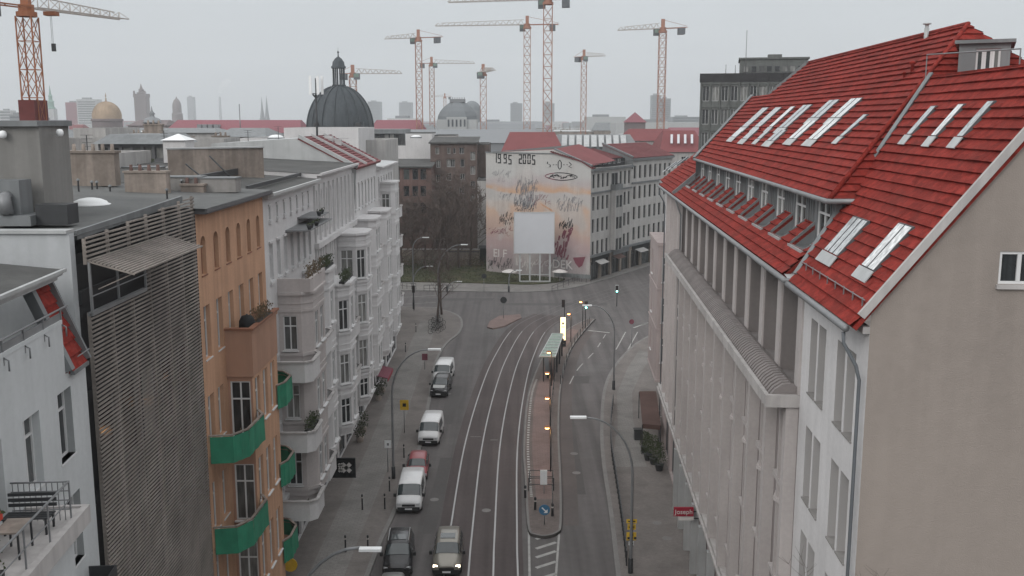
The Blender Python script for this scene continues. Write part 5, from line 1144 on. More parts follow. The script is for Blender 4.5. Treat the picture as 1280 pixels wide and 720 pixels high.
for (txt, x, y, sz, mt) in (('DEK', 703, 331, 2.1, 'paint_pale'), ('El F', 625, 317, 2.0, 'paint_pale')):
    u, z = mu(x, y); me = text_mesh(txt, sz); me.materials.append(M[mt]); o = newobj('painted_word', me, MH, MW.P(u, .03, z) - ROOT[MH.name]); o.rotation_euler = (pi / 2, 0, MW.rot)
s_ = MB(MW); u0, z0_ = mu(716, 334); u1, z1_ = mu(732, 321); s_.quad((u0, .05, z1_ - .3), (u1, .05, z1_), (u1 - .6, .05, z0_ + .4), ((u0 + u1) / 2, .05, z0_), (u0 + .5, .05, z0_ + .7)); s_.build('painted_patch', 'paint_maroon', MH)
s_ = MB(MW); 
for (x, y, dx, dy) in ((676, 254, 14, 8), (690, 262, 4, 12)):
    a = mu(x, y); b = mu(x + dx, y + dy); s_.quad((a[0], .015, a[1]), (a[0] + .2, .015, a[1] - .35), (b[0], .015, b[1] - .35), (b[0], .015, b[1]))
s_.build('graffiti', 'plaster_orange', MH)
# street side of the mural house and the following two houses
def back_row(o, fr, zt_, nx, rows, centre, shop_m='plaster_old', wallm='plaster_row', roof=True, lowz=4.2, rd=9, bays=True):
    L = fr.len; ops = []
    xs = [L * (i + .6) / (nx + .2) for i in range(nx)]
    for i, x in enumerate(xs):
        if centre and centre[0] <= i < centre[1]: continue
        for z in rows: ops.append((x - .5, x + .5, z, z + 2.35))
    w = MB(fr); wall(w, 0, L, lowz, zt_, ops, 0, .25); w.build('street_wall', wallm, o)
    for o_ in ops: window(o, fr, *o_, -.25, 'old')
    for d_, za_, zb_ in ((.45, zt_ - .5, zt_ - .1), (.35, lowz - .05, lowz + .35), (.2, rows[0] - .9, rows[0] - .6)): t = MB(fr); t.box((0, 0, za_), (L, d_, zb_)); t.build('cornice', 'zinc', o)
    n_ = 4; so = [(L * i / n_ + .4, L * (i + 1) / n_ - .4, .1, 3.4) for i in range(n_)]; w = MB(fr); wall(w, 0, L, 0, lowz - .05, so, -.02, .4); w.build('shopfront', shop_m, o)
    for q in so: window(o, fr, *q, -.4, 'shop')
    for i in range(2): sg = MB(fr); sg.box((L * (.04 + i * .5), .03, 3.45), (L * (.45 + i * .5), .12, 4.1)); sg.build('shop_sign', 'sign_black' if i == 0 else 'zinc', o)
    for i in range(2): sg = MB(fr); sg.slab([(L * (.1 + .42 * i), .1, 3.4), (L * (.3 + .42 * i), .1, 3.4), (L * (.3 + .42 * i), 1.3, 2.9), (L * (.1 + .42 * i), 1.3, 2.9)], Vector((0, 0, 1)), .05); sg.build('shop_awning', 'canvas_brown' if i else 'plaster_grey', o)
    if centre:
        a, b = xs[centre[0]] - .6, xs[centre[1] - 1] + .6
        f2 = Fr(tuple(fr.P(0, 1.0, 0)[:2]), to=tuple(fr.P(10, 1.0, 0)[:2])); w = MB(f2); bo = []
        for z in rows[1:] if len(rows) > 1 else rows: bo += [(a + .25, (a + b) / 2 - .12, z, z + 2.1), ((a + b) / 2 + .12, b - .25, z, z + 2.1)]
        wall(w, a, b, lowz + .4, rows[0] - .9, bo, 0, .15); w.quad((a, 0, lowz + .4), (a, -1, lowz + .4), (a, -1, rows[0] - .9), (a, 0, rows[0] - .9)); w.quad((b, 0, lowz + .4), (b, -1, lowz + .4), (b, -1, rows[0] - .9), (b, 0, rows[0] - .9)); w.box((a - .1, -1, rows[0] - .9), (b + .1, .1, rows[0] - .75)); w.build('oriel', 'plaster_grey', o)
        for q in bo: window(o, f2, *q, -.15, 'old')
        tops = [(a + .3, (a + b) / 2 - .15, rows[0], rows[0] + 2.2), ((a + b) / 2 + .15, b - .3, rows[0], rows[0] + 2.2)]
        for q in tops: window(o, fr, *q, .02, 'old')
        w = MB(fr); w.box((a, 0, rows[0] - .75), (a + .1, 1.0, rows[0] + .3)); w.box((a, .93, rows[0] - .75), (b, 1.0, rows[0] + .3)); w.box((b - .1, 0, rows[0] - .75), (b, .93, rows[0] + .3)); w.build('balcony', 'zinc', o)
zs_ = zR
cA = D(788, 300, m1.y + 15.6); p1_ = Fr((m1.x, m1.y), to=(cA.x, cA.y)); cB = D(838, 300, m1.y + 31)
ztop = zR - .3
back_row(MH, p1_, ztop, 9, [16.4, 12.9, 9.4, 5.9] if False else [ztop - 3.4 - 3.75 * k for k in range(4)], (4, 6), wallm='plaster_row')
r_ = MB(); tiles(r_, [p1_.P(-.2, -1.8, ztop + 1.2), p1_.P(p1_.len, -1.8, ztop + 1.2), p1_.P(p1_.len, -7.5, ztop + 2.7), p1_.P(-.2, -7.5, ztop + 2.7)], .45)
tiles(r_, [p1_.P(-.2, .4, ztop), p1_.P(1.2, .3, ztop), p1_.P(1.6, -1.8, ztop + 1.2), p1_.P(-.2, -1.8, ztop + 1.2)], .45); r_.build('roof', 'roof_tile_far', MH)
w = MB(p1_); ao = [(1.8 + k * 2.1, 3.4 + k * 2.1, ztop + .3, ztop + 1.05) for k in range(7) if 3.4 + k * 2.1 < p1_.len]; f3 = Fr(tuple(p1_.P(0, -1.4, 0)[:2]), to=tuple(p1_.P(10, -1.4, 0)[:2])); w = MB(f3); wall(w, 1, p1_.len, ztop - .1, ztop + 1.15, ao, 0, .15); w.build('attic_wall', 'wall_dark', MH)
for q in ao: window(MH, f3, *q, -.15, 'far')
w = MB(p1_); w.tube([(0, .3, ztop + .7), (p1_.len, .3, ztop + .7)], .04, 5); [w.bar((k * 1.2, .3, ztop), (k * 1.2, .3, ztop + .7), .04) for k in range(13)]; w.build('roof_railing', 'metal_dark', MH)
w = MB(MW); q_ = zK + .1; w.add([(0, -.2, zA + .1), (uK, -.2, zK + .1), (MW.len, -.2, zR), (MW.len, -9, zR + .6), (uK, -9, zK + .7), (0, -14, zA + .2)], [(0, 1, 4, 5)]); w.mi = 1; w.quad((uK, -.25, zK + .12), (MW.len + .2, -.25, zR + .12), (MW.len + .2, -9, zR + .7), (uK, -9, zK + .75)); w.build('rear_roof', ['roof_felt', 'roof_tile_far'], MH)
p2_ = Fr((cA.x, cA.y), to=(cB.x, cB.y)); NH = thing('apartment_house', (cA.x, cA.y, 0), 'second grey white house of the far row behind the mural house', 'house')
zt2_ = D(800, 196, cA.y).z - .2
back_row(NH, p2_, zt2_, 8, [zt2_ - 3.8 - 3.75 * k for k in range(4)], None, wallm='plaster_row')
r_ = MB(); tiles(r_, [p2_.P(-.1, .3, zt2_), p2_.P(p2_.len, .3, zt2_), p2_.P(p2_.len, -6, zt2_ + 2.4), p2_.P(-.1, -6, zt2_ + 2.4)], .45); r_.build('roof', 'roof_tile_far', NH)
r_ = MB(p2_); r_.bar((-.1, .3, zt2_ + .15), (-.1, -6, zt2_ + 2.55), .4, .3); r_.quad((0, .2, zt2_ - 2), (0, -6, zt2_ - 2), (0, -6, zt2_ + 2.35), (0, .2, zt2_)); r_.build('verge', 'zinc', NH)
# billboard on posts
q0, q1 = D(643, 316, 163.5), D(692, 316, 163.5); zt_ = D(667, 266, 163.5).z; zb_ = q0.z; BB = thing('billboard', ((q0.x + q1.x) / 2, 163.5, 0), 'blank pale billboard on white steel posts before the mural wall', 'billboard')
w = MB(); w.box((q0.x, 163.3, zb_), (q1.x, 163.6, zt_)); w.build('panel', 'billboard_white', BB)
w = MB(); [w.box((a, 163.24, b), (c, 163.66, d)) for a, b, c, d in ((q0.x - .12, zb_ - .12, q1.x + .12, zb_), (q0.x - .12, zt_, q1.x + .12, zt_ + .12), (q0.x - .12, zb_, q0.x, zt_), (q1.x, zb_, q1.x + .12, zt_))]; w.build('frame', 'metal_light', BB)
for k in range(4): x = q0.x + .9 + (q1.x - q0.x - 1.5) * k / 3; w = MB(); w.box((x - .13, 163.67, .2), (x + .13, 163.95, zt_ - .5)); w.build('post', 'metal_light', BB)
w = MB(); w.box((q0.x + .9, 163.7, .3), (q1.x - .5, 163.9, .5)); w.box((q0.x + .9, 163.7, 1.5), (q1.x - .5, 163.8, 1.6)); w.build('rail', 'metal_light', BB)
for (x, y, d, lab) in ((637, 338, 162, 'pale round topped table unit on the grass left of the billboard'), (696, 341, 163, 'pale round parasol by the billboard posts, right side')):
    q = G(x, y); o = thing('garden_parasol', (q.x, 164.5, .3), lab, 'parasol'); w = MB(); w.lathe((q.x, 164.5, .3), [(.05, 0), (.05, 1.6)], 6); w.build('pole', 'metal_grey', o); w = MB(); w.lathe((q.x, 164.5, 1.9), [(1.3, 0), (1.25, .06), (.6, .32), (0, .45)], 14); w.build('canopy', 'paint_pale', o)
# fences around the plot
fn = thing('fence', (8, 168, 0), 'low dark fence with scattered graffiti at the foot of the mural wall', 'fence'); 
for k in range(9):
    a = Vector((7.2 + k * .75, 166.8 - k * .35, 0)); w = MB(); w.box((a.x, a.y, .12), (a.x + .06, a.y + .06, 1.5)); w.build('post', 'metal_dark', fn)
w = MB(); w.bar((7.2, 166.8, 1.4), (13.2, 164, 1.4), .06); w.bar((7.2, 166.8, .8), (13.2, 164, .8), .06); w.bar((7.2, 166.8, 1.1), (13.2, 164, 1.1), .03, .7); w.build('panel', 'container', fn)
# container and shed on the plot
q0, q1 = G(562, 333), G(598, 333); CN = thing('container', (q0.x, q0.y, 0), 'grey graffitied site container at the edge of the grass plot', 'container'); zt_ = D(580, 315, q0.y).z
w = MB(); w.box((q0.x, q0.y, .3), (q1.x, q0.y + 3, zt_)); [w.box((q0.x + .2 + k * .5, q0.y - .06, .5), (q0.x + .4 + k * .5, q0.y, zt_ - .2)) for k in range(int((q1.x - q0.x) / .5))]; w.build('body', 'container', CN)
w = MB(); w.box((q0.x - .2, q0.y - .2, zt_), (q1.x + .2, q0.y + 3.2, zt_ + .15)); w.build('roof', 'metal_dark', CN)
q2, q3 = D(598, 333, q0.y + 2), D(622, 333, q0.y + 2); SHd = thing('open_shed', (q2.x, q2.y, 0), 'dark open shed beside the graffitied container', 'shed'); w = MB(); w.box((q2.x, q0.y + 2, 3.0), (q3.x, q0.y + 6, 3.2)); w.build('roof', 'metal_dark', SHd)
for x in (q2.x + .1, q3.x - .1): w = MB(); w.box((x - .08, q0.y + 2.05, .3), (x + .08, q0.y + 2.2, 3.0)); w.build('post', 'bark', SHd)
w = MB(); w.box((q2.x, q0.y + 5.8, .3), (q3.x, q0.y + 5.9, 3.0)); w.build('back_wall', 'wall_dark', SHd)
wl_ = thing('plot_wall', (-25, 182, 0), 'dark boundary wall along the back of the grass plot', 'wall'); w = MB(); w.box((-45, 183.5, 0), (-6, 183.8, 3.2)); w.build('wall', 'plaster_old', wl_); w = MB(); w.box((-45.1, 183.4, 3.2), (-6, 183.9, 3.3)); w.build('coping', 'stone_trim', wl_)
# brown brick houses behind the trees
def brick_house(name, x0, y0, x1, y1_, Y, lab, wallm, ops_px, roofm='roof_felt', depth=14):
    a, b = D(x0, y1_, Y), D(x1, y1_, Y); zt = D((x0 + x1) / 2, y0, Y).z; o = thing(name, (a.x, Y, 0), lab, 'building'); f_ = Fr((a.x, Y), to=(b.x, Y)); ops = []
    for (px, py, w_, h_) in ops_px: u, z = f_.at(px, py); ops.append((u - w_ / 2, u + w_ / 2, z - h_ / 2, z + h_ / 2))
    w = MB(f_); wall(w, 0, f_.len, 0, zt, ops, 0, .3); w.quad((0, 0, 0), (0, -depth, 0), (0, -depth, zt), (0, 0, zt)); w.quad((f_.len, 0, 0), (f_.len, -depth, 0), (f_.len, -depth, zt), (f_.len, 0, zt)); w.build('wall', wallm, o)
    for q in ops: window(o, f_, *q, -.3, 'old' if wallm == 'brick_red' else 'far')
    w = MB(f_); w.add([(-.3, .4, zt), (f_.len + .3, .4, zt), (f_.len + .3, -depth, zt + .9), (-.3, -depth, zt + .9)], [(0, 1, 2, 3)]); w.box((-.3, .25, zt - .25), (f_.len + .3, .45, zt + .02)); w.build('roof', roofm, o)
    return o, f_, zt
px = [(x, y, 1.1, 2.0) for y in (218, 239, 260) for x in (496, 508, 519, 529)]
brick_house('brick_house', 484, 208, 541, 345, 188, 'reddish brick house with dark windows behind bare trees', 'brick_red', px)
px = [(546.5, 188.5, .7, 1.3), (561, 188.5, .6, 1.2), (568, 188.5, .5, 1.1), (577, 188.5, .9, 1.2), (561, 204, .8, 1.5), (566, 204, .8, 1.5), (578, 204, .7, 1.5), (591, 195, .9, 1.6), (591, 213, .9, 1.6), (591, 231, .9, 1.4), (578, 221, .9, 1.2), (561, 221, .9, 1.4), (561, 238, .9, 1.4), (577, 238, .9, 1.4), (591, 248, .9, 1.4), (548, 205, .8, 1.4), (548, 223, .8, 1.4)]
brick_house('brick_house', 540, 178, 597, 345, 196, 'tall brown house with bright window crosses left of the mural', 'brick_brown', px)
w = flat_block(D(597, 300, 200).x, D(612, 300, 200).x, 200, 214, D(600, 181, 200).z, 'dark narrow fire wall between the brown house and the mural', 'brick_brown', 'roof_felt', .2)
gwl = flat_block(D(597, 300, 190).x, D(610, 300, 190).x, 190, 199.5, D(604, 226, 190).z, 'low pale annex wall touching the left edge of the mural', 'plaster_grey', 'roof_felt', .2)
# bright modern blocks over them
flat_block(D(507, 180, 215).x, D(540, 180, 215).x, 215, 226, D(520, 167, 215).z, 'white cubic penthouse with one dark door above the brick house', 'plaster_white', 'roof_felt_light', .2)
bp_ = flat_block(D(541, 180, 222).x, D(569, 180, 222).x, 222, 236, D(555, 170, 222).z, 'pale grey roof block right of the white penthouse', 'plaster_warm', 'roof_felt_light', .2)
flat_block(D(462, 180, 225).x, D(507, 180, 225).x, 225, 240, D(480, 182, 225).z, 'white house front with dark band of glass below a flat roof', 'plaster_white', 'roof_felt_light', .2)
o = thing('glazed_storey', (D(484, 178, 230).x, 230, 23), 'dark glazed top storey under a wide flat roof near the dome', 'building'); a, b = D(460, 178, 230), D(507, 178, 230); zt_, zb_ = D(480, 167, 230).z, D(480, 184, 230).z
w = MB(); w.box((a.x - .6, 229.2, zt_), (b.x, 242, zt_ + 1.0)); w.build('roof', 'zinc', o); w = MB(); w.box((a.x, 230, zb_ - 6), (b.x - .3, 241, zt_)); w.build('wall', 'glass_dark', o)
f_ = Fr((a.x, 229.95), to=(b.x, 229.95)); 
for k in range(7): window(o, f_, f_.len * k / 7 + .1, f_.len * (k + 1) / 7 - .1, zb_ + .2, zt_ - .1, 0, 'grey')
# roofs seen over the mural house
def red_roof(x0, x1, ylo, yhi, Y, depth, lab, roofm='roof_tile_far', wallm='plaster_grey', hip=1.5):
    a, b = D(x0, ylo, Y), D(x1, ylo, Y); zh = D(x0, yhi, Y + depth / 2).z
    return gable_block('distant_house', a.x, b.x, Y, Y + depth, a.z, zh, lab, wallm, roofm, wins=True, hip=hip)
red_roof(628, 704, 190, 165, 205, 16, 'long red roof with plain eaves directly behind the 1995 numbers')
red_roof(690, 800, 189, 168, 214, 14, 'grey roof with a row of big bright rooflights behind the mural house', 'zinc')
gr_o = [o for o in bpy.data.objects if o.get('label', '').startswith('grey roof with a row of big bright')][0]
a, b = D(700, 186, 214), D(784, 186, 214); zh = D(700, 168, 221).z
for k in range(9):
    x = a.x + (b.x - a.x) * k / 9 + .3; w = MB(); w.slab([(x, 213.9, a.z + .35), (x + 1.15, 213.9, a.z + .35), (x + 1.5, 219.2, zh - .25), (x + .35, 219.2, zh - .25)], Vector((0, -.4, .9)), .15); w.build('rooflight', 'zinc_light', gr_o)
red_roof(782, 850, 176, 161, 230, 14, 'red roof with dark glazed attic strip right of the bright rooflights')
red_roof(826, 884, 190, 163, 212, 16, 'red roof with pairs of white skylights left of the grey office block')
rr_o = [o for o in bpy.data.objects if o.get('label', '').startswith('red roof with pairs of white')][0]
a, b = D(838, 185, 213), D(872, 185, 213)
for k in range(4): x = a.x + (b.x - a.x) * k / 4; w = MB(); w.slab([(x, 213.2, a.z + .9), (x + .5, 213.2, a.z + .9), (x + 1.0, 216.4, a.z + 2.7), (x + .5, 216.4, a.z + 2.7)], Vector((0, -.5, .85)), .15); w.build('rooflight', 'billboard_white', rr_o)
# grey office block
a = D(875, 120, 146); f_ = Fr((a.x, 146), to=(a.x + 34, 138.6)); OFb = thing('office_block', (a.x, 146, 0), 'dark grey concrete office block with set back top storey behind the red roof', 'office'); ztp = D(875, 92, 146).z; ops = []
bw_ = 1.33
for k in range(25):
    for j in range(4): ops.append((.35 + k * bw_, .35 + k * bw_ + .95, ztp - 3.9 - 3.3 * j, ztp - 1.75 - 3.3 * j))
ops = ops[:96]
w = MB(f_); wall(w, 0, f_.len, 0, ztp - 1.2, ops, 0, .3); w.quad((0, 0, 0), (0, -16, 0), (0, -16, ztp), (0, 0, ztp)); [w.box((.08 + k * bw_, 0, 10), (.22 + k * bw_, .22, ztp - 1.2)) for k in range(26)]; [w.box((0, 0, ztp - 1.5 - 3.3 * j), (f_.len, .1, ztp - 1.2 - 3.3 * j)) for j in range(5)]; w.build('wall', 'office_dark', OFb)
for q in ops: window(OFb, f_, *q, -.3, 'far')
w = MB(f_); w.box((-.1, -16, ztp - 1.2), (f_.len, .18, ztp)); [w.box((.0 + k * 1.9, .19, ztp - 1.15), (.1 + k * 1.9, .3, ztp - .05)) for k in range(17)]; w.build('attic_fascia', 'wall_dark', OFb)
u0 = f_.at(925, 80, -4)[0]; zt3 = D(925, 75, 150).z
w = MB(f_); w.box((u0, -14, ztp), (u0 + 9.6, -4, zt3)); w.box((u0 - .2, -14.2, zt3), (u0 + 9.8, -3.8, zt3 + .25)); w.box((u0 + 4, -8, zt3 + .25), (u0 + 6, -6, zt3 + .8)); w.build('top_storey', 'office_dark', OFb)
fw_ = Fr(tuple(f_.P(0, -4, 0)[:2]), to=tuple(f_.P(10, -4, 0)[:2])); 
for k in range(8): window(OFb, fw_, u0 + .5 + k * 1.1, u0 + 1.3 + k * 1.1, ztp + .3, ztp + 1.2, .02, 'grey')
w = MB(f_); [w.tube([(f_.at(x, 92)[0], -3, ztp), (f_.at(x, 92)[0], -3, ztp + h)], .05, 5) for x, h in ((907, 1.4), (919, 1.3), (932, 6.2))]; w.build('antenna_mast', 'metal_grey', OFb)
# ================================================================= trees
def tree(x, y, z, H, R_, lab, name='bare_tree', thick=.22, m='bark', seed=0, levels=5, group=None, spread=.55, tw=.008, n0=5, start=.35):
    rnd = random.Random(seed); o = thing(name, (x, y, z), lab, 'tree', group); tm = MB(); cm = MB(); 
    lean = Vector((rnd.uniform(-.06, .06), rnd.uniform(-.06, .06), 1)); P_ = [Vector((x, y, z)) + lean * H * t + Vector((rnd.uniform(-.08, .08), rnd.uniform(-.08, .08), 0)) * (t > 0) for t in (0, .15, .3, .45, .6, .75, .9)]
    tm.tube([tuple(p) for p in P_], [thick * (1 - .13 * i) for i in range(7)], 7); tm.build('trunk', m, o)
    def br(p, d, L, r, lv):
        pts = [p]; dd = d.copy()
        for i in range(3): dd = (dd + Vector((rnd.uniform(-.16, .16), rnd.uniform(-.16, .16), rnd.uniform(-.02, .14)))).normalized(); pts.append(pts[-1] + dd * L / 3)
        cm.tube([tuple(q) for q in pts], [r, r * .8, r * .62, r * .45], 4 if r > .03 else 3, False)
        if lv <= 0: return
        for k in range(rnd.choice((3, 3, 4))):
            q = pts[rnd.choice((1, 2, 3, 3))]; a = rnd.uniform(0, 2 * pi); side = Vector((cos(a), sin(a), rnd.uniform(-.1, .5))); br(q, (dd * (1 - spread) + side * spread).normalized(), L * rnd.uniform(.5, .72), max(r * .5, tw), lv - 1)
    for i in range(n0 + 6):
        t = start + (1 - start) * .88 * (i + .5) / (n0 + 6); k = t * 6 / .9 * .9; p = P_[min(int(t * 6.3), 6)].lerp(P_[min(int(t * 6.3) + 1, 6)], (t * 6.3) % 1 if t * 6.3 < 6 else 0)
        a = i * 2.4 + rnd.uniform(-.4, .4); d = Vector((cos(a), sin(a), .55 + t * .8)).normalized(); br(p, d, R_ * (1.15 - .65 * t), thick * .38 * (1.15 - t), levels - 2)
    cm.build('crown', m, o); return o
bt = [(560, 345, 178, 15.5, 5.2), (574, 345, 180, 14.5, 5.0), (549, 340, 176, 12.5, 4.5), (588, 342, 183, 14, 4.6), (503, 345, 175, 11, 4.5), (517, 345, 177, 12.5, 4.6), (532, 345, 178, 10.5, 4.4), (492, 345, 173, 11, 4)]
wd = ['first tall bare tree from the mural', 'wide bare tree before the tall brown house', 'slim bare tree between the two brick houses', 'bare tree reaching up beside the mural wall', 'bare tree behind the corner of the white row', 'branchy bare tree before the reddish house', 'lower bare tree before the reddish house', 'bare tree nearest the white row']
for i, (x, y, Y, H, R_) in enumerate(bt): q = D(x, y, Y); tree(q.x, Y, .3, H, R_, wd[i], thick=.24, seed=i + 3, levels=6, group='bare trees on the corner plot', tw=.034, start=.18, n0=4)
for i, (x, y, H, lab) in enumerate(((547, 403, 9.5, 'nearer of two thin street trees above the parked bicycles'), (552, 393, 10.5, 'farther of two thin street trees above the parked bicycles'))): q = G(x, y, .12); tree(q.x, q.y, .12, H, 2.6, lab, 'street_tree', thick=.17, seed=20 + i, levels=5, tw=.02, start=.28)
for (x, y, H, s, lab) in ((1098, 716, 3.9, 40, 'bare treetop in front of the beige gable wall, left one'), (1165, 706, 4.1, 41, 'bare treetop in front of the beige gable wall, middle one'), (1212, 716, 3.4, 42, 'bare treetop in front of the beige gable wall, right one')):
    q = D(x, y, 23.3); tree(q.x, 23.3, .12, q.z, 2.0, lab, 'street_tree', 'bark', seed=s, levels=5, tw=.006, m='bark_grey', start=.5) if False else tree(q.x, 23.3, .12, q.z - .2, 2.4, lab, 'street_tree', thick=.2, seed=s, levels=5, tw=.006, m='bark_grey', start=.5)
bush_spots = ((478, 1), (520, 2), (540, 1), (556, 3), (505, 2), (588, 1), (601, 3))
bl_ = ['dark scrub bush behind the white row corner', 'brownish scrub bush under the bare trees', 'low scrub bush centre of the plot', 'rounded scrub bush beside the container', 'thin scrub bush at the plot path', 'scrub bush left of the shed', 'scrub bush against the mural base']
for i, (x, k) in enumerate(bush_spots):
    q = D(x, 345, 180 + k); o = thing('bush', (q.x, q.y, .3), bl_[i], 'bush'); w = MB(); rnd = random.Random(i + 60)
    for j in range(420):
        a = rnd.uniform(0, 2 * pi); r = 2.6 * sqrt(rnd.random()); zz = rnd.uniform(.1, 2.6) * (1.1 - r / 3.2); s = rnd.uniform(.1, .22); b = rnd.uniform(0, 6); c = Vector((q.x + r * cos(a), q.y + r * sin(a) * .6, .3 + zz)); w.quad(tuple(c), (c.x + s * cos(b), c.y + s * sin(b), c.z + s * .3), (c.x + s * .5, c.y, c.z + s))
    w.build('foliage', 'leaf_dry' if i % 2 else 'leaf_dark', o)
    w = MB(); [w.tube([(q.x, q.y, .3), (q.x + cos(t) * .9, q.y + sin(t) * .5, 1.8)], .03, 4) for t in range(6)]; w.build('stems', 'bark', o)
# ================================================================= tower cranes
def crane(px_, ytop, Y, wpx, jib_dir, jib_len, cj_len, lab, mats=('crane_red', 'crane_pale'), ybase=160, cab=True, tilt=0.0, hook=None, base_z=0, ctr=True, sec=None):
    """px_: pixel column of the mast, ytop: pixel row of the slewing ring, jib_dir: heading in degrees"""
    top = D(px_, ytop, Y); x0 = top.x; W = wpx * Y / F_; hw = W / 2; ms = sec or W * 1.35
    o = thing('tower_crane', (x0, Y, base_z), lab, 'crane'); m = MB(); r = W * .036
    for sx in (-1, 1):
        for sy in (-1, 1): m.bar((x0 + sx * hw, Y + sy * hw, base_z), (x0 + sx * hw, Y + sy * hw, top.z), r * 2)
    z = max(base_z, 14); i = 0
    while z < top.z - ms * .5:
        z2 = min(z + ms, top.z)
        for (ax, ay, bx, by) in ((-1, -1, 1, -1), (-1, 1, 1, 1), (-1, -1, -1, 1), (1, -1, 1, 1)):
            m.bar((x0 + ax * hw, Y + ay * hw, z), (x0 + bx * hw, Y + by * hw, z), r * 1.1); m.bar((x0 + ax * hw, Y + ay * hw, z), (x0 + bx * hw, Y + by * hw, z2), r * 1.1); m.bar((x0 + bx * hw, Y + by * hw, z), (x0 + ax * hw, Y + ay * hw, z2), r * 1.1)
        z = z2; i += 1
    m.build('mast', mats[0], o)
    a = radians(jib_dir); d = Vector((cos(a), sin(a), tilt)); s = Vector((-sin(a), cos(a), 0)); c = Vector((x0, Y, top.z + W * .6)); up = Vector((0, 0, 1))
    m = MB(); m.lathe((x0, Y, top.z), [(hw * 1.25, 0), (hw * 1.25, W * .3), (hw * .95, W * .32), (hw * .95, W * .75), (0, W * .8)], 12, smooth=False); m.bar(tuple(c), tuple(c + up * W * 1.3), W * .5, W * .45); m.build('slewing_unit', mats[0], o)
    # jib: triangular lattice
    h = W * .75; jw = W * .5; m = MB(); n = max(6, int(jib_len / (W * .9)))
    st = [c + d * (W * .5 + (jib_len - W * .5) * k / n) for k in range(n + 1)]
    for sgn in (-1, 1): m.bar(tuple(st[0] + s * jw * sgn), tuple(st[-1] + s * jw * sgn * .8), r * 2)
    m.bar(tuple(st[0] + up * h), tuple(st[-2] + up * h * .55), r * 1.8)
    for k in range(n):
        hh = h * (1 - .45 * k / n); hh2 = h * (1 - .45 * (k + 1) / n); mid = (st[k] + st[k + 1]) / 2 + up * hh
        for sgn in (-1, 1): m.bar(tuple(st[k] + s * jw * sgn), tuple(mid), r * 1.1); m.bar(tuple(st[k + 1] + s * jw * sgn), tuple(mid), r * 1.1)
        m.bar(tuple(st[k] + s * jw), tuple(st[k] - s * jw), r)
        m.bar(tuple(st[k] + s * jw), tuple(st[k + 1] - s * jw), r)
    m.build('jib', mats[1], o)
    if ctr:
        m = MB(); e = c - d * cj_len
        for sgn in (-1, 1): m.bar(tuple(c + s * jw * sgn), tuple(e + s * jw * sgn), r * 2.4)
        for k in range(6): q = c - d * cj_len * k / 6; q2 = c - d * cj_len * (k + 1) / 6; m.bar(tuple(q + s * jw), tuple(q2 - s * jw), r * 1.3)
        m.bar(tuple(c + up * W * 1.2), tuple(e + up * W * .2), r * 1.2); m.build('counter_jib', mats[0], o)
        m = MB(); e2 = c - d * cj_len * .9; m.slab([tuple(e2 + s * jw * 1.1 * i + up * (j * W * .45 - W * .5)) for i, j in ((-1, -1), (1, -1), (1, 1), (-1, 1))], d, W * .9); m.build('counterweight', 'crane_box', o)
    if cab:
        q = c + d * W * .75 + s * (-W * .7) * (1 if sin(a) <= 0 else 1) - up * W * .45; m = MB(); m.box((q.x - W * .42, q.y - W * .5, q.z - W * .45), (q.x + W * .42, q.y + W * .5, q.z + W * .45)); cb = m.build('cab', 'crane_box', o); m = MB(); m.box((q.x - W * .36, q.y - W * .53, q.z - W * .1), (q.x + W * .36, q.y - W * .505, q.z + W * .38)); m.build('cab_window', 'glass_green', cb)
    if hook:
        L_, dist = hook; q = c + d * dist; m = MB(); m.bar(tuple(q), tuple(q - up * L_), r * .5); m.bar(tuple(q + s * r * 3), tuple(q + s * r * 3 - up * L_), r * .5); m.build('hoist_rope', 'metal_grey', o)
        m = MB(); m.box((q.x - W * .12, q.y - W * .08, q.z - L_ - W * .5), (q.x + W * .12, q.y + W * .08, q.z - L_)); m.build('hook_block', 'metal_dark', o)
        m = MB(); m.box((q.x - W * .4, q.y - W * .3, q.z - W * .35), (q.x + W * .4, q.y + W * .3, q.z - W * .1)); m.build('trolley', mats[0], o)
    return o
LC = crane(33.5, 21, 92, 19, 68, 12.0, 9, 'big near orange tower crane rising behind the left stair head', ('crane_orange', 'crane_pale'), hook=(3.0, 2.8), sec=2.5, cab=False)
m = MB(); m.box((-47.1, 90.6, 36.2), (-46.0, 92.2, 37.6)); _c = m.build('cab', 'crane_box', LC); m = MB(); m.box((-47.0, 90.55, 36.8), (-46.1, 90.58, 37.5)); m.build('cab_window', 'glass_green', _c)
q = D(37, 150, 91); m = MB(); m.box((q.x - .72, 90.6, 22), (q.x + .72, 92.6 + .6, D(37, 125, 91).z)); m.build('climbing_cage', 'collar_red', LC)
crane(523, 52, 330, 7.5, 200, 11, 8, 'crane with short pale jib to the left and curled red counter jib', tilt=-.06, sec=2.6)
crane(539.5, 83, 400, 6, 2, 17, 5, 'low crane with long thin jib to the right, second from the dome')
crane(604, 95, 400, 7.5, -75, 16, 6, 'crane seen end on just left of the long masts', cab=True)
crane(659, 36, 310, 8.0, 178, 28, 9.5, 'crane with long level jib to the left and bright red counter jib', tilt=-.01)
crane(685, 6, 255, 10.5, 176, 25, 6, 'tallest crane, jib leaving the top of the picture', tilt=-.02)
crane(730, 75, 390, 6.5, -35, 9, 4, 'short crane with pale red jib stub right of the tallest one')
crane(828.5, 41, 315, 8.5, 184, 14, 7.5, 'crane on the right with ladder like jib to the left', tilt=-.045)
crane(441, 97, 350, 8, -2, 17, 4.5, 'crane partly hidden by the big dome with jib to the right')
crane(556, 123, 760, 3.2, 182, 12, 5, 'tiny far crane beside the square dome', cab=False)
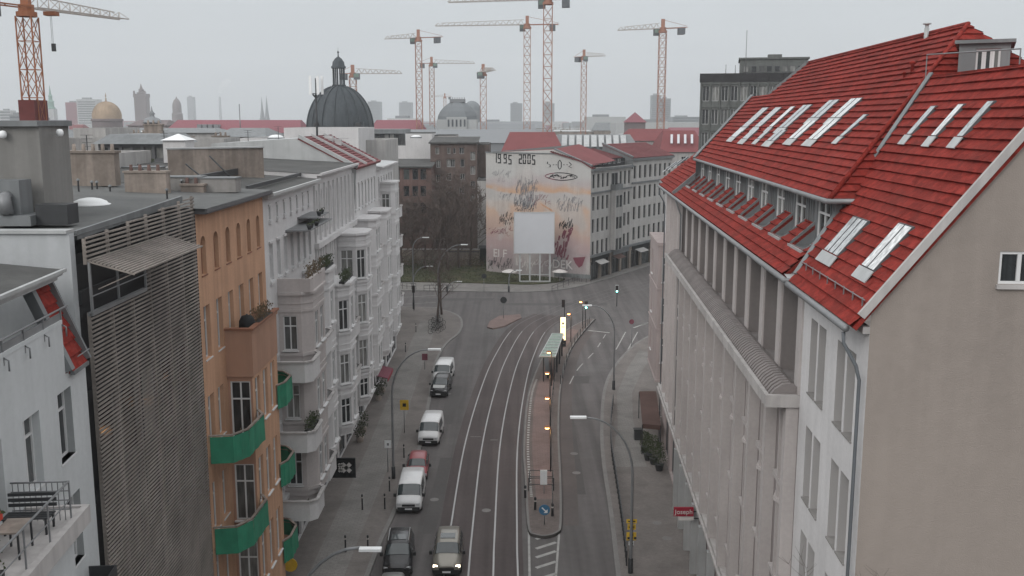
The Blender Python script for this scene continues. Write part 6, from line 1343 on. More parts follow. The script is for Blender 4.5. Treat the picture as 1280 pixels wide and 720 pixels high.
# ================================================================= domes, towers, far buildings
dq = D(418, 160, 262); Yd = 262; R_ = 42 * Yd / F_; DM = thing('domed_building', (dq.x, Yd, 0), 'big dark copper dome with columned lantern left of centre', 'domed building'); zb = D(418, 163, Yd).z
def zp(y, Y): return D(640, y, Y).z
hD = zp(107, Yd) - zb
prof = [(R_ * cos(t) if t < 1.35 else R_ * cos(1.35), hD * sin(t) / sin(1.35)) for t in [1.35 * i / 12 for i in range(13)]]
prof = [(R_, -6), (R_, 0)] + prof[1:]
m = MB(); m.lathe((dq.x, Yd + R_, zb), prof, 32); m.build('dome', 'dome_copper', DM)
m = MB()
for k in range(16):
    a = 2 * pi * k / 16; pts = [(dq.x + (r + .12) * cos(a), Yd + R_ + (r + .12) * sin(a), zb + z) for r, z in prof[1:]]; m.tube(pts, .22, 5, False)
m.build('dome_ribs', 'dome_copper', DM)
zl0, zl1, zl2 = zp(106, Yd), zp(82, Yd), zp(68, Yd); rl_ = 8.5 * Yd / F_
m = MB(); m.lathe((dq.x, Yd + R_, zl0 - .6), [(rl_ * 1.25, -.6), (rl_ * 1.25, .2), (rl_ * 1.05, .3), (rl_ * 1.05, .9), (0, .9)], 20, smooth=False); m.build('lantern_base', 'dome_copper', DM)
for k in range(8): a = 2 * pi * (k + .5) / 8; m = MB(); m.lathe((dq.x + rl_ * .82 * cos(a), Yd + R_ + rl_ * .82 * sin(a), zl0), [(.26, 0), (.2, .3), (.2, zl1 - zl0 - .3), (.28, zl1 - zl0)], 8); m.build('column', 'dome_copper', DM)
m = MB(); m.lathe((dq.x, Yd + R_, zl1), [(rl_ * 1.1, -.25), (rl_ * 1.1, .25), (rl_ * .95, .4), (rl_ * .85, 1.4), (rl_ * .5, 2.3), (.2, zl2 - zl1), (.12, zl2 - zl1 + .8), (.3, zl2 - zl1 + 1.1), (.05, zl2 - zl1 + 1.5), (0, zl2 - zl1 + 2.6)], 20); m.build('lantern_cap', 'dome_copper', DM)
m = MB(); m.box((dq.x - R_ * 1.25, Yd - 1, 0), (dq.x + R_ * 1.25, Yd + 2 * R_ + 1, zb - .6)); m.build('base_building', 'plaster_old', DM)
for s in (-1, 1):
    m = MB(); cx_ = dq.x + R_ * .62 * s + (R_ * .06); m.box((cx_ - 1.2, Yd + R_ * (.16), zb - .4), (cx_ + 1.2, Yd + R_ * .5, zb + 2.2)); dmr = m.build('dormer', 'dome_copper', DM)
    m = MB(); m.lathe((cx_, Yd + R_ * .15, zb + 1.0), [(0.0, -.8), (.7, -.7), (.7, .9), (0, 1)], 10); m.build('dormer_window', 'wall_dark', dmr)
# antenna mast on the left roofs
q = D(397, 186, 96); AM = thing('antenna_mast', (q.x, 96, 24.5), 'roof mast with white mobile antenna panels in front of the big dome', 'antenna mast'); zt_ = zp(95, 96)
m = MB(); m.tube([(q.x, 96, 24.2), (q.x, 96, zp(118, 96))], .10, 8); m.tube([(q.x, 96, zp(118, 96)), (q.x, 96, zt_ - .2)], .05, 6); m.build('pole', 'metal_dark', AM)
m = MB()
for k in range(3): a = 2 * pi * k / 3 + .3; m.bar((q.x, 96, zp(123, 96)), (q.x + .55 * cos(a), 96 + .55 * sin(a), zp(118, 96)), .06); m.bar((q.x, 96, zp(117, 96)), (q.x + .6 * cos(a), 96 + .6 * sin(a), zp(117, 96)), .06)
m.build('bracket', 'metal_dark', AM)
for k in range(5): a = 2 * pi * k / 5 + .2; m = MB(); x_, y_ = q.x + .62 * cos(a), 96 + .5 * sin(a); m.box((x_ - .11, y_ - .07, zp(118, 96)), (x_ + .11, y_ + .07, zt_)); m.build('antenna_panel', 'lamp_white', AM)
m = MB(); m.box((q.x + .6, 95.7, 24.6), (q.x + 1.5, 96.3, 25.5)); m.box((q.x + 1.7, 95.7, 24.6), (q.x + 2.3, 96.2, 25.2)); m.tube([(q.x + .3, 95.4, 25.3), (q.x + 3.1, 95.4, 25.3)], .03, 5); m.build('equipment', 'metal_light', AM)
# dome with square plan
Ys = 400; a, b = D(546, 165, Ys), D(596, 165, Ys); sc_ = (b.x - a.x) / 2; cx_ = (a.x + b.x) / 2; SD = thing('domed_building', (cx_, Ys, 0), 'grey mansard cupola with crowned flat top near the centre skyline', 'domed building'); zb = zp(150, Ys)
m = MB(); pr_ = [(1.0, 0), (.97, 1.6), (.86, 3.4), (.68, 5.2), (.45, 6.6), (.36, 7.0)]; pts = []; f = []
for r, z in pr_:
    n8 = [(1, .45), (.45, 1), (-.45, 1), (-1, .45), (-1, -.45), (-.45, -1), (.45, -1), (1, -.45)]; pts += [(cx_ + sc_ * r * x, Ys + sc_ + sc_ * r * y, zb + z) for x, y in n8]
for i in range(len(pr_) - 1): f += [(i * 8 + k, i * 8 + (k + 1) % 8, (i + 1) * 8 + (k + 1) % 8, (i + 1) * 8 + k) for k in range(8)]
f.append(tuple(range(40, 48))); m.add(pts, f); m.build('dome', 'far_blue', SD)
m = MB(); m.box((cx_ - sc_ * .38, Ys + sc_ * .62, zb + 7.0), (cx_ + sc_ * .38, Ys + sc_ * 1.38, zb + 8.3)); [m.bar((cx_ - sc_ * .36 + k * sc_ * .12, Ys + sc_ * .62, zb + 8.3), (cx_ - sc_ * .36 + k * sc_ * .12, Ys + sc_ * .62, zb + 9.0), .25) for k in range(7)]; m.build('crown', 'far_grey', SD)
m = MB(); m.box((cx_ - sc_, Ys, 0), (cx_ + sc_, Ys + 2 * sc_, zb + .2)); m.box((cx_ - sc_ * .5, Ys - 1, 0), (cx_ + sc_ * .5, Ys + .5, zb + 1.2)); m.build('base', 'far_pale', SD)
for k in range(5): m = MB(); x = cx_ - sc_ * .4 + sc_ * .2 * k; m.box((x - .35, Ys - 1.1, zb - 2.6), (x + .35, Ys - 1.02, zb + .2)); m.build('window', 'far_window', SD)
def skyline(name, x0, x1, y0, Y, lab, m_='far_grey', depth=None, cat='building', base=0, win=0, top=None):
    a, b = D(x0, 150, Y), D(x1, 150, Y); z = zp(y0, Y); dp = depth or (b.x - a.x); o = thing(name, ((a.x + b.x) / 2, Y, 0), lab, cat); w = MB(); w.box((a.x, Y, base), (b.x, Y + dp, z)); w.build('wall', m_, o)
    if win:
        n_ = max(3, int(z / 3.4)); k0 = max(0, int(14 / 3.4))
        for k in range(k0, min(n_, k0 + 30)): q = MB(); q.box((a.x + (b.x - a.x) * .06, Y - .25, 1.5 + k * 3.4), (b.x - (b.x - a.x) * .06, Y - .02, min(2.9 + k * 3.4, z - .8))); q.build('window_band', 'far_window', o) if 1.5 + k * 3.4 < z - 1.5 else None
    w = MB(); w.box((a.x + (b.x - a.x) * .2, Y + dp * .3, z), (a.x + (b.x - a.x) * (top or .6), Y + dp * .7, z + (z * .03 + .8))); w.build('roof_plant', 'far_grey', o)
    return o
skyline('tower_block', 83, 98, 128, 1500, 'maroon slab end of the striped tower block on the left skyline', 'far_red', 20)
skyline('tower_block', 97, 122, 124, 1480, 'pale tower block with window stripes beside the maroon slab', 'far_pale', 20, win=1)
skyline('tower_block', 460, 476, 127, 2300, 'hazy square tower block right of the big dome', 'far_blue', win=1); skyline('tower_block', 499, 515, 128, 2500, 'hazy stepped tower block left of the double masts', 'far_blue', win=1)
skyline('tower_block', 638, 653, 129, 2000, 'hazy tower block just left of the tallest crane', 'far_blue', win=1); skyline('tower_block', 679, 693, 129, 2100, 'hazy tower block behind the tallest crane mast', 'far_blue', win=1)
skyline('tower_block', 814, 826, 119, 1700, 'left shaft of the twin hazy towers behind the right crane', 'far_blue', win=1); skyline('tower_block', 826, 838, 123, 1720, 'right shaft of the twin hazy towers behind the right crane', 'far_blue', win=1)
skyline('tower_block', 235, 243, 121, 3000, 'thin very hazy office tower on the left skyline', 'far_blue'); skyline('tower_block', 0, 14, 138, 1200, 'pale office block at the very left edge of the skyline', 'far_pale', win=1); skyline('tower_block', 12, 26, 143, 900, 'lower grey block beside the near crane mast', 'far_grey', win=1)
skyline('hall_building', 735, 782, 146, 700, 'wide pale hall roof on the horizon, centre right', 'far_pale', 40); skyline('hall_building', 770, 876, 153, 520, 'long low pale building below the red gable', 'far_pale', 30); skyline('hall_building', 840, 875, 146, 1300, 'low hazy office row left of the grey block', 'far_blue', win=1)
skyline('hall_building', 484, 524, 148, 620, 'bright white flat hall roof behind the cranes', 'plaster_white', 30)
skyline('hall_building', 600, 640, 152, 800, 'distant pale roofs between the cupola and the crane masts', 'far_grey', 30); skyline('hall_building', 20, 62, 150, 700, 'distant grey roofs behind the near crane', 'far_grey', 30)
o = thing('distant_house', (D(795, 150, 420).x, 420, 0), 'steep dark red pyramid roof poking over the far right roofs', 'building'); w = MB(); _x = D(795, 150, 420).x; w.box((_x - 4, 420, 0), (_x + 4, 428, zp(153, 420))); w.build('wall', 'far_tower', o); w = MB(); w.add([(_x - 4.6, 419.5, zp(153, 420)), (_x + 4.6, 419.5, zp(153, 420)), (_x + 4.6, 428.5, zp(153, 420)), (_x - 4.6, 428.5, zp(153, 420)), (_x, 424, zp(140, 420))], [(0, 1, 4), (1, 2, 4), (2, 3, 4), (3, 0, 4)]); w.build('roof', 'far_red', o)
def spire(x, ytop, yb, Y, wpx, lab, m_='copper_green', body=None, tiers=True):
    p = D(x, yb, Y); z1 = zp(ytop, Y); z0 = p.z; r = wpx * Y / F_ / 2; o = thing('church_tower', (p.x, Y, 0), lab, 'tower'); w = MB(); w.box((p.x - r, Y - r, 0), (p.x + r, Y + r, z0)); w.build('shaft', body or m_, o)
    w = MB(); h = z1 - z0
    w.lathe((p.x, Y, z0), ([(r * 1.1, 0), (r * 1.1, h * .04), (r * .8, h * .08), (r * .75, h * .28), (r * .95, h * .3), (r * .5, h * .36), (r * .45, h * .5), (r * .55, h * .52), (r * .28, h * .6), (0.02, h)] if tiers else [(r * 1.05, 0), (r * .5, h * .45), (0.02, h)]), 8, smooth=False); w.build('spire', m_, o)
    return o
spire(64, 106, 136, 1300, 10, 'slender green church tower with tiered spire on the left skyline', body='far_pale'); spire(328, 120, 148, 1900, 5.5, 'left of two pointed grey church spires', 'far_blue', tiers=False); spire(334, 119, 148, 1900, 5.5, 'right of two pointed grey church spires', 'far_blue', tiers=False)
o = spire(177, 104, 121, 1400, 14, 'dark red square town hall tower with small spire', 'far_tower', tiers=True); w = MB(); p = D(177, 121, 1400); r = 8.6; w.box((p.x - r, 1400 - r, p.z - 1), (p.x + r, 1400 + r, p.z + 4)); [w.box((p.x + i * r * .85 - 1, 1400 - r, p.z + 4), (p.x + i * r * .85 + 1, 1400 - r + 2, p.z + 8)) for i in (-1, 1)]; w.build('gallery', 'far_tower', o)
# golden dome
p = D(134, 150, 560); o = thing('domed_building', (p.x, 560, 0), 'golden ribbed dome with finial on the left skyline', 'domed building'); r = 17 * 560 / F_; z0 = zp(146, 560); h = zp(127, 560) - z0
w = MB(); w.lathe((p.x, 560, z0), [(r, -2), (r * 1.02, 0)] + [(r * cos(t), h * sin(t)) for t in [.12 + 1.35 * i / 8 for i in range(9)]], 24); w.build('dome', 'dome_gold', o)
w = MB(); [w.tube([(p.x + (r * cos(t) + .1) * cos(a), 560 + (r * cos(t) + .1) * sin(a), z0 + h * sin(t)) for t in [.05 + 1.4 * i / 8 for i in range(9)]], .13, 4, False) for a in [2 * pi * k / 24 for k in range(24)]]; w.lathe((p.x, 560, z0 + h), [(.9, -.2), (.3, 1), (.6, 1.5), (.1, 2), (.4, 3), (0, 5)], 8); w.build('ribs', 'dome_gold', o)
w = MB(); w.lathe((p.x, 560, 0), [(r * 1.05, 0), (r * 1.05, z0 - 2.5), (r * 1.12, z0 - 2.3), (r * 1.1, z0 - 1.2), (r * .9, z0 - 1)], 24, smooth=False); w.build('drum', 'far_tower', o)
# second onion tower, small domes
p = D(222, 150, 1500); o = thing('domed_tower', (p.x, 1500, 0), 'hazy grey domed tower right of the town hall tower', 'tower'); r = 5.5 * 1500 / F_; w = MB(); z0 = zp(133, 1500); w.lathe((p.x, 1500, 0), [(r * 1.25, 0), (r * 1.2, zp(142, 1500)), (r, zp(141, 1500)), (r, z0)], 12, smooth=False); w.build('drum', 'far_tower', o); w = MB(); hh = zp(122, 1500) - z0; w.lathe((p.x, 1500, z0), [(r, 0), (r * .9, hh * .35), (r * .6, hh * .7), (r * .2, hh * .9), (0, hh * 1.15)], 12); w.build('cap', 'far_tower', o)
p = D(590, 150, 640); o = thing('domed_building', (p.x, 640, 0), 'plain hazy round dome behind the crowned cupola', 'domed building'); r = 11 * 640 / F_; z0 = zp(138, 640); w = MB(); w.lathe((p.x, 640, 0), [(r, 0), (r, z0)], 20); w.build('drum', 'far_grey', o); w = MB(); hh = zp(126, 640) - z0; w.lathe((p.x, 640, z0), [(r * cos(t), hh * sin(t)) for t in [pi / 2 * i / 7 for i in range(8)]], 20); w.build('cap', 'far_blue', o)
# smoking chimney
p = D(276, 150, 3200); o = thing('factory_chimney', (p.x, 3200, 0), 'distant tall chimney with a drift of pale smoke', 'chimney'); w = MB(); w.lathe((p.x, 3200, 0), [(5, 0), (3.6, zp(121, 3200)), (0, zp(121, 3200))], 10); w.build('stack', 'far_grey', o)
sm = bpy.data.materials.new('smoke'); sm.use_nodes = True; nt = sm.node_tree; nt.nodes.remove(nt.nodes['Principled BSDF']); pv = nt.nodes.new('ShaderNodeVolumePrincipled'); pv.inputs['Color'].default_value = (.95, .95, .95, 1); pv.inputs['Density'].default_value = .016; nt.links.new(pv.outputs[0], nt.nodes['Material Output'].inputs['Volume']); MATS['smoke'] = sm
w = MB()
for (x, y, r) in ((275, 114, 9), (277, 109, 11), (281, 104, 15), (285, 101, 13)):
    q = D(x, y, 3200); w.lathe((q.x, 3200, q.z), [(r * cos(t) + .01, r * .7 * sin(t)) for t in [-pi / 2 + pi * i / 6 for i in range(7)]], 10)
so = w.build('smoke', 'smoke'); tag(so, 'pale smoke drifting up from the distant chimney', 'smoke', kind='stuff')
p = D(298, 150, 320); o = thing('roof_flue', (p.x, 320, 20), 'black flue pipe with thin mast above it on the left roofs', 'flue'); w = MB(); w.lathe((p.x, 180, 22), [(.35, 0), (.35, zp(151, 180) - 22), (0, zp(151, 180) - 22)], 8); w.build('pipe', 'metal_dark', o); w = MB(); q = D(298, 130, 180); w.v = []; w.f = []; w.tube([(D(299, 150, 180).x, 180.5, 22), (D(298, 130, 180).x, 180.5, zp(130, 180))], .09, 5); w.build('mast', 'metal_grey', o)
bpy.data.objects[o.name].location = (D(299, 150, 180).x, 180, 20)
for c in o.children:
    for v in c.data.vertices: v.co += Vector((p.x, 320, 20)) - Vector((D(299, 150, 180).x, 180, 20))
ROOT[o.name] = Vector(o.location)
# mid-distance roofs over the left row
gable_block('distant_house', D(205, 160, 300).x, D(375, 160, 300).x, 300, 318, zp(166, 300), zp(150, 306), 'very long pink red roof along the left horizon', 'plaster_grey', 'far_red', wins=False)
lr = [o for o in bpy.data.objects if o.get('label', '').startswith('very long pink')][0]
for x in (250, 257, 264, 271): q = D(x, 158, 302); w = MB(); w.box((q.x - .6, 301.0, q.z - .6), (q.x + .6, 304, q.z + .6)); w.build('dormer', 'far_grey', lr)
gable_block('distant_house', D(462, 160, 330).x, D(528, 160, 330).x, 330, 345, zp(163, 330), zp(150, 336), 'pink red roof right of the big dome', 'plaster_grey', 'far_red', wins=True)
gable_block('distant_house', D(160, 160, 420).x, D(207, 160, 420).x, 420, 440, zp(157, 420), zp(150, 430), 'maroon palace roof with statue silhouette left of the long pink roof', 'far_tower', 'far_tower', wins=False)
q = D(186, 150, 421); pr0 = [o for o in bpy.data.objects if o.get('label', '').startswith('maroon palace')][0]; w = MB(); w.lathe((q.x, 425, zp(150, 425)), [(4, -1), (3.2, .5), (1.2, 1.2), (.9, 2), (1.4, 2.6), (.5, 3.6), (.2, 5), (0, 6)], 8); w.build('statue', 'far_grey', pr0)
gable_block('distant_house', D(268, 170, 140).x, D(330, 170, 140).x, 140, 152, zp(171, 140), zp(160, 146), 'long slate blue roof behind the left rooftops', 'plaster_grey', 'zinc', wins=False, hip=1)
gable_block('distant_house', D(150, 170, 150).x, D(268, 170, 150).x, 150, 160, zp(166, 150), zp(160, 155), 'low dark slate roof under the golden dome', 'plaster_grey', 'zinc', wins=False, hip=1)
flat_block(D(92, 170, 130).x, D(132, 170, 130).x, 130, 142, zp(163, 130), 'grey rendered block beside the stair head', 'plaster_grey', 'roof_felt', .3)
flat_block(D(355, 170, 120).x, D(448, 170, 120).x, 120, 134, zp(163, 120), 'white parapet block below the big dome', 'plaster_white', 'roof_felt_light', .3)
flat_block(D(300, 170, 118).x, D(356, 170, 118).x, 118, 130, zp(176, 118), 'bright pale roof block left of the antenna mast', 'plaster_white', 'roof_felt_light', .3)
flat_block(D(436, 190, 126).x, D(482, 190, 126).x, 126, 140, zp(178, 126), 'small block with dark roof right of the antenna mast', 'plaster_grey', 'roof_felt', .3)
flat_block(D(95, 190, 100).x, D(150, 190, 100).x, 112, 124, zp(176, 112), 'low roof with pale skylight domes left of the penthouse', 'plaster_old', 'roof_felt_light', .3)
for i, (x, y, Y) in enumerate(((100, 178, 110), (97, 205, 70), (115, 204, 72), (133, 205, 70), (166, 201, 75), (188, 165, 140), (345, 172, 116), (520, 171, 210))):
    q = D(x, y, Y); o = thing('rooflight_dome', (q.x, Y, q.z), ['white rooflight dome nearest the stair head', 'low white rooflight left end of the dome row', 'second white rooflight of the dome row', 'third white rooflight of the dome row', 'white rooflight right of the brick chimneys', 'white rooflight on the slate roof below the horizon', 'curved white rooflight left of the antenna mast', 'white rooflight near the white penthouse'][i], 'rooflight'); r = .9 * (1 + i % 3 * .2)
    w = MB(); w.lathe((q.x, Y, q.z), [(r, 0), (r * .9, .16), (r * .5, .3), (0, .34)], 14); w.build('dome', 'lamp_white', o); w = MB(); w.lathe((q.x, Y, q.z - .25), [(r * 1.12, 0), (r * 1.12, .27), (r, .27)], 14); w.build('kerb', 'zinc', o)
flat_block(-64, -24, 100.4, 117, 24.0, 'dark felt roof block behind the far white houses', 'plaster_old', 'roof_felt', .25, extra=chimneys((-30, 103, 24, 1.6, 1.3), (-40, 108, 24, 2.2, 1.5)))
# random roofscape between 240 and 1000 m
rnd = random.Random(5); k = 0
roofw = ['red hipped', 'grey hipped', 'slate', 'pale flat', 'maroon', 'dark grey']; rm = ['roof_tile_far', 'far_grey', 'zinc', 'far_pale', 'far_red', 'roof_felt']
pos = [(x, Y) for Y in (250, 300, 360, 440, 560, 740) for x in range(-60, 1340, 95)]
near_of = lambda px: ['under the left edge cranes', 'below the golden dome', 'below the town hall tower', 'below the twin spires', 'beside the big dome', 'beside the centre cranes', 'behind the mural house', 'below the tallest crane', 'left of the office block', 'behind the office block', 'behind the red roof', 'far right behind the red roof'][min(11, max(0, int(px / 108)))]
cnt = {}
for (x, Y) in pos:
    if 375 < x < 470 and Y < 330: continue
    px_ = x + rnd.uniform(-30, 30); w_ = rnd.uniform(18, 34) * (1 + Y / 700); q = D(px_, 160, Y); i = rnd.randrange(6); z = rnd.uniform(17, 21.5)
    while (i, near_of(px_), Y) in cnt: i = (i + 1) % 6
    cnt[(i, near_of(px_), Y)] = 1
    dist = {250: 'nearest', 300: 'near', 360: 'middle', 440: 'farther', 560: 'far', 740: 'farthest'}[Y]
    gable_block('distant_house', q.x - w_ / 2, q.x + w_ / 2, Y, Y + rnd.uniform(12, 18), z, z + (rnd.uniform(2.5, 5) if i != 3 else .8), f'{roofw[i]} roof {near_of(px_)}, {dist} row of the roofscape', rnd.choice(['plaster_grey', 'far_pale', 'far_grey', 'plaster_old']), rm[i], wins=False)
# small clutter on the left roofs
rc_ = random.Random(11)
for i in range(36):
    Yc = rc_.choice((48, 52, 60, 64, 74, 80, 88, 92, 104, 110)) + rc_.uniform(-2, 2); xc = rc_.uniform(-26, -15.5) - max(0, (Yc - 50)) * rc_.uniform(0, .3); zb_ = 23.3
    h_ = rc_.uniform(.35, 1.3); kind_ = i % 3
    if kind_ == 0:
        o = thing('vent_pipe', (xc, Yc, zb_), 'thin dark vent pipe standing on the left roofs', 'vent pipe', 'thin vent pipes on the left roofs'); w = MB(); w.lathe((xc, Yc, zb_), [(.045, 0), (.045, h_ * .6)], 6); w.build('pipe', 'metal_dark', o); w = MB(); w.lathe((xc, Yc, zb_ + h_ * .6), [(.09, 0), (.09, .06), (0, .12)], 8); w.build('cap', 'zinc', o)
    elif kind_ == 1:
        o = thing('chimney_stack', (xc, Yc, zb_), 'low brown chimney stack with clay pots on the left roofs', 'chimney', 'brown chimney stacks on the left roofs'); w_ = rc_.uniform(.4, 1.1); w = MB(); w.box((xc - w_, Yc, zb_), (xc + w_, Yc + .6, zb_ + h_)); w.box((xc - w_ - .06, Yc - .06, zb_ + h_), (xc + w_ + .06, Yc + .66, zb_ + h_ + .1)); w.build('stack', 'plaster_old', o)
        for k in range(max(1, int(w_ * 2 / .45))): w = MB(); w.lathe((xc - w_ + .25 + k * .45, Yc + .3, zb_ + h_ + .1), [(.1, 0), (.08, .3), (0, .3)], 6); w.build('chimney_pot', 'brick_red', o)
    else:
        o = thing('roof_box', (xc, Yc, zb_), 'small grey roof box with pale lid on the left roofs', 'roof box', 'grey roof boxes on the left roofs'); w_ = rc_.uniform(.4, 1.3); w = MB(); w.box((xc - w_, Yc, zb_), (xc + w_, Yc + 1, zb_ + h_ * .6)); w.build('body', 'concrete', o); w = MB(); w.box((xc - w_ - .05, Yc - .05, zb_ + h_ * .6), (xc + w_ + .05, Yc + 1.05, zb_ + h_ * .6 + .06)); w.build('lid', 'zinc', o)
# bracing struts and aerials
for i, (x, y, Yc, lab) in enumerate(((232, 205, 58, 'long slanting lightning strut leaning on the brown fire wall'), (262, 195, 62, 'second slanting strut against the brown fire wall'), (172, 205, 52, 'short slanting strut on the flat roof by the brown chimneys'))):
    q = D(x, y, Yc); o = tag((lambda w: (w.tube([(q.x, Yc, q.z), (q.x + 1.5, Yc - .5, 23.4)], .05, 5), w.build('roof_strut', 'metal_dark'))[1])(MB()), lab, 'strut')
for i, (x, Yc, h_, lab) in enumerate(((108, 54, 1.6, 'thin roof aerial beside the brown chimney block'), (348, 92, 1.8, 'thin roof aerial left of the antenna mast'), (310, 88, 1.5, 'thin roof aerial above the pale roof sheets'), (205, 76, 1.6, 'thin roof aerial beside the white roof hut'))):
    q = D(x, 170, Yc); w = MB(); w.tube([(q.x, Yc, 23.6), (q.x, Yc, 24.6 + h_)], .03, 5); [w.bar((q.x - .35 + .05 * k, Yc, 24.6 + h_ - .2 * k), (q.x + .35 - .05 * k, Yc, 24.6 + h_ - .2 * k), .02) for k in range(4)]; tag(w.build('roof_aerial', 'metal_dark'), lab, 'aerial')
# one mass of far city
w = MB(); 
for i in range(900):
    Y = rnd.uniform(900, 4200); x = rnd.uniform(-.62, .62) * Y; s = rnd.uniform(12, 45); h = rnd.uniform(12, 25); w.mi = rnd.randrange(3); w.box((x, Y, 0), (x + s, Y + s, h))
o = w.build('distant_city', ['far_grey', 'far_pale', 'far_red']); tag(o, 'hazy mass of low city roofs along the horizon', 'city', kind='stuff')
w = MB()
for i in range(260):
    Y = rnd.uniform(280, 1500); x = rnd.uniform(-.5, .5) * Y; r = rnd.uniform(3, 6)
    for j in range(26): a = rnd.uniform(0, 6.28); rr = r * sqrt(rnd.random()); z = 14 + rnd.uniform(0, 7); s = rnd.uniform(.5, 1.3); b = rnd.uniform(0, 6); w.quad((x + rr * cos(a), Y + rr * sin(a), z), (x + rr * cos(a) + s * cos(b), Y + rr * sin(a) + s * sin(b), z + .4), (x + rr * cos(a), Y + rr * sin(a), z + s))
o = w.build('distant_trees', 'leaf_dry'); tag(o, 'scattered bare treetops between the far roofs', 'trees', kind='stuff')
# haze
hz = MB(); hz.box((-3200, -60, -3), (3200, 5200, 330)); ho = hz.build('haze', []); hm = bpy.data.materials.new('haze'); hm.use_nodes = True; nt = hm.node_tree; nt.nodes.remove(nt.nodes['Principled BSDF']); pv = nt.nodes.new('ShaderNodeVolumePrincipled'); pv.inputs['Color'].default_value = (.90, .93, .95, 1); pv.inputs['Density'].default_value = .0003; pv.inputs['Anisotropy'].default_value = .3; nt.links.new(pv.outputs[0], nt.nodes['Material Output'].inputs['Volume']); ho.data.materials.append(hm); tag(ho, 'thin grey winter haze over the whole city', 'haze', kind='stuff')
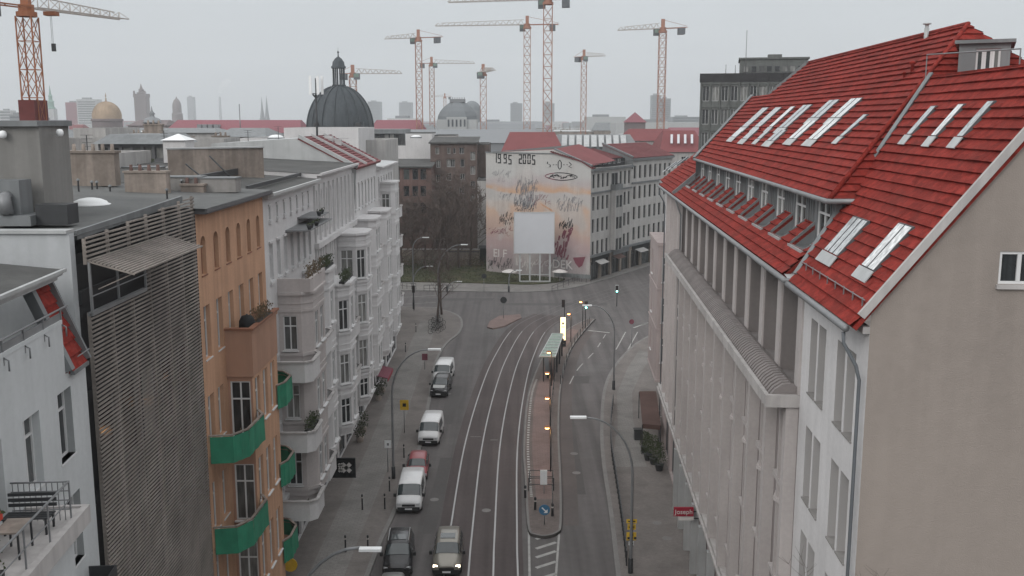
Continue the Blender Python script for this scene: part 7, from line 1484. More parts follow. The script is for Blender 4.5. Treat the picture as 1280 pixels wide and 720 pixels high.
# ================================================================= vehicles
def vehicle(kind, paint, label, group, loc, rot, lights=False, extras=(), name='parked_car'):
    if kind == 'van':
        S = [(-2.42, .86, .88, .76, .36, 1.05, 1.82), (-2.34, .93, .94, .81, .30, 1.08, 1.93), (-1.0, .95, .955, .82, .28, 1.08, 1.97), (.75, .95, .955, .82, .28, 1.08, 1.95), (1.08, .95, .955, .80, .28, 1.08, 1.88), (1.86, .945, .93, .84, .28, 1.08, 1.20), (2.28, .92, .89, .76, .28, .90, 1.02), (2.42, .84, .80, .62, .36, .74, .84)]
        wi, si = (4, 5), [(1, 2), (2, 3), (3, 4)] ; L = 2.42; wx = (-1.45, 1.5); hz_ = .80
    elif kind == 'suv':
        S = [(-2.25, .84, .84, .66, .42, 1.0, 1.35), (-2.12, .92, .92, .70, .34, 1.04, 1.62), (-1.2, .93, .93, .70, .32, 1.04, 1.70), (.1, .93, .93, .70, .32, 1.02, 1.69), (.42, .93, .93, .69, .32, 1.01, 1.63), (1.12, .93, .91, .78, .32, .98, 1.10), (1.95, .90, .85, .70, .34, .85, .96), (2.25, .78, .74, .5, .42, .66, .76)]
        wi, si = (4, 5), [(1, 2), (2, 3), (3, 4)]; L = 2.25; wx = (-1.38, 1.38); hz_ = .74
    else:
        S = [(-2.1, .80, .80, .62, .36, .88, 1.05), (-1.95, .87, .87, .62, .30, .92, 1.30), (-1.1, .88, .88, .62, .28, .93, 1.44), (.1, .88, .88, .62, .28, .91, 1.45), (.35, .88, .88, .61, .28, .90, 1.41), (1.1, .88, .86, .74, .28, .86, .97), (1.85, .85, .80, .64, .30, .74, .84), (2.1, .74, .70, .48, .36, .58, .66)]
        wi, si = (4, 5), [(1, 2), (2, 3), (3, 4)]; L = 2.1; wx = (-1.28, 1.32); hz_ = .64
    o = bpy.data.objects.new(name, None); COL.objects.link(o); o.location = (0, 0, 0); ROOT[o.name] = Vector((0, 0, 0)); tag(o, label, 'van' if kind == 'van' else 'car', group)
    def ring(s):
        x, a, b, c, z0, z1, z2 = s; h = [(0, z0), (a * .9, z0), (a, z0 + .10), (a + .015, (z0 + z1) / 2), (b, z1), (c + .02, z2 - .09), (c * .93, z2 - .02), (c * .6, z2 + .015)]
        pts = h + [(0, z2 + .025)] + [(-y, z) for y, z in h[:0:-1]]; return [(x, y, z) for y, z in pts]
    rings = [ring(s) for s in S]; n = len(rings[0]); m = MB(); pts = [p for r in rings for p in r]; f = []
    for i in range(len(rings) - 1):
        for k in range(n): f.append((i * n + k, i * n + (k + 1) % n, (i + 1) * n + (k + 1) % n, (i + 1) * n + k))
    f += [tuple(range(n))[::-1], tuple(range((len(rings) - 1) * n, len(rings) * n))]; m.add(pts, f, True); m.sm -= {len(m.f) - 1, len(m.f) - 2}
    m.build('body', paint, o)
    m = MB(); m.box((-L - .03, -.86, .30), (-L + .25, .86, .62)); m.box((L - .35, -.82, .24), (L + .04, .82, .54)); m.box((-L + .3, -S[3][1] + .03, .2), (L - .3, S[3][1] - .03, .36)); m.build('bumper', 'plastic_black', o)
    # windshield and windows slightly proud of the body
    A, B = rings[wi[0]], rings[wi[1]]; m = MB(); up = (.012, 0, .016); ks = list(range(5, n - 4)); lp = lambda a, b, t: tuple(a[i] + (b[i] - a[i]) * t + up[i] for i in range(3))
    lerp = lambda a, b, t: tuple(a[i] + (b[i] - a[i]) * t for i in range(3))
    pa = [lp(A[k], B[k], .05) for k in ks]; pb = [lp(A[k], B[k], .93) for k in ks]; nk = len(ks); m.add(pa + pb, [(i, i + 1, nk + i + 1, nk + i) for i in range(nk - 1)])
    m.build('windshield', 'car_glass', o)
    for sgn, (kb, kt) in ((1, (4, 5)), (-1, (n - 4, n - 5))):
        for (i, j) in (si if kind != 'van' else si[1:]):
            a, b = rings[i], rings[j]; c4 = [a[kb], b[kb], b[kt], a[kt]]; cc = [sum(p[t] for p in c4) / 4 for t in range(3)]; m = MB(); m.quad(*[tuple(cc[t] + (p[t] - cc[t]) * (.9 if t == 0 else .8) + (sgn * .014 if t == 1 else 0) + ((p[1] - cc[1]) * .2 if t == 1 else 0) for t in range(3)) for p in c4]); m.build('side_window', 'car_glass', o)
        c4 = [rings[wi[0]][kb], rings[wi[1]][kb], rings[wi[0]][kt]]; cc = [sum(p[t] for p in c4) / 3 for t in range(3)]; m = MB(); m.quad(*[tuple(cc[t] + (p[t] - cc[t]) * .75 + (sgn * .016 if t == 1 else 0) for t in range(3)) for p in c4]); m.build('side_window', 'car_glass', o)
        wz = MB(); z_ = S[4][5]; wz.box((S[5][0] - .3, min(sgn * .96, sgn * 1.16), z_ + .0), (S[5][0] - .14, max(sgn * .96, sgn * 1.16), z_ + .22)); wz.build('wing_mirror', 'plastic_black', o)
        h_ = MB(); zc_ = hz_; h_.lathe((0, 0, 0), [(0, 0)], 3) if False else None; x_ = S[-2][0] + .10; h_.add([(x_ - .02, sgn * .84, zc_ + .06), (x_ + .09, sgn * .60, zc_ + .05), (x_ + .11, sgn * .60, zc_ - .10), (x_ + .02, sgn * .86, zc_ - .10)], [(0, 1, 2, 3)])
        h_.box((x_ - .05, min(sgn * .58, sgn * .80), zc_ - .10), (x_ + .10, max(sgn * .58, sgn * .80), zc_ + .03)); h_.build('headlight', 'headlight_on' if lights else 'headlight_off', o)
        for x in wx:
            w = MB(); yy = sgn * (S[3][1] - .10); c = (x, yy, .33); R_ = .33; ring_ = lambda r, y: [(x + r * cos(2 * pi * k / 16), y, .33 + r * sin(2 * pi * k / 16)) for k in range(16)]
            w.add(ring_(R_, yy - sgn * .12) + ring_(R_, yy + sgn * .10) + ring_(R_ * .62, yy + sgn * .125), [(k, (k + 1) % 16, 16 + (k + 1) % 16, 16 + k) for k in range(16)] + [(16 + k, 16 + (k + 1) % 16, 32 + (k + 1) % 16, 32 + k) for k in range(16)]); wt = w.build('wheel', 'tyre', o)
            w = MB(); w.add(ring_(R_ * .62, yy + sgn * .122) + [(x, yy + sgn * .135, .33)], [(k, (k + 1) % 16, 16) for k in range(16)]); w.build('rim', 'metal_grey', wt)
    m = MB(); g = S[-1][0]; m.box((g - .08, -.48, S[-1][5] - .14), (g + .03, .48, S[-1][5] + .02)); m.build('grille', 'plastic_black', o)
    m = MB(); m.box((L + .04, -.26, .36), (L + .06, .26, .47)); m.build('number_plate', 'lamp_white', o)
    m = MB(); x = -L - .005; zt = S[0][6]; zb = S[0][5]; m.quad((x, -.6, zb + .05), (x, .6, zb + .05), (x, .52, zt - .1), (x, -.52, zt - .1)); m.build('rear_window', 'car_glass', o)
    if 'rails' in extras:
        for s in (-1, 1): m = MB(); m.tube([(-1.8, s * .66, S[2][6] + .05), (.2, s * .66, S[3][6] + .06)], .025, 5); m.build('roof_rail', 'metal_light', o)
    if 'sunroof' in extras: m = MB(); m.box((-.75, -.48, S[2][6] + .02), (.05, .48, S[2][6] + .045)); m.build('sunroof', 'car_glass', o)
    if 'hood' in extras:
        m = MB(); a, b = rings[5], rings[6]; m.quad((a[8][0] + .05, -.66, a[8][2] + .01), (b[8][0] - .05, -.6, b[8][2] + .012), (b[8][0] - .05, .6, b[8][2] + .012), (a[8][0] + .05, .66, a[8][2] + .01)); m.build('hood', 'car_silver', o)
    o.location = loc; o.rotation_euler = (0, 0, rot); o.scale = (.94, .94, .94); ROOT[o.name] = Vector(loc); return o
def park(kind, paint, x, y, label, Ladd, hdg=0, **k):
    q = G(x, y); L = {'van': 2.42, 'suv': 2.25, 'hatch': 2.1}[kind]; a = -pi / 2 + radians(hdg); c = Vector((q.x, q.y, 0)) - Vector((cos(a), sin(a), 0)) * L; c.z = .012
    return vehicle(kind, paint, label, k.pop('group', 'vehicles parked along the left kerb'), c, a, **k)
park('van', 'car_white', 510.5, 644, 'white van with black bumper parked before the red roofed car', 0, 1)
park('hatch', 'car_red', 520, 604, 'dull red car with pale windshield squeezed behind the white van', 0, 2)
park('van', 'car_white', 535, 559, 'white van standing alone in the middle of the kerb row', 0, -2)
park('suv', 'car_black', 547.5, 498, 'black car with silver bonnet parked before the farthest van', 0, -4, extras=('hood',))
park('van', 'car_white', 551, 481, 'farthest white van behind the silver bonneted car', 0, -4)
park('suv', 'car_black', 496, 726, 'black car with roof rails parked near the lamp head', 0, 3, extras=('rails', 'sunroof'))
park('hatch', 'car_silver', 486, 783, 'dark car with pale roof cut by the lower picture edge', 0, 3)
park('suv', 'car_beige', 558, 724, 'grey beige car with lit headlights driving on the lane beside the rails', 0, 1, group='moving cars', lights=True, extras=('sunroof',), name='moving_car')
# ================================================================= street lamps and poles
def lamp(px, py, hx, hy, label, group='tall curved street lamps', z=.12):
    b = G(px, py, z); 
    # head position: height found on the pole's own depth
    H_ = D(hx, hy, b.y); h = H_.z; dx = H_.x - b.x; o = thing('street_lamp', b, label, 'street lamp', group); m = MB(); sg = 1 if dx > 0 else -1; r = abs(dx)
    pts = [tuple(b), (b.x, b.y, b.z + 1.2), (b.x, b.y, h - r * 1.25)]
    for i in range(1, 9): t = pi / 2 * i / 8; pts.append((b.x + sg * r * (1 - cos(t)) , b.y, h - r * 1.25 + r * 1.25 * sin(t)))
    m.tube(pts, [.11, .10, .08] + [.07 - .003 * i for i in range(8)], 8); m.build('pole', 'metal_grey', o)
    m = MB(); e = Vector(pts[-1]); m.box((e.x - (.0 if sg > 0 else .95), e.y - .16, e.z - .03), (e.x + (.95 if sg > 0 else 0), e.y + .16, e.z + .07)); m.build('lamp_head', 'lamp_white', o)
    m = MB(); m.lathe(tuple(b), [(.15, 0), (.15, .9), (.11, .95)], 10); m.build('pole_base', 'metal_dark', o); return o
lamp(788, 716, 733, 522, 'nearest curved street lamp on the right kerb'); lamp(767, 487, 740, 382, 'curved lamp on the right kerb at the crossing')
lamp(492, 598, 535, 437, 'curved lamp on the left pavement arching over the parked vans'); lamp(517, 386, 528, 297, 'slim curved lamp at the corner of the white row'); lamp(548, 395, 576, 306, 'curved lamp rising beside the two thin street trees'); lamp(517, 383, 533, 333, 'lower arm lamp beside the slim corner lamp'); lamp(559, 365, 570, 352, 'low far lamp by the grass plot edge')
b = G(463, 687, 9.9); lb = Vector((b.x - 3.4, b.y + .2, .12)); o = thing('street_lamp', lb, 'lamp with pale head cut by the lower picture edge', 'street lamp', 'tall curved street lamps'); m = MB(); pts = [tuple(lb), (lb.x, lb.y, 6)] + [(lb.x + 3.0 * (1 - cos(pi / 2 * i / 8)), lb.y, 6 + 3.9 * sin(pi / 2 * i / 8)) for i in range(1, 9)]; m.tube(pts, .07, 8); m.build('pole', 'metal_grey', o); m = MB(); m.box((b.x - .45, b.y - .14, 9.86), (b.x + .45, b.y + .14, 9.97)); m.build('lamp_head', 'lamp_white', o)
o = lamp(636, 365, 645, 338, 'pale headed lamp before the billboard posts')
# platform lamps
for i, (x, y) in enumerate(((684, 534), (684, 497), (684, 466), (686, 440), (711, 392), (726, 377))):
    h = G(x, y, 3.75); b = Vector((h.x + .28, h.y, .2)); o = thing('platform_lamp', b, ['nearest amber platform lamp', 'second amber platform lamp from the near end', 'third amber platform lamp from the near end, before the shelter', 'amber lamp over the green shelter roof', 'amber lamp beside the lit yellow column', 'farthest amber lamp by the green traffic light'][i], 'lamp', 'amber lamps along the tram platform')
    m = MB(); m.tube([tuple(b), (b.x, b.y, 3.7)], .055, 8); m.bar((b.x, b.y, 3.7), (h.x, h.y, 3.72), .05); m.build('pole', 'metal_dark', o); m = MB(); m.lathe((h.x, h.y, 3.6), [(0, 0), (.14, .03), (.17, .1), (.12, .16)], 10); m.build('lamp_glass', 'lamp_orange', o)
    m = MB(); m.lathe((h.x, h.y, 3.76), [(.26, 0), (.2, .07), (0, .1)], 10); m.build('lamp_shade', 'crane_orange', o)
    l = bpy.data.lights.new('platform_light', 'POINT'); l.energy = 14; l.color = (1, .5, .2); l.shadow_soft_size = .15; lo = bpy.data.objects.new('platform_light', l); COL.objects.link(lo); lo.location = Vector((h.x, h.y, 3.5)) - Vector(b); lo.parent = o
# platform fence along the right edge
rf_ = thing('platform_fence', (3.2, 75, .2), 'dark slim fence on the roadway side of the tram platform', 'fence'); fe = smooth([(3.05, 74), (3.3, 82), (3.7, 90), (4.2, 97)], 8); m = MB()
for a, b in zip(fe[:-1], fe[1:]): m.bar((*a, 1.15), (*b, 1.15), .05); m.bar((*a, .7), (*b, .7), .04)
m.build('rail', 'metal_dark', rf_)
for a in fe[::3]: m = MB(); m.bar((*a, .2), (*a, 1.18), .06); m.build('post', 'metal_dark', rf_)
fe = smooth([(5.0, 99), (6.6, 112), (8.6, 122), (10.3, 129.5)], 8); o = thing('platform_fence', (6, 110, .2), 'dark post railing along the far part of the tram island', 'fence'); m = MB()
for a, b in zip(fe[:-1], fe[1:]): m.bar((*a, 1.1), (*b, 1.1), .04)
m.build('rail', 'metal_dark', o)
for a in fe[::2]: m = MB(); m.bar((*a, .2), (*a, 1.15), .07); m.build('post', 'metal_dark', o)
# ---- tram shelter with green glass roof
sh_ = thing('tram_shelter', (3.7, 105, .2), 'tram stop shelter with pale green glass roof on the platform', 'shelter'); a0, a1 = G(674, 447, 2.75), G(694, 447, 2.75); b0, b1 = G(690, 418, 2.75), G(704, 418, 2.75)
m = MB(); m.slab([tuple(a0), tuple(a1), tuple(b1), tuple(b0)], Vector((0, 0, 1)), .08); m.build('roof', 'glass_green', sh_)
m = MB()
for k in range(9): p, q = a0.lerp(b0, k / 8), a1.lerp(b1, k / 8); m.bar((p.x, p.y, 2.86), (q.x, q.y, 2.86), .09, .07)
m.bar((a0.x, a0.y, 2.8), (b0.x, b0.y, 2.8), .08, .14); m.bar((a1.x, a1.y, 2.8), (b1.x, b1.y, 2.8), .08, .14); m.build('roof_beam', 'metal_light', sh_)
for k in range(4): p = a1.lerp(b1, k / 3); p2 = a0.lerp(a1, .55).lerp(b0.lerp(b1, .55), k / 3); m = MB(); m.bar((p.x - .1, p.y, .2), (p.x - .1, p.y, 2.75), .12); m.build('post', 'metal_dark', sh_)
m = MB(); p, q = a1, b1; m.slab([(p.x - .12, p.y, .35), (q.x - .12, q.y, .35), (q.x - .12, q.y, 2.4), (p.x - .12, p.y, 2.4)], Vector((-1, 0, 0)), .02); m.build('glass_wall', 'glass_dark', sh_)
m = MB(); p = a0.lerp(a1, .45); m.box((p.x, p.y + 1, .62), (p.x + .5, p.y + 9, .68)); [m.box((p.x + .1, p.y + 1.3 + 2.4 * k, .2), (p.x + .4, p.y + 1.4 + 2.4 * k, .62)) for k in range(4)]; m.build('bench', 'metal_dark', sh_)
m = MB(); m.bar((p.x - .3, p.y, .2), (p.x - .3, p.y, 2.75), .1); m.build('post', 'metal_dark', sh_)
# ---- lit column
q = G(703.5, 433, .2); ztc = D(703.5, 397, q.y).z; lc = thing('lit_column', q, 'tall glowing warm white stop sign column on the platform', 'sign column'); wc = .31
m = MB(); m.box((q.x - wc, q.y - .18, 1.0), (q.x + wc, q.y + .18, ztc)); m.build('lit_panel', 'column_lit', lc); m = MB(); [m.box((q.x - .18, q.y - .2, ztc - 1.15 - k * 1.0), (q.x + .18, q.y - .185, ztc - 1.05 - k * 1.0)) for k in range(4)]; [m.box((q.x - .13, q.y - .2, ztc - .8 - k * 1.0), (q.x + .13, q.y - .185, ztc - .55 - k * 1.0)) for k in (0, 2)]; m.build('pictograms', 'plaster_old', lc)
m = MB(); m.box((q.x - wc - .06, q.y - .16, .2), (q.x - wc - .002, q.y + .22, ztc + .06)); m.box((q.x + wc + .002, q.y - .16, .2), (q.x + wc + .06, q.y + .22, ztc + .06)); m.box((q.x - wc, q.y - .14, .2), (q.x + wc, q.y + .14, .99)); m.build('frame', 'metal_dark', lc)
# ---- traffic lights
def signal(px, py, base, label, col='signal_green', ped=False, h=None, hood=True):
    b = G(*base, .12); hd_ = D(px, py, b.y); o = thing('traffic_light', b, label, 'traffic light'); m = MB(); m.tube([tuple(b), (b.x, b.y, hd_.z + .4)], .06, 6); m.build('pole', 'metal_dark', o)
    m = MB(); m.box((hd_.x - .2, b.y - .3, hd_.z - .5), (hd_.x + .2, b.y - .07, hd_.z + .5)); hs = m.build('signal_head', 'plastic_black', o)
    if hood: m = MB(); m.box((hd_.x - .27, b.y - .10, hd_.z - .58), (hd_.x + .27, b.y - .065, hd_.z + .58)); m.build('backing_board', 'metal_light', hs)
    for k in range(3): m = MB(); m.lathe((0, 0, 0), [(.0, 0), (.13, 0)], 12, smooth=False); m.v = [Vector((hd_.x + v.x, b.y - .32, hd_.z + .32 - .32 * k + v.y)) for v in m.v]; m.build('lens', col if k == 2 else 'signal_off', hs)
    return o
signal(771, 361, (771, 383), 'green traffic light with white border far across the junction'); signal(732.5, 381, (731.5, 410), 'green traffic light at the far tip of the tram platform', hood=False); signal(704, 379, (705.5, 405), 'dark unlit traffic light left of the lit column', 'signal_off', hood=False); signal(517, 361, (517.5, 388), 'dark traffic light at the corner of the white row', 'signal_off', hood=False)
# ---- signs on poles
def pole_sign(px, py, by, label, shape='disc', col='sign_blue', size=.6, back=None, name='road_sign', extra=None):
    b = G(px, by, .12); c = D(px, py, b.y); o = thing(name, b, label, 'road sign'); m = MB(); m.tube([tuple(b), (b.x, b.y, c.z + size * .4)], .035, 6); m.build('pole', 'metal_grey', o); m = MB(); r = size / 2
    if shape == 'disc': m.add([(c.x + r * cos(t), b.y - .05, c.z + r * sin(t)) for t in [2 * pi * k / 18 for k in range(18)]] + [(c.x + r * cos(t), b.y - .07, c.z + r * sin(t)) for t in [2 * pi * k / 18 for k in range(18)]], [tuple(range(18, 36)), tuple(range(18))[::-1]] + [(k, (k + 1) % 18, 18 + (k + 1) % 18, 18 + k) for k in range(18)])
    else: m.box((c.x - r, b.y - .07, c.z - r * 1.2), (c.x + r, b.y - .05, c.z + r * 1.2))
    s = m.build('sign_plate', col, o)
    if extra: extra(o, c, b, r)
    return o
def arrow(o, c, b, r): m = MB(); y = b.y - .08; m.bar((c.x - r * .45, y, c.z + r * .45), (c.x + r * .3, y, c.z - r * .3), .01, r * .22); m.quad((c.x + r * .55, y - .004, c.z - r * .55), (c.x + r * .55, y - .004, c.z + r * .15), (c.x - r * .15, y - .004, c.z - r * .55)); m.build('arrow', 'lamp_white', o)
def arrow2(o, c, b, r): m = MB(); y = b.y - .08; m.bar((c.x, y, c.z - r * .5), (c.x, y, c.z + r * .5), r * .2, .01); m.bar((c.x - r * .35, y - .003, c.z), (c.x + r * .35, y - .003, c.z), r * .2, .01); m.build('emblem', 'sign_yellow', o)
pole_sign(680.5, 637, 657, 'round blue keep right sign on the near tip of the tram island', 'disc', 'sign_blue', .75, extra=arrow)
pole_sign(629.5, 375, 398, 'round dark sign on the small reddish traffic island', 'disc', 'metal_dark', .9); pole_sign(605, 345, 366, 'dark sign at the edge of the grass plot', 'disc', 'metal_dark', .8); pole_sign(789.5, 402, 433, 'dull red road sign on the right pavement by the crossing', 'disc', 'paint_maroon', .6)
pole_sign(505.5, 506, 541, 'yellow sign on a thin pole beside the farther vans', 'square', 'sign_yellow', .75, extra=lambda o, c, b, r: (lambda m: (m.box((c.x - r * .4, b.y - .085, c.z - r * .4), (c.x + r * .4, b.y - .075, c.z + r * .4)), m.build('pictogram', 'sign_black', o)))(MB()))
pole_sign(485, 555, 590, 'small white box sign beside the left lamp post', 'square', 'lamp_white', .5, extra=lambda o, c, b, r: (lambda m: (m.box((c.x - r * .3, b.y - .085, c.z - r * .4), (c.x + r * .3, b.y - .075, c.z + r * .4)), m.build('pictogram', 'metal_grey', o)))(MB()))
pole_sign(531, 446, 462, 'small white and red street notice near the far vans', 'square', 'paint_maroon', .6)
# tall blank white board on platform tip, railing around it
b = G(680, 617, .2); o = thing('notice_board', b, 'plain white slanted board in the platform railing', 'board'); m = MB(); t0 = D(679, 602, b.y); m.box((b.x - .28, b.y - .05, .9), (b.x + .22, b.y + .02, 2.0)); m.build('panel', 'lamp_white', o); m = MB(); m.bar((b.x, b.y, .2), (b.x, b.y, 1.2), .06); m.build('post', 'metal_grey', o)
o = thing('platform_railing', (2.2, 67.5, .2), 'grey railing closing the near end of the tram platform', 'railing'); a, b = G(661, 613, .2), G(692, 613, .2); c_, d_ = G(662, 603, .2), G(691, 603, .2)
m = MB()
for z in (.65, 1.15): m.bar((a.x, a.y, z), (b.x, b.y, z), .045); m.bar((a.x, a.y, z), (c_.x, c_.y, z), .045); m.bar((b.x, b.y, z), (d_.x, d_.y, z), .045); m.bar((c_.x, c_.y, z), (d_.x, d_.y, z), .045)
m.build('rail', 'metal_dark', o)
for p in (a, b, c_, d_, G(690.5, 622, .2), G(690.5, 633, .2), G(690, 645, .2)): m = MB(); m.bar((p.x, p.y, .2), (p.x, p.y, 1.17), .07); m.build('post', 'metal_dark', o)
m = MB(); p, q = G(690.5, 622, .2), G(690, 645, .2); m.bar((p.x, p.y, 1.1), (q.x, q.y, 1.1), .05); m.build('rail', 'metal_dark', o)
for i, (x, y) in enumerate(((656.5, 622), (669, 637), (690.5, 645))):
    p = G(x, y, .2); o = thing('bollard', p, ['dark bollard at the left edge of the near island tip', 'dark bollard left of the blue keep right sign', 'dark bollard right of the blue keep right sign'][i], 'bollard'); m = MB(); m.lathe(tuple(p), [(.09, 0), (.08, .8), (.10, .82), (.06, .92), (0, .94)], 10); m.build('post', 'metal_dark', o); m = MB(); m.lathe((p.x, p.y, p.z + .6), [(.087, 0), (.086, .1)], 10); m.build('band', 'paint_pale', o)
# right kerb railing with small pennant like infill
fe = [g for g in smooth([(7.0, 57), (7.3, 61.5), (7.55, 66), (7.85, 72), (8.15, 78), (8.8, 85), (9.7, 92)], 6)]; o = thing('kerb_fence', (7.3, 60, .12), 'long dark railing following the right kerb', 'fence'); m = MB()
for a, b in zip(fe[:-1], fe[1:]):
    m.bar((*a, 1.05), (*b, 1.05), .06); m.bar((*a, .4), (*b, .4), .04); m.bar((*a, .4), (*b, 1.05), .03); m.bar((*b, .4), (*a, 1.05), .03)
m.build('rail', 'metal_dark', o)
for a in fe[::1]: m = MB(); m.bar((*a, .12), (*a, 1.1), .07); m.build('post', 'metal_dark', o)
# traffic direction boards on the near right lamp post
o = thing('sign_cluster', G(787, 690, .12), 'stacked yellow and black diversion signs before the near right lamp post', 'road sign'); b = G(787.5, 712, .12); by = b.y - .25
o.location = (b.x, by, .12); ROOT[o.name] = Vector((b.x, by, .12))
m = MB(); m.bar((b.x, by, .12), (b.x, by, 3.9), .06); m.build('pole', 'metal_dark', o)
z1 = D(788, 651, by).z
for k, (dz, w_, h_, mt) in enumerate(((0, .62, .26, 'sign_yellow'), (-.36, .5, .34, 'sign_yellow'), (-.95, .58, .5, 'sign_yellow'), (-1.4, .3, .24, 'lamp_white'))):
    m = MB(); m.box((b.x - w_ / 2, by - .08, z1 + dz - h_ / 2), (b.x + w_ / 2, by - .055, z1 + dz + h_ / 2)); sp_ = m.build('sign_plate', mt, o)
    m = MB(); 
    if k == 2: [m.box((b.x - .24 + i * .2, by - .095, z1 + dz - .18 + (i % 2) * .2), (b.x - .1 + i * .2, by - .085, z1 + dz - .04 + (i % 2) * .2)) for i in range(3)]
    else: m.box((b.x - w_ * .35, by - .095, z1 + dz - .03), (b.x + w_ * .35, by - .085, z1 + dz + .03))
    m.build('pictogram', 'sign_black', sp_)
# red projecting shop sign, round cafe sign, other shop signs
def hsign(x0, y0, x1, y1, Y, label, mt, txt=None, tm='lamp_white'):
    a, b = D(x0, y1, Y), D(x1, y0, Y); o = thing('shop_sign', (b.x, Y, a.z), label, 'shop sign'); m = MB(); m.box((a.x, Y - .06, a.z), (b.x, Y + .06, b.z)); m.build('panel', mt, o)
    m = MB(); m.bar((b.x, Y, (a.z + b.z) / 2), (b.x + .5, Y, (a.z + b.z) / 2), .06); m.build('bracket', 'metal_dark', o)
    if txt: me = text_mesh(txt, (b.z - a.z) * .72); me.materials.append(M[tm]); t = newobj('lettering', me, o, Vector(((a.x + b.x) / 2, Y - .075, (a.z + b.z) / 2)) - Vector(o.location)); t.rotation_euler = (pi / 2, 0, 0)
    return o
YS = 55.5
hsign(842, 634, 867, 645, YS, 'dark red sign with pale script projecting from the shopfronts', 'sign_red', 'Joseph', 'paint_pale')
hsign(848, 646, 867, 650, YS + .02, 'thin pale strip sign under the red script sign', 'paint_pale')
hsign(816, 520.5, 827, 525, 84, 'small pale board sign under the round hanging sign', 'paint_pale', None)
q = D(820.5, 513, 84); o = thing('shop_sign', (q.x, 84, q.z), 'round pale hanging sign with a dark arch drawing', 'shop sign'); m = MB(); m.v = []; m.add([(q.x + .36 * cos(t), y_, q.z + .36 * sin(t)) for y_ in (83.95, 84.02) for t in [2 * pi * k / 18 for k in range(18)]], [tuple(range(18)), tuple(range(18, 36))] + [(k, (k + 1) % 18, 18 + (k + 1) % 18, 18 + k) for k in range(18)]); m.build('disc', 'paint_pale', o); m = MB(); [m.bar((q.x + .2 * cos(pi * k / 6), 83.93, q.z - .08 + .2 * sin(pi * k / 6)), (q.x + .2 * cos(pi * (k + 1) / 6), 83.93, q.z - .08 + .2 * sin(pi * (k + 1) / 6)), .05, .01) for k in range(6)]; m.box((q.x - .24, 83.92, q.z - .14), (q.x + .24, 83.94, q.z - .08)); m.build('emblem', 'sign_black', o)
# brown awning parasol with planters by the shops
a, b = G(799, 490, 2.6), G(816, 490, 2.6); c_, d_ = G(803, 531, 2.6), G(826, 533, 2.6); o = thing('awning', (a.x, a.y, 2.6), 'dark brown square canopy over the cafe tables by the right wall', 'awning'); m = MB(); m.slab([tuple(c_), tuple(d_), tuple(b + Vector((.3, 0, 0))), tuple(a)], Vector((0, 0, 1)), .08); m.slab([tuple(c_), tuple(d_), tuple(d_ - Vector((0, 0, .3))), tuple(c_ - Vector((0, 0, .3)))], Vector((0, 1, 0)), .04); m.build('canopy', 'canvas_brown', o)
for p in (a, b, c_, d_): m = MB(); m.bar((p.x, p.y, .12), (p.x, p.y, 2.6), .07); m.build('post', 'metal_dark', o)
for i, (x, y, s) in enumerate(((810, 575, 1.0), (817, 580, 1.15), (824, 588, 1.1), (806, 566, .8))):
    p = G(x, y, .12); o = thing('potted_shrub', p, ['dark potted shrub second from the cafe canopy', 'dark potted shrub in the middle by the shop wall', 'tallest dark potted shrub touching the shop wall', 'smallest potted shrub nearest the cafe canopy'][i], 'potted shrub', 'potted shrubs in front of the right shops'); m = MB(); m.lathe(tuple(p), [(.25, 0), (.36, .5), (.38, .52), (.32, .54), (0, .5)], 12); m.build('pot', 'metal_dark', o)
    m = MB(); rnd = random.Random(i + 9)
    for j in range(420): t = rnd.uniform(0, 6.28); zz = .6 + rnd.random() * 1.5 * s; r = .55 * s * sqrt(rnd.random()) * (1.2 - (zz - .6) / 2.2); k_ = rnd.uniform(.06, .12); u_ = rnd.uniform(0, 6.28); c = (p.x + r * cos(t), p.y + r * sin(t), p.z + zz); m.quad(c, (c[0] + k_ * cos(u_), c[1] + k_ * sin(u_), c[2] + k_ * .4), (c[0] + k_ * .3, c[1], c[2] + k_))
    m.build('foliage', 'leaf_dark', o)
o = thing('litter_bin', G(797, 549, .12), 'dark square bin on the pavement by the cafe', 'bin'); p = ROOT[o.name]; m = MB(); m.box((p.x - .3, p.y - .3, .12), (p.x + .3, p.y + .3, .95)); m.build('body', 'metal_dark', o); m = MB(); m.box((p.x - .34, p.y - .34, .95), (p.x + .34, p.y + .34, 1.05)); m.build('lid', 'plastic_black', o)
# plants along the left houses
for i, (x, y) in enumerate(((450, 552), (449, 540), (464, 490), (459, 500))):
    p = G(x, y, .12); p.x = max(p.x, XL + .8) if p.x < XL + .8 else p.x; o = thing('potted_shrub', p, ['nearer round shrub at the foot of the white row', 'second round shrub at the foot of the white row', 'farthest shrub by the red cafe awning', 'dark shrub before the far house doors'][i], 'potted shrub'); m = MB(); m.lathe(tuple(p), [(.28, 0), (.34, .45), (0, .42)], 12); m.build('pot', 'plaster_old', o); m = MB(); rnd = random.Random(i + 90)
    for j in range(320): t = rnd.uniform(0, 6.28); zz = .45 + rnd.random() * 1.3; r = .5 * sqrt(rnd.random()); k_ = rnd.uniform(.06, .12); u_ = rnd.uniform(0, 6.28); c = (p.x + r * cos(t), p.y + r * sin(t), p.z + zz); m.quad(c, (c[0] + k_ * cos(u_), c[1] + k_ * sin(u_), c[2] + k_ * .4), (c[0] + k_ * .3, c[1], c[2] + k_))
    m.build('foliage', 'leaf_dark', o)
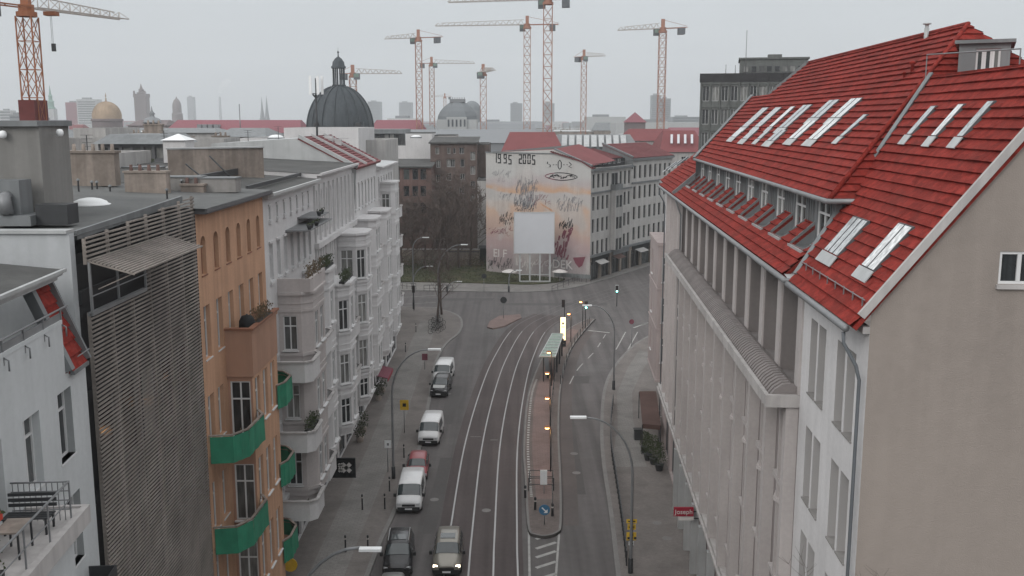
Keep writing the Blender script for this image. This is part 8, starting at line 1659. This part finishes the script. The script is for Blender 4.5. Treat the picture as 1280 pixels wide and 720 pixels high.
q = G(479, 466, 2.6); o = thing('awning', (q.x, q.y, 2.6), 'small red cafe awning at the far end of the white row', 'awning'); m = MB(); m.slab([(XL, q.y - 2, 3.0), (XL + 1.9, q.y - 2, 2.5), (XL + 1.9, q.y + 2, 2.5), (XL, q.y + 2, 3.0)], Vector((0, 0, 1)), .06); m.build('canopy', 'paint_maroon', o); m = MB(); m.box((XL + 1.86, q.y - 2, 2.25), (XL + 1.92, q.y + 2, 2.5)); m.build('valance', 'sign_red', o)
q = G(357, 705, .5); o = thing('yellow_sign', (-13.0, 59, 2.6), 'round yellow shop sign at the foot of the orange house', 'shop sign'); m = MB(); qq = D(363, 706, 55.5); o.location = (qq.x, 55.5, qq.z); ROOT[o.name] = Vector(o.location); m.add([(qq.x + .42 * cos(t), y_, qq.z + .42 * sin(t)) for y_ in (55.45, 55.52) for t in [2 * pi * k / 18 for k in range(18)]], [tuple(range(18)), tuple(range(18, 36))] + [(k, (k + 1) % 18, 18 + (k + 1) % 18, 18 + k) for k in range(18)]); m.build('disc', 'sign_yellow', o); m = MB(); m.bar((qq.x - .4, 55.5, qq.z), (XL, 55.5, qq.z), .05); m.build('bracket', 'metal_dark', o)
# bollard like hoops on the left pavement
for i, (x, y) in enumerate(((453, 637), (481, 636), (432, 690), (460, 690), (505, 572), (487, 614), (520, 415), (507, 440))):
    p = G(x, y, .12); o = thing('bollard', p, ['bollard left of the white van front', 'bollard close to the white van front', 'near left bollard by the black car', 'near right bollard by the black car', 'bollard beside the red car', 'bollard at the kerb behind the white van', 'far bollard on the corner pavement', 'bollard before the far white houses'][i], 'bollard', 'thin bollards on the left pavement'); m = MB(); m.lathe(tuple(p), [(.07, 0), (.055, .1), (.05, 1.0), (.07, 1.02), (.05, 1.12), (0, 1.14)], 10); m.build('post', 'metal_dark', o); m = MB(); m.lathe((p.x, p.y, p.z + .85), [(.055, 0), (.055, .08)], 10); m.build('band', 'paint_pale', o)
# bicycles
def bicycle(loc, rot, label):
    o = bpy.data.objects.new('bicycle', None); COL.objects.link(o); ROOT[o.name] = Vector((0, 0, 0)); tag(o, label, 'bicycle', 'bicycles parked under the two street trees')
    for x in (-.52, .52): w = MB(); pts = [(x + .33 * cos(t), 0, .34 + .33 * sin(t)) for t in [2 * pi * k / 14 for k in range(15)]]; w.tube(pts, .022, 5, False); [w.bar((x, 0, .34), (x + .32 * cos(t), 0, .34 + .32 * sin(t)), .006) for t in [2 * pi * k / 8 for k in range(8)]]; w.build('wheel', 'tyre', o)
    f = MB(); [f.tube([a, b], .02, 5) for a, b in (((-.52, 0, .34), (-.05, 0, .32)), ((-.05, 0, .32), (-.22, 0, .85)), ((-.22, 0, .75), (-.52, 0, .34)), ((-.2, 0, .78), (.38, 0, .82)), ((-.05, 0, .32), (.38, 0, .74)), ((.52, 0, .34), (.36, 0, .95)))]; f.build('frame', 'metal_dark', o)
    s = MB(); s.box((-.36, -.07, .86), (-.12, .07, .92)); s.build('saddle', 'plastic_black', o); h = MB(); h.tube([(.28, -.28, 1.0), (.36, 0, .97), (.28, .28, 1.0)], .016, 5); h.build('handlebar', 'metal_grey', o); o.location = loc; o.rotation_euler = (0, 0, rot); ROOT[o.name] = Vector(loc); return o
words_ = ['nearest', 'second', 'third', 'fourth', 'fifth', 'sixth', 'seventh', 'farthest']
for i in range(8): p = G(543 + (i % 3) * 3.5, 417 - i * 2.0, .13); bicycle(p, .4 + .1 * (i % 3), f'{words_[i]} bicycle of the cluster under the two thin trees')
# balcony style extras: pavement patches of cafe furniture at the red parasol end
for i, (x, y) in enumerate(((472, 478), (476, 488))):
    p = G(x, y, .12); o = thing('cafe_table', p, ['round cafe table near the red awning, farther one', 'round cafe table near the red awning, nearer one'][i], 'table'); m = MB(); m.lathe((p.x, p.y, .12), [(.2, 0), (.03, .03), (.03, .7)], 8); m.build('leg', 'metal_dark', o); m = MB(); m.lathe((p.x, p.y, .82), [(.36, 0), (.36, .03), (0, .03)], 14); m.build('tabletop', 'paint_pale', o)
# railings at far junction pavement
for i, (x0, y0, x1, y1) in enumerate(((492, 360, 520, 362), (690, 365, 724, 352), (530, 364, 566, 364))):
    a, b = G(x0, y0, .12), G(x1, y1, .12); o = thing('pavement_railing', a, ['thin railing on the far pavement behind the white row', 'thin railing on the far pavement right of the billboard', 'thin railing on the far pavement below the container'][i], 'railing'); m = MB(); m.bar((a.x, a.y, 1.1), (b.x, b.y, 1.1), .06); m.bar((a.x, a.y, .6), (b.x, b.y, .6), .05); m.build('rail', 'metal_dark', o)
    for k in range(6): p = a.lerp(b, k / 5); m = MB(); m.bar((p.x, p.y, .12), (p.x, p.y, 1.1), .06); m.build('post', 'metal_dark', o)
# ================================================================= light and sky
w = bpy.data.worlds.new('World'); scn.world = w; w.use_nodes = True; nt = w.node_tree; N = nt.nodes; L = nt.links; bg = N['Background']
sky = N.new('ShaderNodeTexSky'); sky.sky_type = 'NISHITA'; sky.sun_disc = False; sky.sun_elevation = radians(32); sky.sun_rotation = radians(215); sky.dust_density = 3; sky.air_density = 1.2
hs = N.new('ShaderNodeHueSaturation'); hs.inputs['Saturation'].default_value = .25; L.new(sky.outputs[0], hs.inputs['Color'])
tc = N.new('ShaderNodeTexCoord'); sx = N.new('ShaderNodeSeparateXYZ'); L.new(tc.outputs['Generated'], sx.inputs[0]); r = N.new('ShaderNodeValToRGB'); e = r.color_ramp.elements
e[0].position = 0; e[0].color = (2.85, 3.08, 3.26, 1); e[1].position = 1; e[1].color = (8.0, 8.1, 8.2, 1); k = e.new(.14); k.color = (3.05, 3.28, 3.45, 1); k = e.new(.35); k.color = (6.5, 6.65, 6.8, 1)
for q in e: pass
# slow cloud mottling of the overcast
nz = N.new('ShaderNodeTexNoise'); nz.inputs['Scale'].default_value = 1.6; nz.inputs['Detail'].default_value = 4; mp = N.new('ShaderNodeMapping'); mp.inputs['Scale'].default_value = (1, 1, 3); L.new(tc.outputs['Generated'], mp.inputs[0]); L.new(mp.outputs[0], nz.inputs['Vector'])
mr = N.new('ShaderNodeMapRange'); mr.inputs[1].default_value = .3; mr.inputs[2].default_value = .7; mr.inputs[3].default_value = .9; mr.inputs[4].default_value = 1.1; L.new(nz.outputs['Fac'], mr.inputs[0])
L.new(sx.outputs['Z'], r.inputs[0]); m1_ = N.new('ShaderNodeMix'); m1_.data_type = 'RGBA'; m1_.blend_type = 'MULTIPLY'; m1_.inputs[0].default_value = 1; L.new(r.outputs[0], m1_.inputs[6]); L.new(mr.outputs[0], m1_.inputs[7])
mx = N.new('ShaderNodeMix'); mx.data_type = 'RGBA'; mx.inputs[0].default_value = .88; L.new(hs.outputs[0], mx.inputs[6]); L.new(m1_.outputs[2], mx.inputs[7]); L.new(mx.outputs[2], bg.inputs['Color']); bg.inputs['Strength'].default_value = .1
sun = bpy.data.lights.new('sun', 'SUN'); sun.energy = .5; sun.angle = radians(25); sun.color = (1, .96, .92); so = bpy.data.objects.new('sun', sun); COL.objects.link(so); so.rotation_euler = (radians(58), 0, radians(215 - 180) * -1)
scn.view_settings.view_transform = 'Standard'; scn.view_settings.look = 'None'; scn.view_settings.exposure = .9; scn.view_settings.gamma = 1
scn.render.engine = 'CYCLES'; scn.cycles.use_denoising = True; scn.cycles.max_bounces = 6; scn.cycles.diffuse_bounces = 3; scn.cycles.volume_bounces = 1; scn.cycles.transparent_max_bounces = 6
